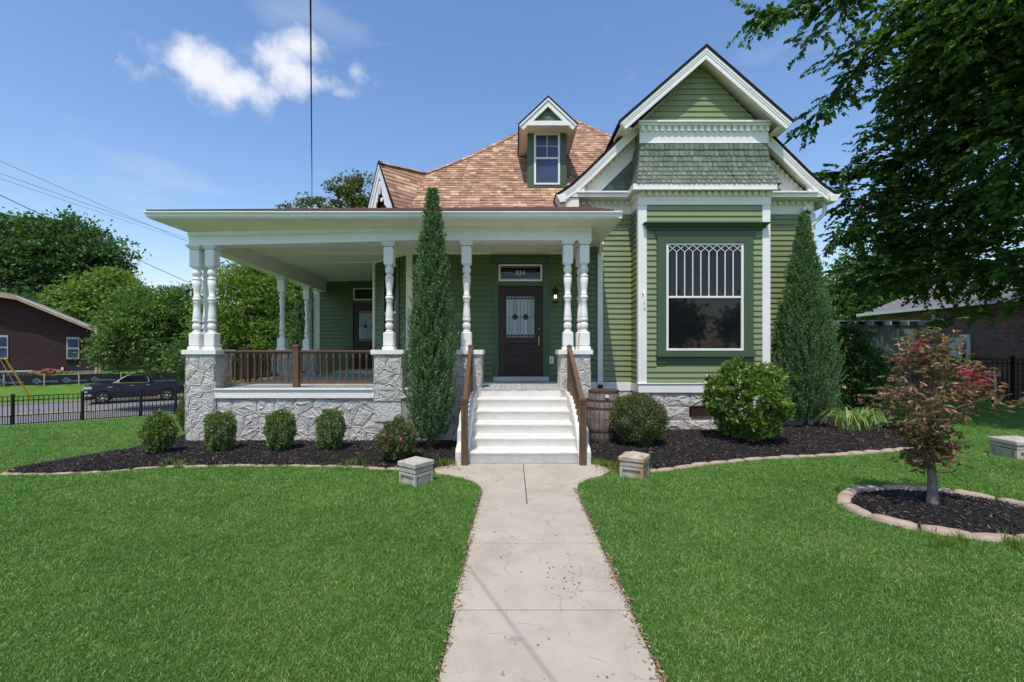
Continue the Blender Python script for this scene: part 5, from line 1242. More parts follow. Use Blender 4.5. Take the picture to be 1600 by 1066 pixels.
for k in range(26): lx_.append(random.gauss(.42, .10)); ly_.append(random.gauss(3.45, .12))
for k in range(60): lx_.append(random.uniform(-.3, .7)); ly_.append(random.uniform(2, 6.6))
for k in range(260): lx_.append(random.uniform(-5.5, -1.2)); ly_.append(random.gauss(6.86, .06))
dl = [chip(random.uniform(.005, .012), random.uniform(.002, .005), .002, M_DRY) for _ in range(5)]
n = len(lx_); gn_scatter('leaf_litter', np.stack([np.array(lx_), np.array(ly_), np.full(n, .026)], 1), np.stack([rng.normal(0, .25, n), rng.normal(0, .25, n), rng.uniform(0, 6.28, n)], 1), rng.uniform(.6, 1.4, n), dl)

# ------------------------------------------------------------------ edging stones
def edger(L, w=0.115, h=0.075):
    b = MB(); n = 5; vs = []
    for k in range(n + 1):
        x = -L / 2 + L * k / n; s_ = 0.005 * math.sin(math.pi * k / n); o = w / 2 + s_ + random.uniform(-.003, .003); t = h - (0.006 if k in (0, n) else 0) + random.uniform(-.003, .003)
        vs += [(x, -o, -.03), (x, -o + .004, t - .014), (x, -o + .022, t), (x, o - .022, t), (x, o - .004, t - .014), (x, o, -.03)]
    fs = [(k * 6 + j, (k + 1) * 6 + j, (k + 1) * 6 + j + 1, k * 6 + j + 1) for k in range(n) for j in range(5)] + [(0, 1, 2, 3, 4, 5), tuple(n * 6 + j for j in (5, 4, 3, 2, 1, 0))]
    b.add(vs, fs, True); me = b.mesh('edging_stone'); me.materials.append(M_EDGER); return me
def run_edging(root, path, closed, L=0.30, hz=0.0, w=0.115, h=0.075, jit=0.01):
    ms = [edger(L * .96, w, h) for _ in range(3)]
    P = [Vector((x, y, 0)) for x, y in path]; P = P + [P[0]] if closed else P
    cum = [0]
    for i in range(len(P) - 1): cum.append(cum[-1] + (P[i + 1] - P[i]).length)
    n = int(cum[-1] / L)
    for k in range(n):
        s_ = (k + .5) * cum[-1] / n; i = max(j for j in range(len(cum) - 1) if cum[j] <= s_); t = (s_ - cum[i]) / (cum[i + 1] - cum[i]); p = P[i].lerp(P[i + 1], t); d = P[i + 1] - P[i]
        inst('edging_stone', random.choice(ms), root, T(p.x + random.uniform(-jit, jit), p.y + random.uniform(-jit, jit), hz + random.uniform(-.006, .006)) @ Matrix.Rotation(math.atan2(d.y, d.x) + random.uniform(-.05, .05), 4, 'Z') @ Matrix.Rotation(random.gauss(0, .03), 4, 'Y'))
e1_ = thing('bed_edging', 'ring of tan edging stones round the small maple tree', 'edging', (ISL_C[0], ISL_C[1], 0))
run_edging(e1_, ell(ISL_C[0], ISL_C[1], 1.0, 0.77), True, 0.36, -0.012, 0.125, 0.062)
e2_ = thing('bed_edging', 'low tan edging stones along the mulch bed below the bay window', 'edging', (4.4, 7.4, 0))
run_edging(e2_, [(1.75, 6.50), (2.14, 6.56), (2.8, 6.88), (3.56, 7.18), (4.4, 7.38), (5.37, 7.56), (6.46, 7.84), (7.2, 8.15), (7.75, 8.7)], False, 0.33, -0.03, 0.10, 0.065, .015)
e3_ = thing('bed_edging', 'sunken tan edging stones along the mulch bed before the porch', 'edging', (-3.9, 6.85, 0))
run_edging(e3_, [(-7.3, 6.75), (-7.18, 6.42), (-6.5, 6.38), (-5.9, 6.50), (-5.29, 6.76), (-4.6, 6.84), (-3.89, 6.86), (-2.92, 6.86), (-2.3, 6.76), (-1.5, 6.66)], False, 0.33, -0.052, 0.085, 0.07, .02)

# ------------------------------------------------------------------ leaves
def leaf_mesh(name, C, A, L, Wd, m, fold=0.35, up=None):
    """C centres (n,3), A axes (n,3) unit, L lengths (n), Wd widths (n): folded diamond leaves"""
    n = len(C); r = rng.normal(size=(n, 3))
    if up is not None: r = r * (1 - up) + np.array([0, 0, 1.0]) * up * 2
    B = np.cross(A, r); B /= np.linalg.norm(B, axis=1)[:, None] + 1e-9; Nn = np.cross(B, A)
    L = L[:, None]; Wd = Wd[:, None]
    v = np.empty((n, 4, 3)); v[:, 0] = C - A * L * .5; v[:, 1] = C + B * Wd * .5 + Nn * Wd * fold * .5 + A * L * .05; v[:, 2] = C + A * L * .5; v[:, 3] = C - B * Wd * .5 + Nn * Wd * fold * .5 + A * L * .05
    me = bpy.data.meshes.new(name); me.vertices.add(4 * n); me.vertices.foreach_set('co', v.astype(np.float32).ravel())
    me.loops.add(6 * n); base = (np.arange(n) * 4)[:, None]; li = (base + np.array([[0, 1, 2, 0, 2, 3]])).astype(np.int32).ravel(); me.loops.foreach_set('vertex_index', li)
    me.polygons.add(2 * n); me.polygons.foreach_set('loop_start', (np.arange(2 * n) * 3).astype(np.int32)); me.polygons.foreach_set('loop_total', np.full(2 * n, 3, np.int32))
    me.update(calc_edges=True); me.materials.append(m); return me
def unit(v): return v / (np.linalg.norm(v, axis=1)[:, None] + 1e-9)
def leaves(name, parent, C, A, L, Wd, m, lvar=0.3, **k):
    n = len(C); Ls = L * (1 + rng.uniform(-lvar, lvar, n)); me = leaf_mesh(name, C, A, Ls, Ls * Wd, m, **k)
    o = bpy.data.objects.new(name, me); return link(o, parent)
def blob_points(blobs, n, shell=0.55, rough=0.12):
    """points in a union of ellipsoids, biased to the outside; also outward directions"""
    vol = np.array([b[3] * b[4] * b[5] for b in blobs]) ** (2 / 3); vol /= vol.sum(); which = rng.choice(len(blobs), n, p=vol); B = np.array(blobs)[which]
    d = unit(rng.normal(size=(n, 3))); r = shell + (1 - shell) * rng.random(n) ** 0.5; r = r * (1 + rng.normal(0, rough, n))
    return B[:, :3] + d * B[:, 3:6] * r[:, None], d
def tree(name, label, cat, base, blobs, trunk_r, ncl, per, leaf, wd, m, cl=0.35, group=None, shell=0.5, bark=M_BARK, limbs=7, droop=0.0, zmin=None, crown='crown'):
    root = thing(name, label, cat, base, group); bx, by, bz = base
    top = max(blobs, key=lambda q: q[2]); cen = np.array(blobs)[:, :3].mean(0)
    b = MB(); hz = cen[2]
    b.tube([(bx, by, bz - .1), (bx + (cen[0] - bx) * .2, by + (cen[1] - by) * .2, bz + (hz - bz) * .5), (bx + (cen[0] - bx) * .7, by + (cen[1] - by) * .7, hz)], [trunk_r * 1.25, trunk_r, trunk_r * .5], 8)
    for k in range(limbs):
        q = blobs[k % len(blobs)]; s_ = Vector((bx + (cen[0] - bx) * .3, by + (cen[1] - by) * .3, bz + (hz - bz) * random.uniform(.45, .8))); e_ = Vector((q[0] + random.uniform(-.5, .5) * q[3], q[1] + random.uniform(-.5, .5) * q[4], q[2] + random.uniform(-.2, .5) * q[5]))
        b.tube([s_, s_.lerp(e_, .5) + Vector((0, 0, .1 * q[5])), e_], [trunk_r * .4, trunk_r * .22, trunk_r * .06], 5)
    b.build('trunk', bark, root)
    P, D = blob_points(blobs, ncl, shell, .16)
    if zmin is not None: k_ = P[:, 2] > zmin; P, D = P[k_], D[k_]
    n = len(P); cs = cl * rng.uniform(.45, 1.35, n)
    C = np.repeat(P, per, 0) + rng.normal(0, 1, (n * per, 3)) * np.repeat(cs, per)[:, None] * np.array([1, 1, .5]); A = unit(np.repeat(D, per, 0) * .6 + rng.normal(size=(n * per, 3)) * .7 + np.array([0, 0, -droop]))
    leaves(crown, root, C, A, leaf * 1.1, wd, m, up=0.3); return root
def bl(px, py, Y, rpx, rpy, ry=None):
    c = W(px, py, Y); return (c.x, c.y, c.z, rpx * Y / F, (ry or rpx * Y / F), rpy * Y / F)

# ---- shrubs
def shrub(label, x, y, w, h, m, n, leaf, wd=0.5, cat='shrub', name='shrub', group=None, z0=0.05, squar=2.4, stems=True, shape=None, noise=0.10):
    w *= .87; h *= .95; n = int(n * 1.25)
    root = thing(name, label, cat, (x, y, z0), group)
    b = MB()
    for k in range(7):
        a = k * 0.9 + random.random(); r = random.uniform(.1, .3) * w; b.tube([(x, y, z0 - .03), (x + r * .5 * math.cos(a), y + r * .5 * math.sin(a), z0 + h * .4), (x + r * math.cos(a), y + r * math.sin(a), z0 + h * .8)], [.012, .009, .004], 5)
    b.build('stem', M_BARK, root)
    d = unit(rng.normal(size=(n, 3))); r = (0.62 + 0.38 * rng.random(n) ** .5)
    lump = 1 + noise * np.sin(d[:, 0] * 7 + x * 3) * np.sin(d[:, 2] * 8 + y) + noise * .7 * np.sin(d[:, 1] * 13 + d[:, 0] * 11 + x); r = r * lump
    ad = np.abs(d); k = (ad[:, 0] ** squar + ad[:, 1] ** squar + ad[:, 2] ** squar) ** (-1 / squar); q = d * k[:, None] * r[:, None]
    z = (q[:, 2] + 1) / 2; taper = 0.80 + 0.20 * np.clip(z * 2.2, 0, 1) if shape is None else shape(z)
    C = np.stack([x + q[:, 0] * w / 2 * taper, y + q[:, 1] * w / 2 * taper, z0 + 0.02 + z * h], 1)
    A = unit(d * .8 + rng.normal(size=(n, 3)) * .6 + np.array([0, 0, .3])); leaves('foliage', root, C, A, leaf, wd, m, up=0.2); return root
GB = 'clipped boxwoods in front of the porch'
shrub('taller egg-shaped boxwood at the outer corner of the porch bed', -5.76, 7.42, .56, .72, M_LF_BOX, 9000, .030, .55, group=GB, squar=2.2, shape=lambda z: 1.0 - .35 * np.clip(z - .55, 0, 1) * 2)
shrub('squarish boxwood with a brown patch beside the corner stone pier', -4.88, 7.62, .50, .66, M_LF_BOX, 8000, .028, .55, group=GB, squar=3.2)
shrub('barrel-shaped dark boxwood in front of the middle of the stone wall', -3.89, 7.64, .52, .70, M_LF_BOX, 8500, .028, .55, group=GB, squar=3.0)
shrub('rounded boxwood tinged yellow beside the right end of the stone wall', -3.06, 7.68, .50, .70, M_LF_BOX, 8000, .028, .55, group=GB, squar=2.8)
shrub('narrow browning boxwood behind the corner stone pier', -6.55, 9.25, .46, .80, M_LF_ROSE, 5000, .03, .55, group=GB)
rs = shrub('small rose bush with yellow tips and a pink bloom near the steps', -1.76, 6.98, .66, .66, M_LF_ROSE, 5200, .036, .55, cat='rose bush', name='rose_bush', squar=2.0, noise=.16)
def blooms(root, pts, r=0.02):
    for (x, y, z) in pts:
        n = 14; C = np.array([[x, y, z]]) + rng.normal(0, r * .5, (n, 3)); leaves('flower', root, C, unit(rng.normal(size=(n, 3))), r * 1.5, .8, M_PINK)
blooms(rs, [(-1.62, 6.62, .45), (-1.88, 6.68, .50)])
rs2 = shrub('round fine-leaved rose shrub beside the wooden barrel', 2.20, 7.95, 1.12, .96, M_LF_ROSE, 17000, .034, .5, cat='rose bush', name='rose_bush', squar=2.1, noise=.10)
blooms(rs2, [(1.70, 7.75, .92), (1.64, 7.9, .55), (2.55, 7.6, 1.0)], .018)
# rhododendron: broad leaves in rosettes
root = thing('rhododendron', 'broad bright green rhododendron under the bay window', 'shrub', (4.30, 8.35, .08))
b = MB()
for k in range(9):
    a = k * .7; r = random.uniform(.2, .55); b.tube([(4.3, 8.35, .05), (4.3 + r * .6 * math.cos(a), 8.35 + r * .6 * math.sin(a), .55), (4.3 + r * math.cos(a), 8.35 + r * math.sin(a), 1.15)], [.018, .013, .006], 5)
b.build('stem', M_BARKGREY, root)
n = 950; d = unit(rng.normal(size=(n, 3))); r = .60 + .42 * rng.random(n) ** .6; rz = np.where(d[:, 2] < 0, 1.0, 1.0)
r = r * (1 + .13 * np.sin(d[:, 0] * 6 + 1) * np.sin(d[:, 2] * 5) + .10 * np.sin(d[:, 2] * 9 + d[:, 0] * 4))
C0 = np.array([4.30, 8.35, .82]) + d * np.array([.67, .64, .68]) * r[:, None]; C0 = C0[C0[:, 2] > .16]; d = d[:len(C0)]
D0 = unit(C0 - np.array([4.3, 8.35, .55])); per = 9; A = unit(np.repeat(D0, per, 0) * .75 + rng.normal(size=(len(C0) * per, 3)) * .55); C = np.repeat(C0, per, 0) + A * .05
leaves('foliage', root, C, A, .118, .36, M_LF_RHODO, up=0.3, fold=.25)
# ---- cypresses
def cypress(label, x, y, z0, h, rmax, n, lean=0.0, group='columnar cypresses by the house', m=M_LF_CYP, leaf=.05, prof=None):
    root = thing('cypress_tree', label, 'cypress', (x, y, z0), group); b = MB()
    b.tube([(x, y, z0 - .05), (x, y, z0 + h * .08), (x + lean * .2, y, z0 + h * .3)], [.055, .045, .01], 8); b.build('trunk', M_BARK, root)
    ns = n // 30; t = rng.random(ns) ** .9; prof = prof or (lambda t: np.interp(t, [0, .05, .18, .45, .7, .9, 1], [.35, .75, 1, .92, .62, .33, .05]))
    a = rng.uniform(0, 6.283, ns); rr = rmax * prof(t) * (1 + .10 * np.sin(a * 5 + t * 17) + rng.normal(0, .13, ns) + .28 * (rng.random(ns) > .94)); r0 = rr * (.12 + .84 * rng.random(ns) ** .55)
    z = z0 + .12 + t * (h - .12); cx = x + lean * t; base = np.stack([cx + r0 * np.cos(a), y + r0 * np.sin(a), z], 1)
    dirv = unit(np.stack([np.cos(a) * .42, np.sin(a) * .42, np.full(ns, 1.0)], 1) + rng.normal(0, .12, (ns, 3)))
    per = 30; sl = rng.random(ns * per) * np.repeat(.14 + .10 * (1 - t), per); C = np.repeat(base, per, 0) + np.repeat(dirv, per, 0) * sl[:, None] + rng.normal(0, .012, (ns * per, 3)) 
    A = unit(np.repeat(dirv, per, 0) + rng.normal(0, .55, (ns * per, 3))); leaves('foliage', root, C, A, leaf * .72, .46, m, fold=.2)
    return root
cypress('tall slim cypress in front of the porch between pier and steps', -1.40, 7.80, .04, 4.36, .36, 100000, 0.04, prof=lambda t: np.interp(t, [0, .05, .18, .42, .65, .85, 1], [.45, .85, 1, .92, .66, .36, .05]))
cypress('cypress with a wide base at the right corner of the house', 6.42, 9.95, .1, 4.50, .59, 170000, -.04, prof=lambda t: np.interp(t, [0, .04, .15, .4, .6, .8, 1], [.45, .8, 1, .88, .62, .32, .04]))
cypress('distant narrow cypress seen between the side porch columns', W(466, 500, 17)[0], 17, -.2, 3.7, .42, 16000, group='columnar cypresses by the house', leaf=.08)
# ---- small maple
mp_root = thing('maple_tree', 'small red-leaved maple tree inside the stone ring', 'tree', (4.60, 4.98, 0.05))
b = MB(); b.tube([(4.62, 4.98, .03), (4.60, 4.98, .10), (4.60, 4.98, .35), (4.57, 4.99, .65), (4.59, 5.0, .95), (4.62, 5.0, 1.25)], [.075, .052, .042, .036, .028, .015], 10)
tips = []
for k in range(40):
    a = random.uniform(0, 6.28); z0_ = random.uniform(.62, 1.22); r = random.uniform(.18, .74) * (1.0 if z0_ > .8 else .45); zt_ = z0_ + random.uniform(-.02, .72) * (1.25 - .75 * r)
    zt_ = min(zt_, 1.84)
    if k < 8: r, zt_ = random.uniform(.05, .30), random.uniform(1.60, 1.92)
    if k > 33: z0_, r, zt_ = .62, random.uniform(.12, .26), random.uniform(.52, .75)
    s_ = Vector((4.59, 5.0, z0_)); e_ = Vector((4.60 + r * math.cos(a), 5.0 + r * .9 * math.sin(a), zt_)); m_ = s_.lerp(e_, .5) + Vector((0, 0, .05)); b.tube([s_, m_, e_], [.009, .006, .003], 5); tips += [(m_, e_), (s_.lerp(e_, .8), e_), (e_, e_)]
b.build('trunk', M_BARKGREY, mp_root)
CC, AA = [], []
for (p, q) in tips:
    for _ in range(13):
        c = p.lerp(q, random.random()) + Vector((random.gauss(0, .085), random.gauss(0, .085), random.gauss(0, .07))); a0 = random.uniform(0, 6.28)
        tilt = Vector((random.gauss(0, .45), random.gauss(0, .45), random.gauss(-.45, .45)))
        for j in (-2, -1, 0, 1, 2): # lobes of one leaf
            aa = a0 + j * .55; d_ = (Vector((math.cos(aa), math.sin(aa), 0)) + tilt).normalized(); L_ = .062 * (1 - .18 * abs(j)); CC.append(c + d_ * L_ * .5); AA.append(d_)
leaves('foliage', mp_root, np.array(CC), np.array(AA), .076, .27, M_LF_MAPLE, up=.15, fold=.3)
CC, AA = [], []
for (px, py, n_) in ((1532, 590, 13), (1520, 600, 13), (1508, 583, 9), (1500, 603, 9), (1434, 545, 5), (1438, 533, 4), (1405, 558, 4), (1538, 580, 8), (1515, 612, 7)):
    c0 = W(px, py, 4.75)
    for _ in range(n_):
        c = c0 + Vector((random.gauss(0, .035), random.gauss(0, .05), random.gauss(0, .022))); a0 = random.uniform(0, 6.28)
        for j in (-1, 0, 1): d_ = Vector((math.cos(a0 + j * .6), math.sin(a0 + j * .6), -.3)).normalized(); CC.append(c + d_ * .03); AA.append(d_)
leaves('red_leaves', mp_root, np.array(CC), np.array(AA), .06, .26, M_LF_RED, up=.2)
# ---- daylily
root = thing('daylily', 'clump of pale strap-leaved daylilies in the mulch beside the cypress', 'plant', (7.05, 9.35, .09))
b = MB()
for k in range(80):
    a = random.uniform(0, 6.28); L = random.uniform(.70, 1.15); x0_, y0_ = 7.05 + random.gauss(0, .16), 9.35 + random.gauss(0, .08); px_, py_ = -math.sin(a) * .017, math.cos(a) * .017; seg = 6; pts = []
    for s_ in range(seg + 1):
        t = s_ / seg; rr_ = L * (.62 * t ** 1.3); zz_ = .09 + L * (1.5 * t - 1.30 * t * t) ; w_ = 1 - t * .8; pts += [(x0_ + rr_ * math.cos(a) - px_ * w_, y0_ + rr_ * math.sin(a) - py_ * w_, max(zz_, .09)), (x0_ + rr_ * math.cos(a) + px_ * w_, y0_ + rr_ * math.sin(a) + py_ * w_, max(zz_, .09))]
    b.add(pts, [(2 * s_, 2 * s_ + 1, 2 * s_ + 3, 2 * s_ + 2) for s_ in range(seg)], True)
b.build('foliage', M_LF_LILY, root)
# corrugated drain pipe
b = MB(); pts = [Vector((7.6, 9.85, .13)), Vector((8.1, 9.75, .14)), Vector((8.65, 9.55, .13))]; P_, Rr = [], []
for i in range(2):
    for k in range(22): t = k / 22; P_.append(pts[i].lerp(pts[i + 1], t)); Rr.append(.058 if k % 2 else .068)
b.tube(P_, Rr, 10); tag(b.build('drain_pipe', M_BLACK), 'black corrugated drain pipe lying on the mulch by the daylilies', 'pipe')
# ---- barrel
root = thing('wooden_barrel', 'weathered wooden rain barrel with rusty hoops beside the steps', 'barrel', (1.72, 8.55, .06)); bx_, by_ = 1.72, 8.55
nst = 22
for k in range(nst):
    a0, a1 = 2 * math.pi * k / nst + .012, 2 * math.pi * (k + 1) / nst - .012; b = MB(); vs = []
    for (z, r) in ((.04, .275), (.25, .315), (.5, .335), (.75, .315), (1.0, .275)):
        for a in (a0, a1): vs.append((bx_ + r * math.cos(a), by_ + r * math.sin(a), z))
    vs += [(bx_ + (.25) * math.cos(a), by_ + .25 * math.sin(a), 1.0) for a in (a0, a1)]
    b.add(vs, [(2 * i, 2 * i + 1, 2 * i + 3, 2 * i + 2) for i in range(5)]); b.build('stave', M_BARREL, root)
for z, h_ in ((.08, .05), (.26, .045), (.66, .04), (.80, .04), (.95, .055)):
    r = float(np.interp(z + h_ / 2, [.04, .25, .5, .75, 1.0], [.275, .315, .335, .315, .275])) + .006; MB().lathe([(z, r), (z + h_, r)], bx_, by_, 32).build('hoop', M_RUST, root)
MB().lathe([(.93, .262), (.965, .262)], bx_, by_, 24).build('barrel_head', M_BARREL, root)
MB().box(bx_ - .03, bx_ + .03, by_ - .34, by_ - .29, .885, .93).build('bung', M_WHITE, root)
# ---- cast stone blocks
def lantern_block(label, x, y, rz, s, m):
    root = thing('stone_lamp_block', label, 'stone block', (x, y, 0), 'low stone blocks on the lawn', rz); Mx = T(x, y, 0) @ Matrix.Rotation(rz, 4, 'Z'); h = s / 2
    b = MB(); b.prism([(-h * .84, -.03), (h * .84, -.03), (h * .92, .15), (-h * .92, .15)], 'y', -h * .55, h * .55)
    for sx in (-1, 1):
        for sy in (-1, 1): b.box(sx * h * .92, sx * h * .70, sy * h * .92, sy * h * .70, -.03, .15)
    for sx in (-1, 1): b.box(sx * h * .925, sx * h * .5, -h * .70, h * .70, .115, .15); b.box(-h * .70, h * .70, sx * h * .925, sx * h * .5, .115, .15); b.box(sx * h * .80, sx * h * .4, -h * .70, h * .70, -.03, .115); b.box(-h * .70, h * .70, sx * h * .80, sx * h * .4, -.03, .1149)
    b.build('base_block', m, root, 0, Mx) if False else b.build('base_block', m, root, 0.004, M=Mx)
    b = MB(); b.box(-h * .93, h * .93, -h * .93, h * .93, .162, .222); b.box(-h * .80, h * .80, -h * .80, h * .80, .15, .162); b.build('middle_slab', m, root, 0.006, M=Mx)
    b = MB(); b.box(-h * .82, h * .82, -h * .82, h * .82, .222, .232)
    z = .232; b.add([(-h, -h, z), (h, -h, z), (h, h, z), (-h, h, z), (-h, -h, z + .055), (h, -h, z + .055), (h, h, z + .055), (-h, h, z + .055), (0, 0, z + .115)], [(0, 3, 2, 1), (0, 1, 5, 4), (1, 2, 6, 5), (2, 3, 7, 6), (3, 0, 4, 7), (4, 5, 8), (5, 6, 8), (6, 7, 8), (7, 4, 8)]); b.build('cap_slab', m, root, 0.006, M=Mx)
lantern_block('plain grey tiered stone block beside the rose bush on the walk side', -1.27, 6.02, R(-36), .34, M_CAST)
lantern_block('tiered stone block with orange lichen in front of the round shrub', 1.70, 6.32, R(-30), .35, M_LICHEN)
lantern_block('larger tiered stone block alone on the shaded lawn', 8.28, 7.45, R(-4), .50, M_CAST)

# ------------------------------------------------------------------ cables
def cable(label, pts, r, group=None):
    b = MB(); P = [Vector(p) for p in pts]; out = []
    for i in range(len(P) - 1):
        for k in range(8): t = k / 8; out.append(P[i].lerp(P[i + 1], t) - Vector((0, 0, .03 * (P[i + 1] - P[i]).length * 4 * t * (1 - t) * .1)))
    out.append(P[-1]); b.tube(out, r, 6); tag(b.build('cable', M_WIRE), label, 'cable', group)
cable('black service cable dropping steeply to the porch gutter', [(-3.62, 8.24, 4.33), (-2.55, 5.8, 4.02), (-1.16, 2.62, 3.77), (1.1, -2.5, 3.9), (4.4, -10, 5.0)], .0052)
def far_cable(label, a, c, r): 
    p, q = W(*a), W(*c); d = q - p; cable(label, [p - d * .6, p, q, q + d * .25], r, 'overhead street wires')
far_cable('thick street wire crossing in front of the dark trees, higher one', (0, 432, 26), (230, 476, 34), .030)
far_cable('street wire just below the thick one over the brick house', (0, 445, 26), (230, 486, 34), .022)
far_cable('dark wire sloping behind the big dark tree towards the porch', (0, 305, 26), (300, 444, 42), .022)
far_cable('highest of the three faint wires in the sky above the tree', (0, 252, 40), (300, 380, 60), .016)
far_cable('middle of the three faint wires in the sky above the tree', (0, 271, 40), (300, 375, 60), .016)
far_cable('lowest of the three faint wires in the sky above the tree', (0, 279, 40), (290, 376, 60), .014)
# guy wire with yellow guard
root = thing('guy_wire', 'steel guy wire with yellow guard beside the street fence', 'guy wire', (*st(-16.5, -4)[:2], -1.8))
p = W(48, 622, 27.5); q = W(-60, 455, 22.5); MB().tube([W(45, 640, 27.7), q], .016, 6).build('wire', M_CHROME, root); MB().tube([p, p.lerp(W(8, 560, 25.7), 1.0)], .045, 8).build('yellow_guard', M_YELLOW, root)

# ------------------------------------------------------------------ iron fences
def fence(label, posts, h, sp, zfun, extra=True, g=None):
    root = thing('iron_fence', label, 'fence', (*posts[0], zfun(*posts[0])), g); bars = MB()
    for i, (x, y) in enumerate(posts):
        z = zfun(x, y); b = MB(); b.box(x - .038, x + .038, y - .038, y + .038, z - .05, z + h + .05); b.box(x - .045, x + .045, y - .045, y + .045, z + h + .05, z + h + .07); b.build('post', M_BLACK, root)
    pm = MB().box(-.009, .009, -.009, .009, 0, h - .03).mesh('picket'); pm.materials.append(M_BLACK); ps = MB().box(-.007, .007, -.007, .007, 0, h * .34).mesh('picket'); ps.materials.append(M_BLACK)
    cnt = 0
    for i in range(len(posts) - 1):
        (xa, ya), (xb, yb) = posts[i], posts[i + 1]; za, zb = zfun(xa, ya), zfun(xb, yb); L = math.hypot(xb - xa, yb - ya)
        for hz in ((h - .02, h - .17, h * .33, .06) if extra else (h - .02, h - .17, .1)): MB().bar((xa, ya, za + hz), (xb, yb, zb + hz), .03, .028).build('rail', M_BLACK, root)
        n = int(L / sp)
        for k in range(1, n):
            t = k / n; x, y, z = xa + (xb - xa) * t, ya + (yb - ya) * t, za + (zb - za) * t
            if cnt < 280: inst('picket', pm, root, T(x, y, z)); cnt += 1
            if extra and cnt < 280: inst('picket', ps, root, T(x + (xb - xa) / n / 2, y + (yb - ya) / n / 2, z)); cnt += 1
    return root
pts = []
for t in (-3.6, -1.8, 0, 1.85, 3.6, 4.75, 6.6, 8.4, 10.2, 12.0): pts.append(st(0, t))
fence('black iron picket fence along the street below the lawn', pts, 1.08, .125, hgt)
fence('black iron fence by the brick building under the big tree', [(12.9, 15.4), (14.7, 15.2), (16.5, 15.0), (18.3, 14.8)], 1.48, .15, hgt, False)

# ------------------------------------------------------------------ silt fence with printing
root = thing('silt_fence', 'black printed silt fence on wooden stakes below the brick house', 'silt fence', (*st(-22, 0), -.75))
b = MB(); prev = None
for k in range(41):
    t = -14 + k; s_ = -22 + .06 * math.sin(k * 1.7); x, y = st(s_, t); z = hgt(x, y) + .0
    if prev: b.add([(*prev[:2], prev[2] - .1), (x, y, z - .1), (x, y, z + .70 + .02 * math.sin(k * 2.3)), (*prev[:2], prev[3])], [(0, 1, 2, 3)])
    prev = (x, y, z, z + .70 + .02 * math.sin(k * 2.3))
b.build('cloth', M_SILT, root)
def on_fence(px): r = (px - 800) / F; Y = (24.06 + 21.85) / (.8 - .6 * r); return (r * Y, Y)
for px in (7, 70, 124, 190):
    x, y = on_fence(px); z = hgt(*st(-22, 0)); MB().box(x - .035, x + .035, y - .05, y, z - .1, z + .82).build('stake', M_STAKE, root)
rzf = math.atan2(DY, DX)
for px in (5, 60, 106, 150):
    x, y = on_fence(px + 14); x2, y2 = on_fence(px); z = -.75
    inst('printed_name', text_mesh('printed_name', 'Greenrise', .25, M_PRINT), root, T(x + .12, y - .05, z + .19) @ Matrix.Rotation(rzf, 4, 'Z') @ Matrix.Rotation(R(90), 4, 'X'))
    q = MB(); Mx = T(x2, y2 - .12, z + .32) @ Matrix.Rotation(rzf, 4, 'Z')
    for a in range(4):
        a0, a1 = a * math.pi / 2, (a + 1) * math.pi / 2; q.bar(Mx @ Vector((.19 * math.cos(a0), 0, .19 * math.sin(a0))), Mx @ Vector((.19 * math.cos(a1), 0, .19 * math.sin(a1))), .03)
    q.bar(Mx @ Vector((0, 0, -.06)), Mx @ Vector((.08, 0, .04)), .03); q.bar(Mx @ Vector((0, 0, .10)), Mx @ Vector((-.08, 0, 0)), .03); q.build('printed_emblem', M_PRINT, root)

# ------------------------------------------------------------------ brick house on the left
bs = -25.6
def bp(px, z): r = (px - 800) / F; Y = (24.06 - bs) / (.8 - .6 * r); return Vector((r * Y, Y, z))
def bz_(px, py): r = (px - 800) / F; Y = (24.06 - bs) / (.8 - .6 * r); return CAMZ + (547 - py) * Y / F
root = thing('brick_house', 'dark brown brick house with a shallow gable across the street', 'house', (*bp(60, 0)[:2], 0))
dU = Vector((DX, DY, 0)); nI = Vector((-DY, DX, 0))  # into the house
def bface(pxs, depth=0.0): return [bp(px, bz_(px, py)) + nI * depth for px, py in pxs]
front_ = [(-160, 590), (153, 590), (153, 518), (31, 469), (-20, 462), (-160, 500)]
b = MB(); f = bface(front_); bk = [p + nI * 9 for p in f]; n = len(f); b.add(f + bk, [tuple(range(n)), tuple(range(n, 2 * n))[::-1]] + [(i, (i + 1) % n, n + (i + 1) % n, n + i) for i in range(n)]); b.build('wall', M_BRICKL, root)
def bbox(name, px0, px1, py0, py1, d0, d1, m, parent=root):
    a = bp(px0, 0); c = bp(px1, 0); zt, zb = bz_((px0 + px1) / 2, py0), bz_((px0 + px1) / 2, py1); q = MB()
    vs = [a + nI * d0, c + nI * d0, c + nI * d1, a + nI * d1]; q.add([(p.x, p.y, zb) for p in vs] + [(p.x, p.y, zt) for p in vs], [(0,3,2,1),(4,5,6,7),(0,1,5,4),(1,2,6,5),(2,3,7,6),(3,0,4,7)]); return q.build(name, m, parent)
bbox('foundation', -160, 163, 582, 592, -.05, .1, M_BLOCK)
for (a, c, t, bt) in ((104, 124, 527, 561), (-8, 13, 524, 561)):
    w_ = bbox('window', a, c, t, bt, -.06, .02, M_CAST); bbox('pane', a + 2, c - 2, t + 3, (t + bt) / 2 - 1, -.075, -.061, M_GLASSBLUE, w_); bbox('pane', a + 2, c - 2, (t + bt) / 2 + 1.5, bt - 2.5, -.075, -.061, M_GLASSBLUE, w_); bbox('sill', a - 1, c + 1, bt, bt + 2, -.12, -.0, M_BLACK, w_)
w_ = bbox('basement_window', 99, 113, 582, 590, -.07, 0, M_WHITE); bbox('pane', 100.5, 105, 584, 589, -.085, -.071, M_GLASS, w_); bbox('pane', 107, 111.5, 584, 589, -.085, -.071, M_GLASS, w_)
b = MB()
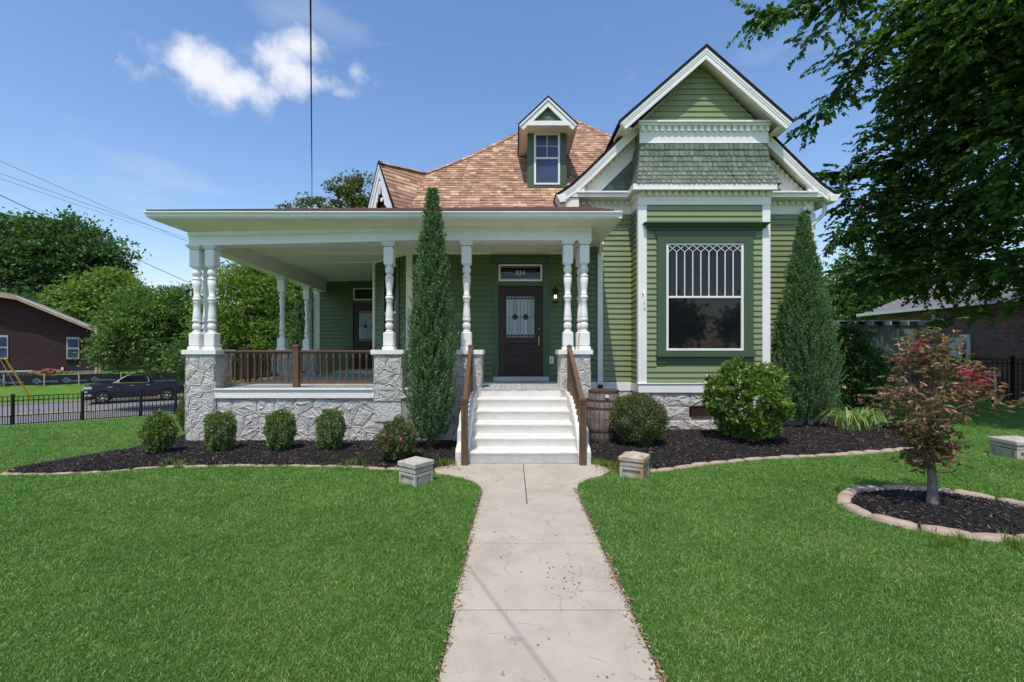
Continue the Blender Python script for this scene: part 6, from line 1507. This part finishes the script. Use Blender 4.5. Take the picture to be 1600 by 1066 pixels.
def slope(pa, pb, d0, d1, th0, th1):
    p = bp(pa[0], bz_(*pa)); q = bp(pb[0], bz_(*pb)); vs = [p + nI * d0, q + nI * d0, q + nI * d1, p + nI * d1]; up = Vector((0, 0, 1)); b.add([v + up * th0 for v in vs] + [v + up * th1 for v in vs], [(0,3,2,1),(4,5,6,7),(0,1,5,4),(1,2,6,5),(2,3,7,6),(3,0,4,7)])
slope((31, 468), (190, 533), -.7, 9, .02, .22); slope((-20, 460), (31, 468), -.7, 9, .02, .30); slope((-170, 503), (-20, 460), -.7, 9, .02, .22); b.build('roof', M_GREYROOF, root)
b = MB(); slope((31, 468), (190, 533), -.76, -.70, -.12, .16); slope((-20, 460), (31, 468), -.76, -.70, -.10, .2); b.build('barge_board', M_STAKE, root)
b = MB(); slope((31, 468), (155, 519), -.78, -.76, .10, .17); b.build('rake_trim', M_WHITE, root)
for px in (153.5, 158.5):
    p = bp(px, 0) - nI * .9; MB().box(p.x - .09, p.x + .09, p.y - .09, p.y + .09, -.2, bz_(px, 515 if px < 155 else 520)).build('timber_post', M_STAKE, root)
bbox('wall_vent', 96, 99.5, 574, 578.5, -.1, 0, M_WHITE)
# condenser units and a heap of bricks in front of it
def at_wall(px, py0, py1, pxw, depth, off, name, m, root, bevel=.02):
    a = bp(px, 0) - nI * off; c = bp(px + pxw, 0) - nI * off; zt, zb = bz_(px, py0), bz_(px, py1); q = MB(); vs = [a, c, c + nI * depth, a + nI * depth]
    q.add([(p.x, p.y, zb) for p in vs] + [(p.x, p.y, zt) for p in vs], [(0,3,2,1),(4,5,6,7),(0,1,5,4),(1,2,6,5),(2,3,7,6),(3,0,4,7)]); return q.build(name, m, root)
M_UNIT = paint('grey_unit_metal', (0.16, 0.19, 0.19), .5)
ac = thing('condenser_unit', 'long grey condenser unit against the brick house wall', 'air conditioner', tuple(bp(30, 0))); at_wall(5, 581, 592, 51, 1.0, 1.3, 'casing', M_UNIT, ac); at_wall(4.5, 579.5, 581, 52, 1.05, 1.33, 'lid', M_CAST, ac)
for k in range(12): at_wall(8 + k * 4, 582, 590, 1.6, .02, 1.33, 'louvre', M_GLASS, ac)
hp = thing('brick_heap', 'heap of broken red bricks beside the condenser unit', 'brick pile', tuple(bp(82, 0)))
M_RB = paint('loose_red_brick', (0.36, 0.14, 0.10), .9, .25, per=.5)
bm = MB().box(-.14, .14, -.07, .07, -.05, .05).mesh('brick'); bm.materials.append(M_RB)
for k in range(110):
    u = random.gauss(0, .32); c = bp(84 + u * 32, 0) - nI * random.uniform(.7, 1.8); z = random.uniform(-.05, max(.02, .30 * (1 - abs(u)))); inst('brick', bm, hp, T(c.x, c.y, z) @ Matrix.Rotation(random.uniform(0, 3), 4, 'Z') @ Matrix.Rotation(random.uniform(-.6, .6), 4, 'X'))

# ------------------------------------------------------------------ pickup truck
pf_ = W(160, 632, 30.4); pr_ = W(261, 627, 32.5); dirv = (pr_ - pf_); dirv.z = 0; wb = dirv.length; ang = math.atan2(dirv.y, dirv.x); sc_ = wb / 3.75
TM = T(pf_.x, pf_.y, -1.88) @ Matrix.Rotation(ang, 4, 'Z') @ Matrix.Diagonal((sc_, 1.0, 1.0, 1))   # x back along the truck from the front axle, y away from the camera (near side y=0)
root = thing('pickup_truck', 'black crew cab pickup truck parked across the street', 'truck', (pf_.x, pf_.y, -1.88))
Wd = 2.0
def tp(poly, y0, y1, name, m, parent=root, bevel=0.0): b = MB(); b.prism(poly, 'y', y0, y1, M=TM); return b.build(name, m, parent, bevel)
def arch(cx, r, n=8): return [(cx + r * math.cos(math.pi * k / n), .42 + r * math.sin(math.pi * k / n)) for k in range(n + 1)]
low = [(-.93, .50), (-.97, .62), (-.99, .95), (-.93, 1.22), (-.75, 1.29), (-.2, 1.34), (.62, 1.36), (2.95, 1.34), (2.98, 1.36), (4.82, 1.36), (4.86, 1.25), (4.88, .70), (4.80, .55), (4.28, .52)] + arch(3.75, .50) + [(3.2, .45), (.56, .43)] + arch(0, .50) + [(-.56, .50)]
body = tp(low, 0.0, Wd, 'body', M_TRUCK, bevel=.05)
b = MB(); cab = [(.50, 1.36), (1.30, 1.86), (1.55, 1.91), (2.45, 1.90), (2.72, 1.86), (2.93, 1.36)]
vs = [(x, .04 + (z - 1.36) * .30, z) for x, z in cab] + [(x, Wd - .04 - (z - 1.36) * .30, z) for x, z in cab]; n = 6
b.add(vs, [tuple(range(n)), tuple(range(n, 2 * n))[::-1]] + [(i, n + i, n + (i + 1) % n, (i + 1) % n) for i in range(n)], M=TM); b.build('cab', M_TRUCK, root, .03)
def side_glass(pts, name='side_window'): b = MB(); b.add([(x, .04 + (z - 1.36) * .30 - .012, z) for x, z in pts], [tuple(range(len(pts)))], M=TM); b.build(name, M_GLASS, root)
side_glass([(.86, 1.41), (1.72, 1.41), (1.72, 1.80), (1.36, 1.79)]); side_glass([(1.78, 1.41), (2.62, 1.41), (2.56, 1.68), (2.46, 1.80), (1.78, 1.80)])
b = MB(); b.add([(.54, .10, 1.40), (.54, Wd - .10, 1.40), (1.27, Wd - .22, 1.83), (1.27, .22, 1.83)], [(0, 1, 2, 3)], M=TM @ T(-.03, 0, .02)); b.build('windshield', M_GLASSBLUE, root)
b = MB(); b.bar(TM @ Vector((.80, .03, 1.385)), TM @ Vector((2.64, .03, 1.385)), .03); b.bar(TM @ Vector((2.64, .03, 1.385)), TM @ Vector((2.60, .11, 1.70)), .045); b.bar(TM @ Vector((2.60, .11, 1.70)), TM @ Vector((2.50, .15, 1.80)), .03); b.build('window_trim', M_CHROME, root)
tp([(.72, 1.38), (.98, 1.38), (.98, 1.56), (.74, 1.54)], -.22, -.02, 'wing_mirror', M_CHROME, bevel=.03)
for x in (1.55, 2.50): tp([(x, 1.17), (x + .22, 1.17), (x + .22, 1.21), (x, 1.21)], -.03, .0, 'door_handle', M_CHROME)
for x in (.66, 1.74, 2.80):
    b = MB(); b.box(x, x + .012, -.004, .01, .50, 1.34, M=TM); b.build('door_gap', M_BLACK, root)
b = MB(); b.box(.30, .56, -.012, .0, 1.10, 1.16, M=TM); b.build('fender_badge', M_CHROME, root)
b = MB(); b.box(-1.01, -.985, .18, Wd - .18, .78, 1.20, M=TM); gr = b.build('grille', M_BLACK, root)
for k in range(5): b = MB(); b.box(-1.03, -1.0, .22, Wd - .22, .84 + k * .075, .865 + k * .075, M=TM); b.build('grille_bar', M_CHROME, gr)
b = MB(); 
for q in ((.12, .20, .74, 1.24), (Wd - .20, Wd - .12, .74, 1.24), (.2, Wd - .2, 1.20, 1.25)): b.box(-1.035, -.98, q[0], q[1], q[2], q[3], M=TM)
b.build('grille_surround', M_CHROME, root, .01)
M_ALLOY = paint('bright_alloy', (0.62, 0.62, 0.64), .3, .03)
M_LAMP = paint('headlamp_lens', (0.55, 0.56, 0.58), .1, .1)
for y0_, y1_ in ((-.012, .14), (Wd - .14, Wd + .012)): b = MB(); b.box(-.985, -.55, y0_, y1_, 1.02, 1.20, M=TM); b.box(-1.0, -.80, y0_, y1_, .80, .90, M=TM); b.build('headlight', M_LAMP, root, .02)
b = MB(); b.box(-1.03, -.52, -.015, Wd + .015, .50, .70, M=TM); b.build('front_bumper', M_CHROME, root, .04)
b = MB(); b.box(-.95, -.5, .0, Wd, .32, .50, M=TM); b.build('air_dam', M_BLACK, root, .03)
b = MB(); b.box(4.84, 5.0, .0, Wd, .55, .72, M=TM); b.build('rear_bumper', M_CHROME, root, .03)
for y0_ in (-.008, Wd - .1): b = MB(); b.box(4.74, 4.885, y0_, y0_ + .11, 1.02, 1.32, M=TM); b.build('tail_light', M_RED, root, .01)
b = MB(); b.box(3.02, 4.80, .06, Wd - .06, 1.37, 1.40, M=TM); b.build('bed_cover', M_BLACK, root)
b = MB(); b.box(.55, 3.2, .03, .2, .36, .43, M=TM); b.build('running_board', M_BLACK, root, .01)
MW = T(pf_.x, pf_.y, -1.88) @ Matrix.Rotation(ang, 4, 'Z')
for wx_ in (0, wb):
    for wy_, sg in ((.02, 1), (Wd - .30, -1)):
        Mw = MW @ T(wx_, wy_ + (.28 if True else 0), .41) @ Matrix.Rotation(R(90), 4, 'X')
        b = MB(); b.lathe([(0, .27), (.0, .39), (.03, .41), (.25, .41), (.28, .39), (.28, .27)], seg=28, M=Mw); w_ = b.build('wheel', M_TYRE, root)
        b = MB(); b.lathe([(.20, .28), (.272, .285), (.272, .265), (.22, .25)], seg=28, M=Mw)
        for k in range(12):
            a = k * math.pi / 6 + (.09 if k % 2 else -.09); b.bar(Mw @ Vector((.05 * math.cos(a), .05 * math.sin(a), .262)), Mw @ Vector((.27 * math.cos(a), .27 * math.sin(a), .275)), .030, .02)
        b.lathe([(.22, .07), (.285, .06)], seg=12, M=Mw); b.build('rim', M_ALLOY, w_)
b = MB(); b.box(-.55, 4.3, .1, Wd - .1, .45, .9, M=TM); b.build('underbody', M_BLACK, root)

# ------------------------------------------------------------------ right background: shed, brick building
root = thing('garden_shed', 'grey green board shed with exposed rafter ends', 'shed', (13.8, 17, 0))
MB().box(11.0, 15.68, 17.0, 19.5, 0, 2.72).build('wall', M_SHED, root)
x = 11.0
while x < 15.6: MB().box(x, x + .29, 16.975, 16.999, 0, 2.68).build('board', M_SHED, root); x += .30
MB().box(10.9, 15.75, 16.85, 19.6, 2.80, 2.86).build('roof', M_SHED, root)
for k in range(8): MB().box(11.2 + k * .645, 11.28 + k * .645, 16.6, 17.0, 2.66, 2.80).build('rafter_end', M_CAST, root)
MB().box(15.60, 15.75, 16.93, 17.0, 0, 2.78).build('corner_post', M_SHED, root)
b = MB(); b.prism([(13.0, 2.36), (13.35, 2.44), (13.7, 2.36), (13.5, 2.34), (13.35, 2.30), (13.2, 2.34)], 'y', 16.93, 16.96); b.build('wall_ornament', M_BLACK, root)
root = thing('brick_building', 'red brown brick building with grey roof and white door', 'building', (17.5, 18, 0))
MB().box(17.5, 30, 11.0, 21.8, -.1, 3.5).build('wall', M_BRICKR, root)
dr = MB().box(17.45, 17.5, 17.35, 18.25, .05, 2.35).build('door', M_WHITE, root); MB().box(17.43, 17.449, 17.5, 17.62, 1.2, 2.1).build('door_window', M_BLACK, dr)
MB().tube([(17.38, 18.75, 0), (17.38, 18.75, 3.4)], .06, 8).build('downspout', M_WHITE, root)
b = MB(); b.add([(16.9, 10.5, 3.46), (16.9, 22.2, 3.46), (22.5, 18.0, 6.6), (22.5, 10.5, 6.6), (31, 22.2, 3.46)], [(0, 3, 2, 1), (1, 2, 4)]); b.add([(16.9, 10.5, 3.44), (16.9, 22.2, 3.44), (17.5, 22.2, 3.44), (17.5, 10.5, 3.44)], [(0, 1, 2, 3)]); b.build('roof', M_GREYROOF, root)
MB().box(16.80, 16.92, 10.5, 22.2, 3.38, 3.50).build('gutter', M_WHITE, root)
root = thing('gas_meter', 'small white gas meter by the brick wall behind the fence', 'meter', (17.2, 16.3, 0)); b = MB(); b.box(17.0, 17.3, 16.1, 16.4, .80, 1.0); b.tube([(17.1, 16.1, 0), (17.1, 16.1, .8)], .03, 6); b.tube([(17.1, 16.4, 0), (17.1, 16.4, .8)], .03, 6); b.build('meter_body', M_WHITE, root, .03)

# ------------------------------------------------------------------ trees
GL_ = 'trees beyond the street'
tree('oak_tree', 'big dark green tree behind the brick house', 'tree', (*W(90, 560, 52)[:2], 0), [bl(60, 430, 52, 75, 75), bl(125, 420, 53, 62, 70), bl(20, 400, 53, 60, 65), bl(95, 375, 52, 48, 40), bl(160, 420, 52, 36, 42), bl(-50, 420, 52, 70, 80), bl(40, 490, 50, 100, 40)], .5, 2600, 22, .42, .55, M_LF_DARK, .55, GL_)
tree('ash_tree', 'lighter yellow green tree beside the dark one behind the brick house', 'tree', (*W(160, 570, 42)[:2], 0), [bl(150, 480, 42, 45, 42), bl(178, 450, 42, 30, 30), bl(125, 515, 42, 42, 30), bl(190, 500, 42, 30, 40), bl(110, 470, 42, 26, 20), bl(160, 545, 42, 50, 25), bl(205, 460, 42, 18, 16)], .25, 1500, 20, .34, .5, M_LF_LIGHT, .38, GL_)
tree('magnolia_tree', 'bushy glossy tree overhanging the parked truck', 'tree', (*W(306, 620, 27.5)[:2], -1.7), [bl(235, 500, 27, 55, 48), bl(195, 548, 27, 42, 26), bl(262, 545, 27, 42, 38), bl(215, 520, 27, 45, 40), bl(285, 490, 27, 40, 40), bl(172, 560, 27, 22, 12), bl(275, 558, 27, 34, 14), bl(310, 560, 27, 30, 40)], .2, 1900, 20, .20, .45, M_LF_MID, .24, GL_)
tree('crape_myrtle', 'feathery green tree seen between the porch columns', 'tree', (*W(400, 600, 22)[:2], -.4), [bl(385, 480, 22, 45, 55), bl(365, 440, 22, 30, 28), bl(420, 450, 22, 45, 45), bl(345, 510, 22, 40, 45), bl(430, 520, 22, 40, 40), bl(395, 430, 22, 28, 25)], .12, 850, 22, .17, .35, M_LF_LIGHT, .22, None)
tree('hedge_tree', 'dark dense tree behind the side porch', 'tree', (*W(455, 600, 25)[:2], -.2), [bl(440, 470, 25, 50, 70), bl(490, 460, 25, 40, 70), bl(470, 540, 25, 60, 40), bl(400, 550, 25, 60, 30), bl(340, 560, 25, 60, 30)], .15, 1900, 22, .20, .45, M_LF_DARK, .3, None)
tree('hackberry_tree', 'sparse olive tree rising behind the porch roof', 'tree', (*W(545, 600, 33)[:2], 0), [bl(540, 300, 33, 26, 20), bl(565, 285, 33, 18, 12), bl(500, 318, 33, 30, 8), bl(565, 315, 33, 26, 18), bl(465, 325, 33, 25, 5), bl(530, 350, 33, 60, 22)], .2, 260, 22, .24, .5, M_LF_ROSE, .28, None, limbs=14, shell=.2)
tree('boundary_shrub', 'dark leafy shrub beside the cypress and the shed', 'shrub', (*W(1335, 620, 13.5)[:2], 0), [bl(1330, 560, 13.5, 30, 45), bl(1335, 600, 13.5, 36, 40), bl(1320, 530, 13.5, 18, 22), bl(1355, 580, 13.5, 24, 35)], .05, 900, 20, .10, .45, M_LF_DARK, .10, None, crown='foliage')
tree('backyard_tree', 'sunlit green tree behind the shed', 'tree', (*W(1360, 600, 34)[:2], 0), [bl(1350, 450, 34, 60, 50), bl(1420, 420, 34, 60, 50), bl(1310, 480, 34, 40, 30), bl(1390, 480, 34, 60, 30)], .3, 1200, 20, .28, .5, M_LF_MID, .35, None)
for i, (px, Y, w_, h_) in enumerate(((-150, 60, 120, 70), (330, 70, 130, 45), (560, 75, 110, 40))):
    tree('far_tree', ['distant rounded tree beyond the left edge of the brick house', 'distant low trees behind the glossy street tree', 'distant trees hidden behind the green house'][i], 'tree', (*W(px, 560, Y)[:2], 0), [bl(px, 520, Y, w_, h_), bl(px - 50, 525, Y, w_ * .7, h_ * .8), bl(px + 60, 530, Y, w_ * .7, h_ * .7)], .4, 900, 14, .6, .6, M_LF_DARK, .9, None)

root = thing('neighbour_house', 'white house across the way mirrored in the bay window', 'house', (6, -27, 0))
MB().box(-1, 13, -36, -27, -.1, 3.4).build('wall', M_WHITE, root)
b = MB(); b.add([(-1.6, -26.4, 3.3), (13.6, -26.4, 3.3), (13.6, -36.6, 3.3), (-1.6, -36.6, 3.3), (4, -31.5, 6.4), (8, -31.5, 6.4)], [(0, 1, 5, 4), (1, 2, 5), (2, 3, 4, 5), (3, 0, 4)]); b.build('roof', M_GREYROOF, root)
for x in (1, 4.5, 10): MB().box(x, x + 1.1, -27, -26.95, .9, 2.6).build('window', M_GLASS, root)
for i, (x, y, r_, h_) in enumerate(((-9, -32, 5, 7), (16, -34, 6, 8), (30, -32, 6, 8), (-24, -32, 6, 8), (3, -48, 7, 10))):  # unseen trees added behind the camera to darken the window reflections
    tree('added_tree', ['added leafy tree left of the mirrored white house', 'added leafy tree right of the mirrored white house', 'added tree at the far right of the mirrored street', 'added tree at the far left of the mirrored street', 'added tall tree behind the mirrored white house'][i], 'tree', (x, y, 0), [(x, y, h_ * .62, r_ * .8, r_ * .8, h_ * .36), (x - 2, y, h_ * .5, r_ * .6, r_ * .6, h_ * .3), (x + 2, y + 1, h_ * .55, r_ * .6, r_ * .6, h_ * .3)], .3, 500, 14, .6, .6, M_LF_DARK, .8, 'unseen added trees across the way')
# ---- the big shade tree whose limbs hang over the right of the picture
root = thing('shade_tree', 'large shade tree spreading its limbs over the right side of the house', 'tree', (14.6, 10.5, 0))
b = MB(); b.tube([(14.6, 10.5, -.1), (14.5, 10.5, 2.5), (14.0, 10.6, 5.5), (13.2, 10.8, 9.0)], [.55, .45, .38, .22], 12)
SPR = []      # spray carriers: polylines
def limb(pts, r0, r1, sp=None, dens=1.0):
    P = [W(*p) if len(p) == 3 else Vector(p[:3]) for p in pts]; n = len(P); b.tube(P, [r0 + (r1 - r0) * i / (n - 1) for i in range(n)], 7)
    SPR.append((P, dens))
limb([(1700, 60, 10), (1560, 20, 10.5), (1480, 15, 11), (1400, 45, 11.5), (1340, 75, 11.8), (1300, 100, 12)], .10, .02)
limb([(1700, -60, 10), (1500, -50, 10.5), (1340, -25, 11), (1240, 10, 11.3), (1175, 30, 11.5)], .08, .012, dens=1.7)
limb([(1560, 20, 10.5), (1480, 60, 11), (1420, 110, 11.5), (1370, 150, 12)], .05, .012)
limb([(1700, 260, 10), (1560, 200, 10.8), (1480, 220, 11.3), (1400, 250, 12), (1330, 270, 12.4), (1275, 270, 12.6)], .08, .012, dens=1.5)
limb([(1700, 300, 10.5), (1580, 300, 11), (1480, 330, 11.6), (1400, 345, 12), (1330, 360, 12.4), (1295, 370, 12.6)], .08, .012, dens=1.6)
limb([(1700, 420, 11), (1600, 400, 11.5), (1500, 420, 12), (1420, 420, 12.4), (1350, 440, 12.8), (1310, 450, 13)], .06, .012)
limb([(1700, 480, 9.5), (1640, 450, 10), (1580, 470, 10.5), (1520, 490, 11), (1470, 500, 11.3)], .04, .01)
limb([(1400, 45, 11.5), (1330, 120, 12), (1290, 160, 12.2), (1260, 200, 12.3)], .03, .008, dens=1.6)
limb([(1340, -25, 11), (1290, 40, 11.3), (1250, 70, 11.5)], .03, .008)
limb([(1640, 110, 10), (1560, 120, 10.8), (1470, 150, 11.4), (1390, 200, 12), (1340, 220, 12.2)], .05, .01)
limb([(1640, 160, 9.2), (1560, 90, 9.5), (1500, 80, 9.8)], .04, .01)
b.build('trunk', M_BARK, root)
CC, AA = [], []
def spray(p, d, L, nl=12, leaf=.09):
    """a drooping twig with leaves on both sides"""
    q = Vector(p); d = Vector(d).normalized(); st_ = L / nl
    for k in range(nl):
        d = (d + Vector((0, 0, -.045)) + Vector((random.gauss(0, .10), random.gauss(0, .10), random.gauss(0, .06)))).normalized(); q = q + d * st_
        s_ = d.cross(Vector((0, 0, 1))); s_ = s_.normalized() if s_.length > .1 else Vector((1, 0, 0))
        for sg in (-1, 1):
            a = (d * .55 + s_ * sg * .75 + Vector((random.gauss(0, .2), random.gauss(0, .2), -.30 + random.gauss(0, .2)))).normalized(); CC.append(q + a * leaf * .55); AA.append(a)
for P, dens in SPR:
    for i in range(len(P) - 1):
        L = (P[i + 1] - P[i]).length; dirn = (P[i + 1] - P[i]).normalized(); n_ = int(L * 20 * dens)
        for k in range(n_):
            c = P[i].lerp(P[i + 1], random.random()); side = Vector((random.gauss(0, 1), random.gauss(0, 1), random.gauss(-.05, .35))).normalized(); d_ = (dirn * .7 + side * 1.0)
            c = c + side * random.uniform(0, .25)
            spray(c, d_, random.uniform(.25, .65), 8)
# inner mass, kept to the right of the house
mass = [bl(1500, 150, 11, 70, 110), bl(1570, 90, 10.5, 80, 90), bl(1560, 280, 11, 80, 90), bl(1440, 230, 12, 70, 60), bl(1470, 330, 12, 80, 60), bl(1400, 340, 12.8, 60, 50), bl(1360, 300, 13, 45, 40), bl(1580, 400, 11, 70, 55), bl(1480, 420, 12, 80, 36), bl(1390, 420, 12.8, 60, 36), bl(1430, 130, 12, 45, 40), bl(1620, 200, 9.5, 80, 160), bl(1520, 20, 10.5, 70, 40), bl(1400, 10, 11.5, 50, 20),
        (13.5, 10, 10.5, 4.2, 3.5, 2.6), (11.5, 9.2, 9.2, 3.0, 2.8, 1.8), (13.8, 8.2, 7.6, 2.6, 2.2, 2.2), (11.2, 7.6, 8.6, 1.8, 1.8, 1.3)]
Pm, Dm = blob_points(mass, 8800, .25)
for p, d_ in zip(Pm, Dm):
    if p[0] < 7.7 and p[1] < 12.5 and p[2] < 8: continue
    px = 800 + F * p[0] / p[1]
    spray(p, Vector(d_) * .8 + Vector((random.gauss(0, .5), random.gauss(0, .5), 0)), random.uniform(.3, .6), 6, .10)
leaves('crown', root, np.array(CC), np.array(AA),   .135, .60, M_LF_BIG, up=.34, fold=.25)
print('big tree leaves', len(CC))
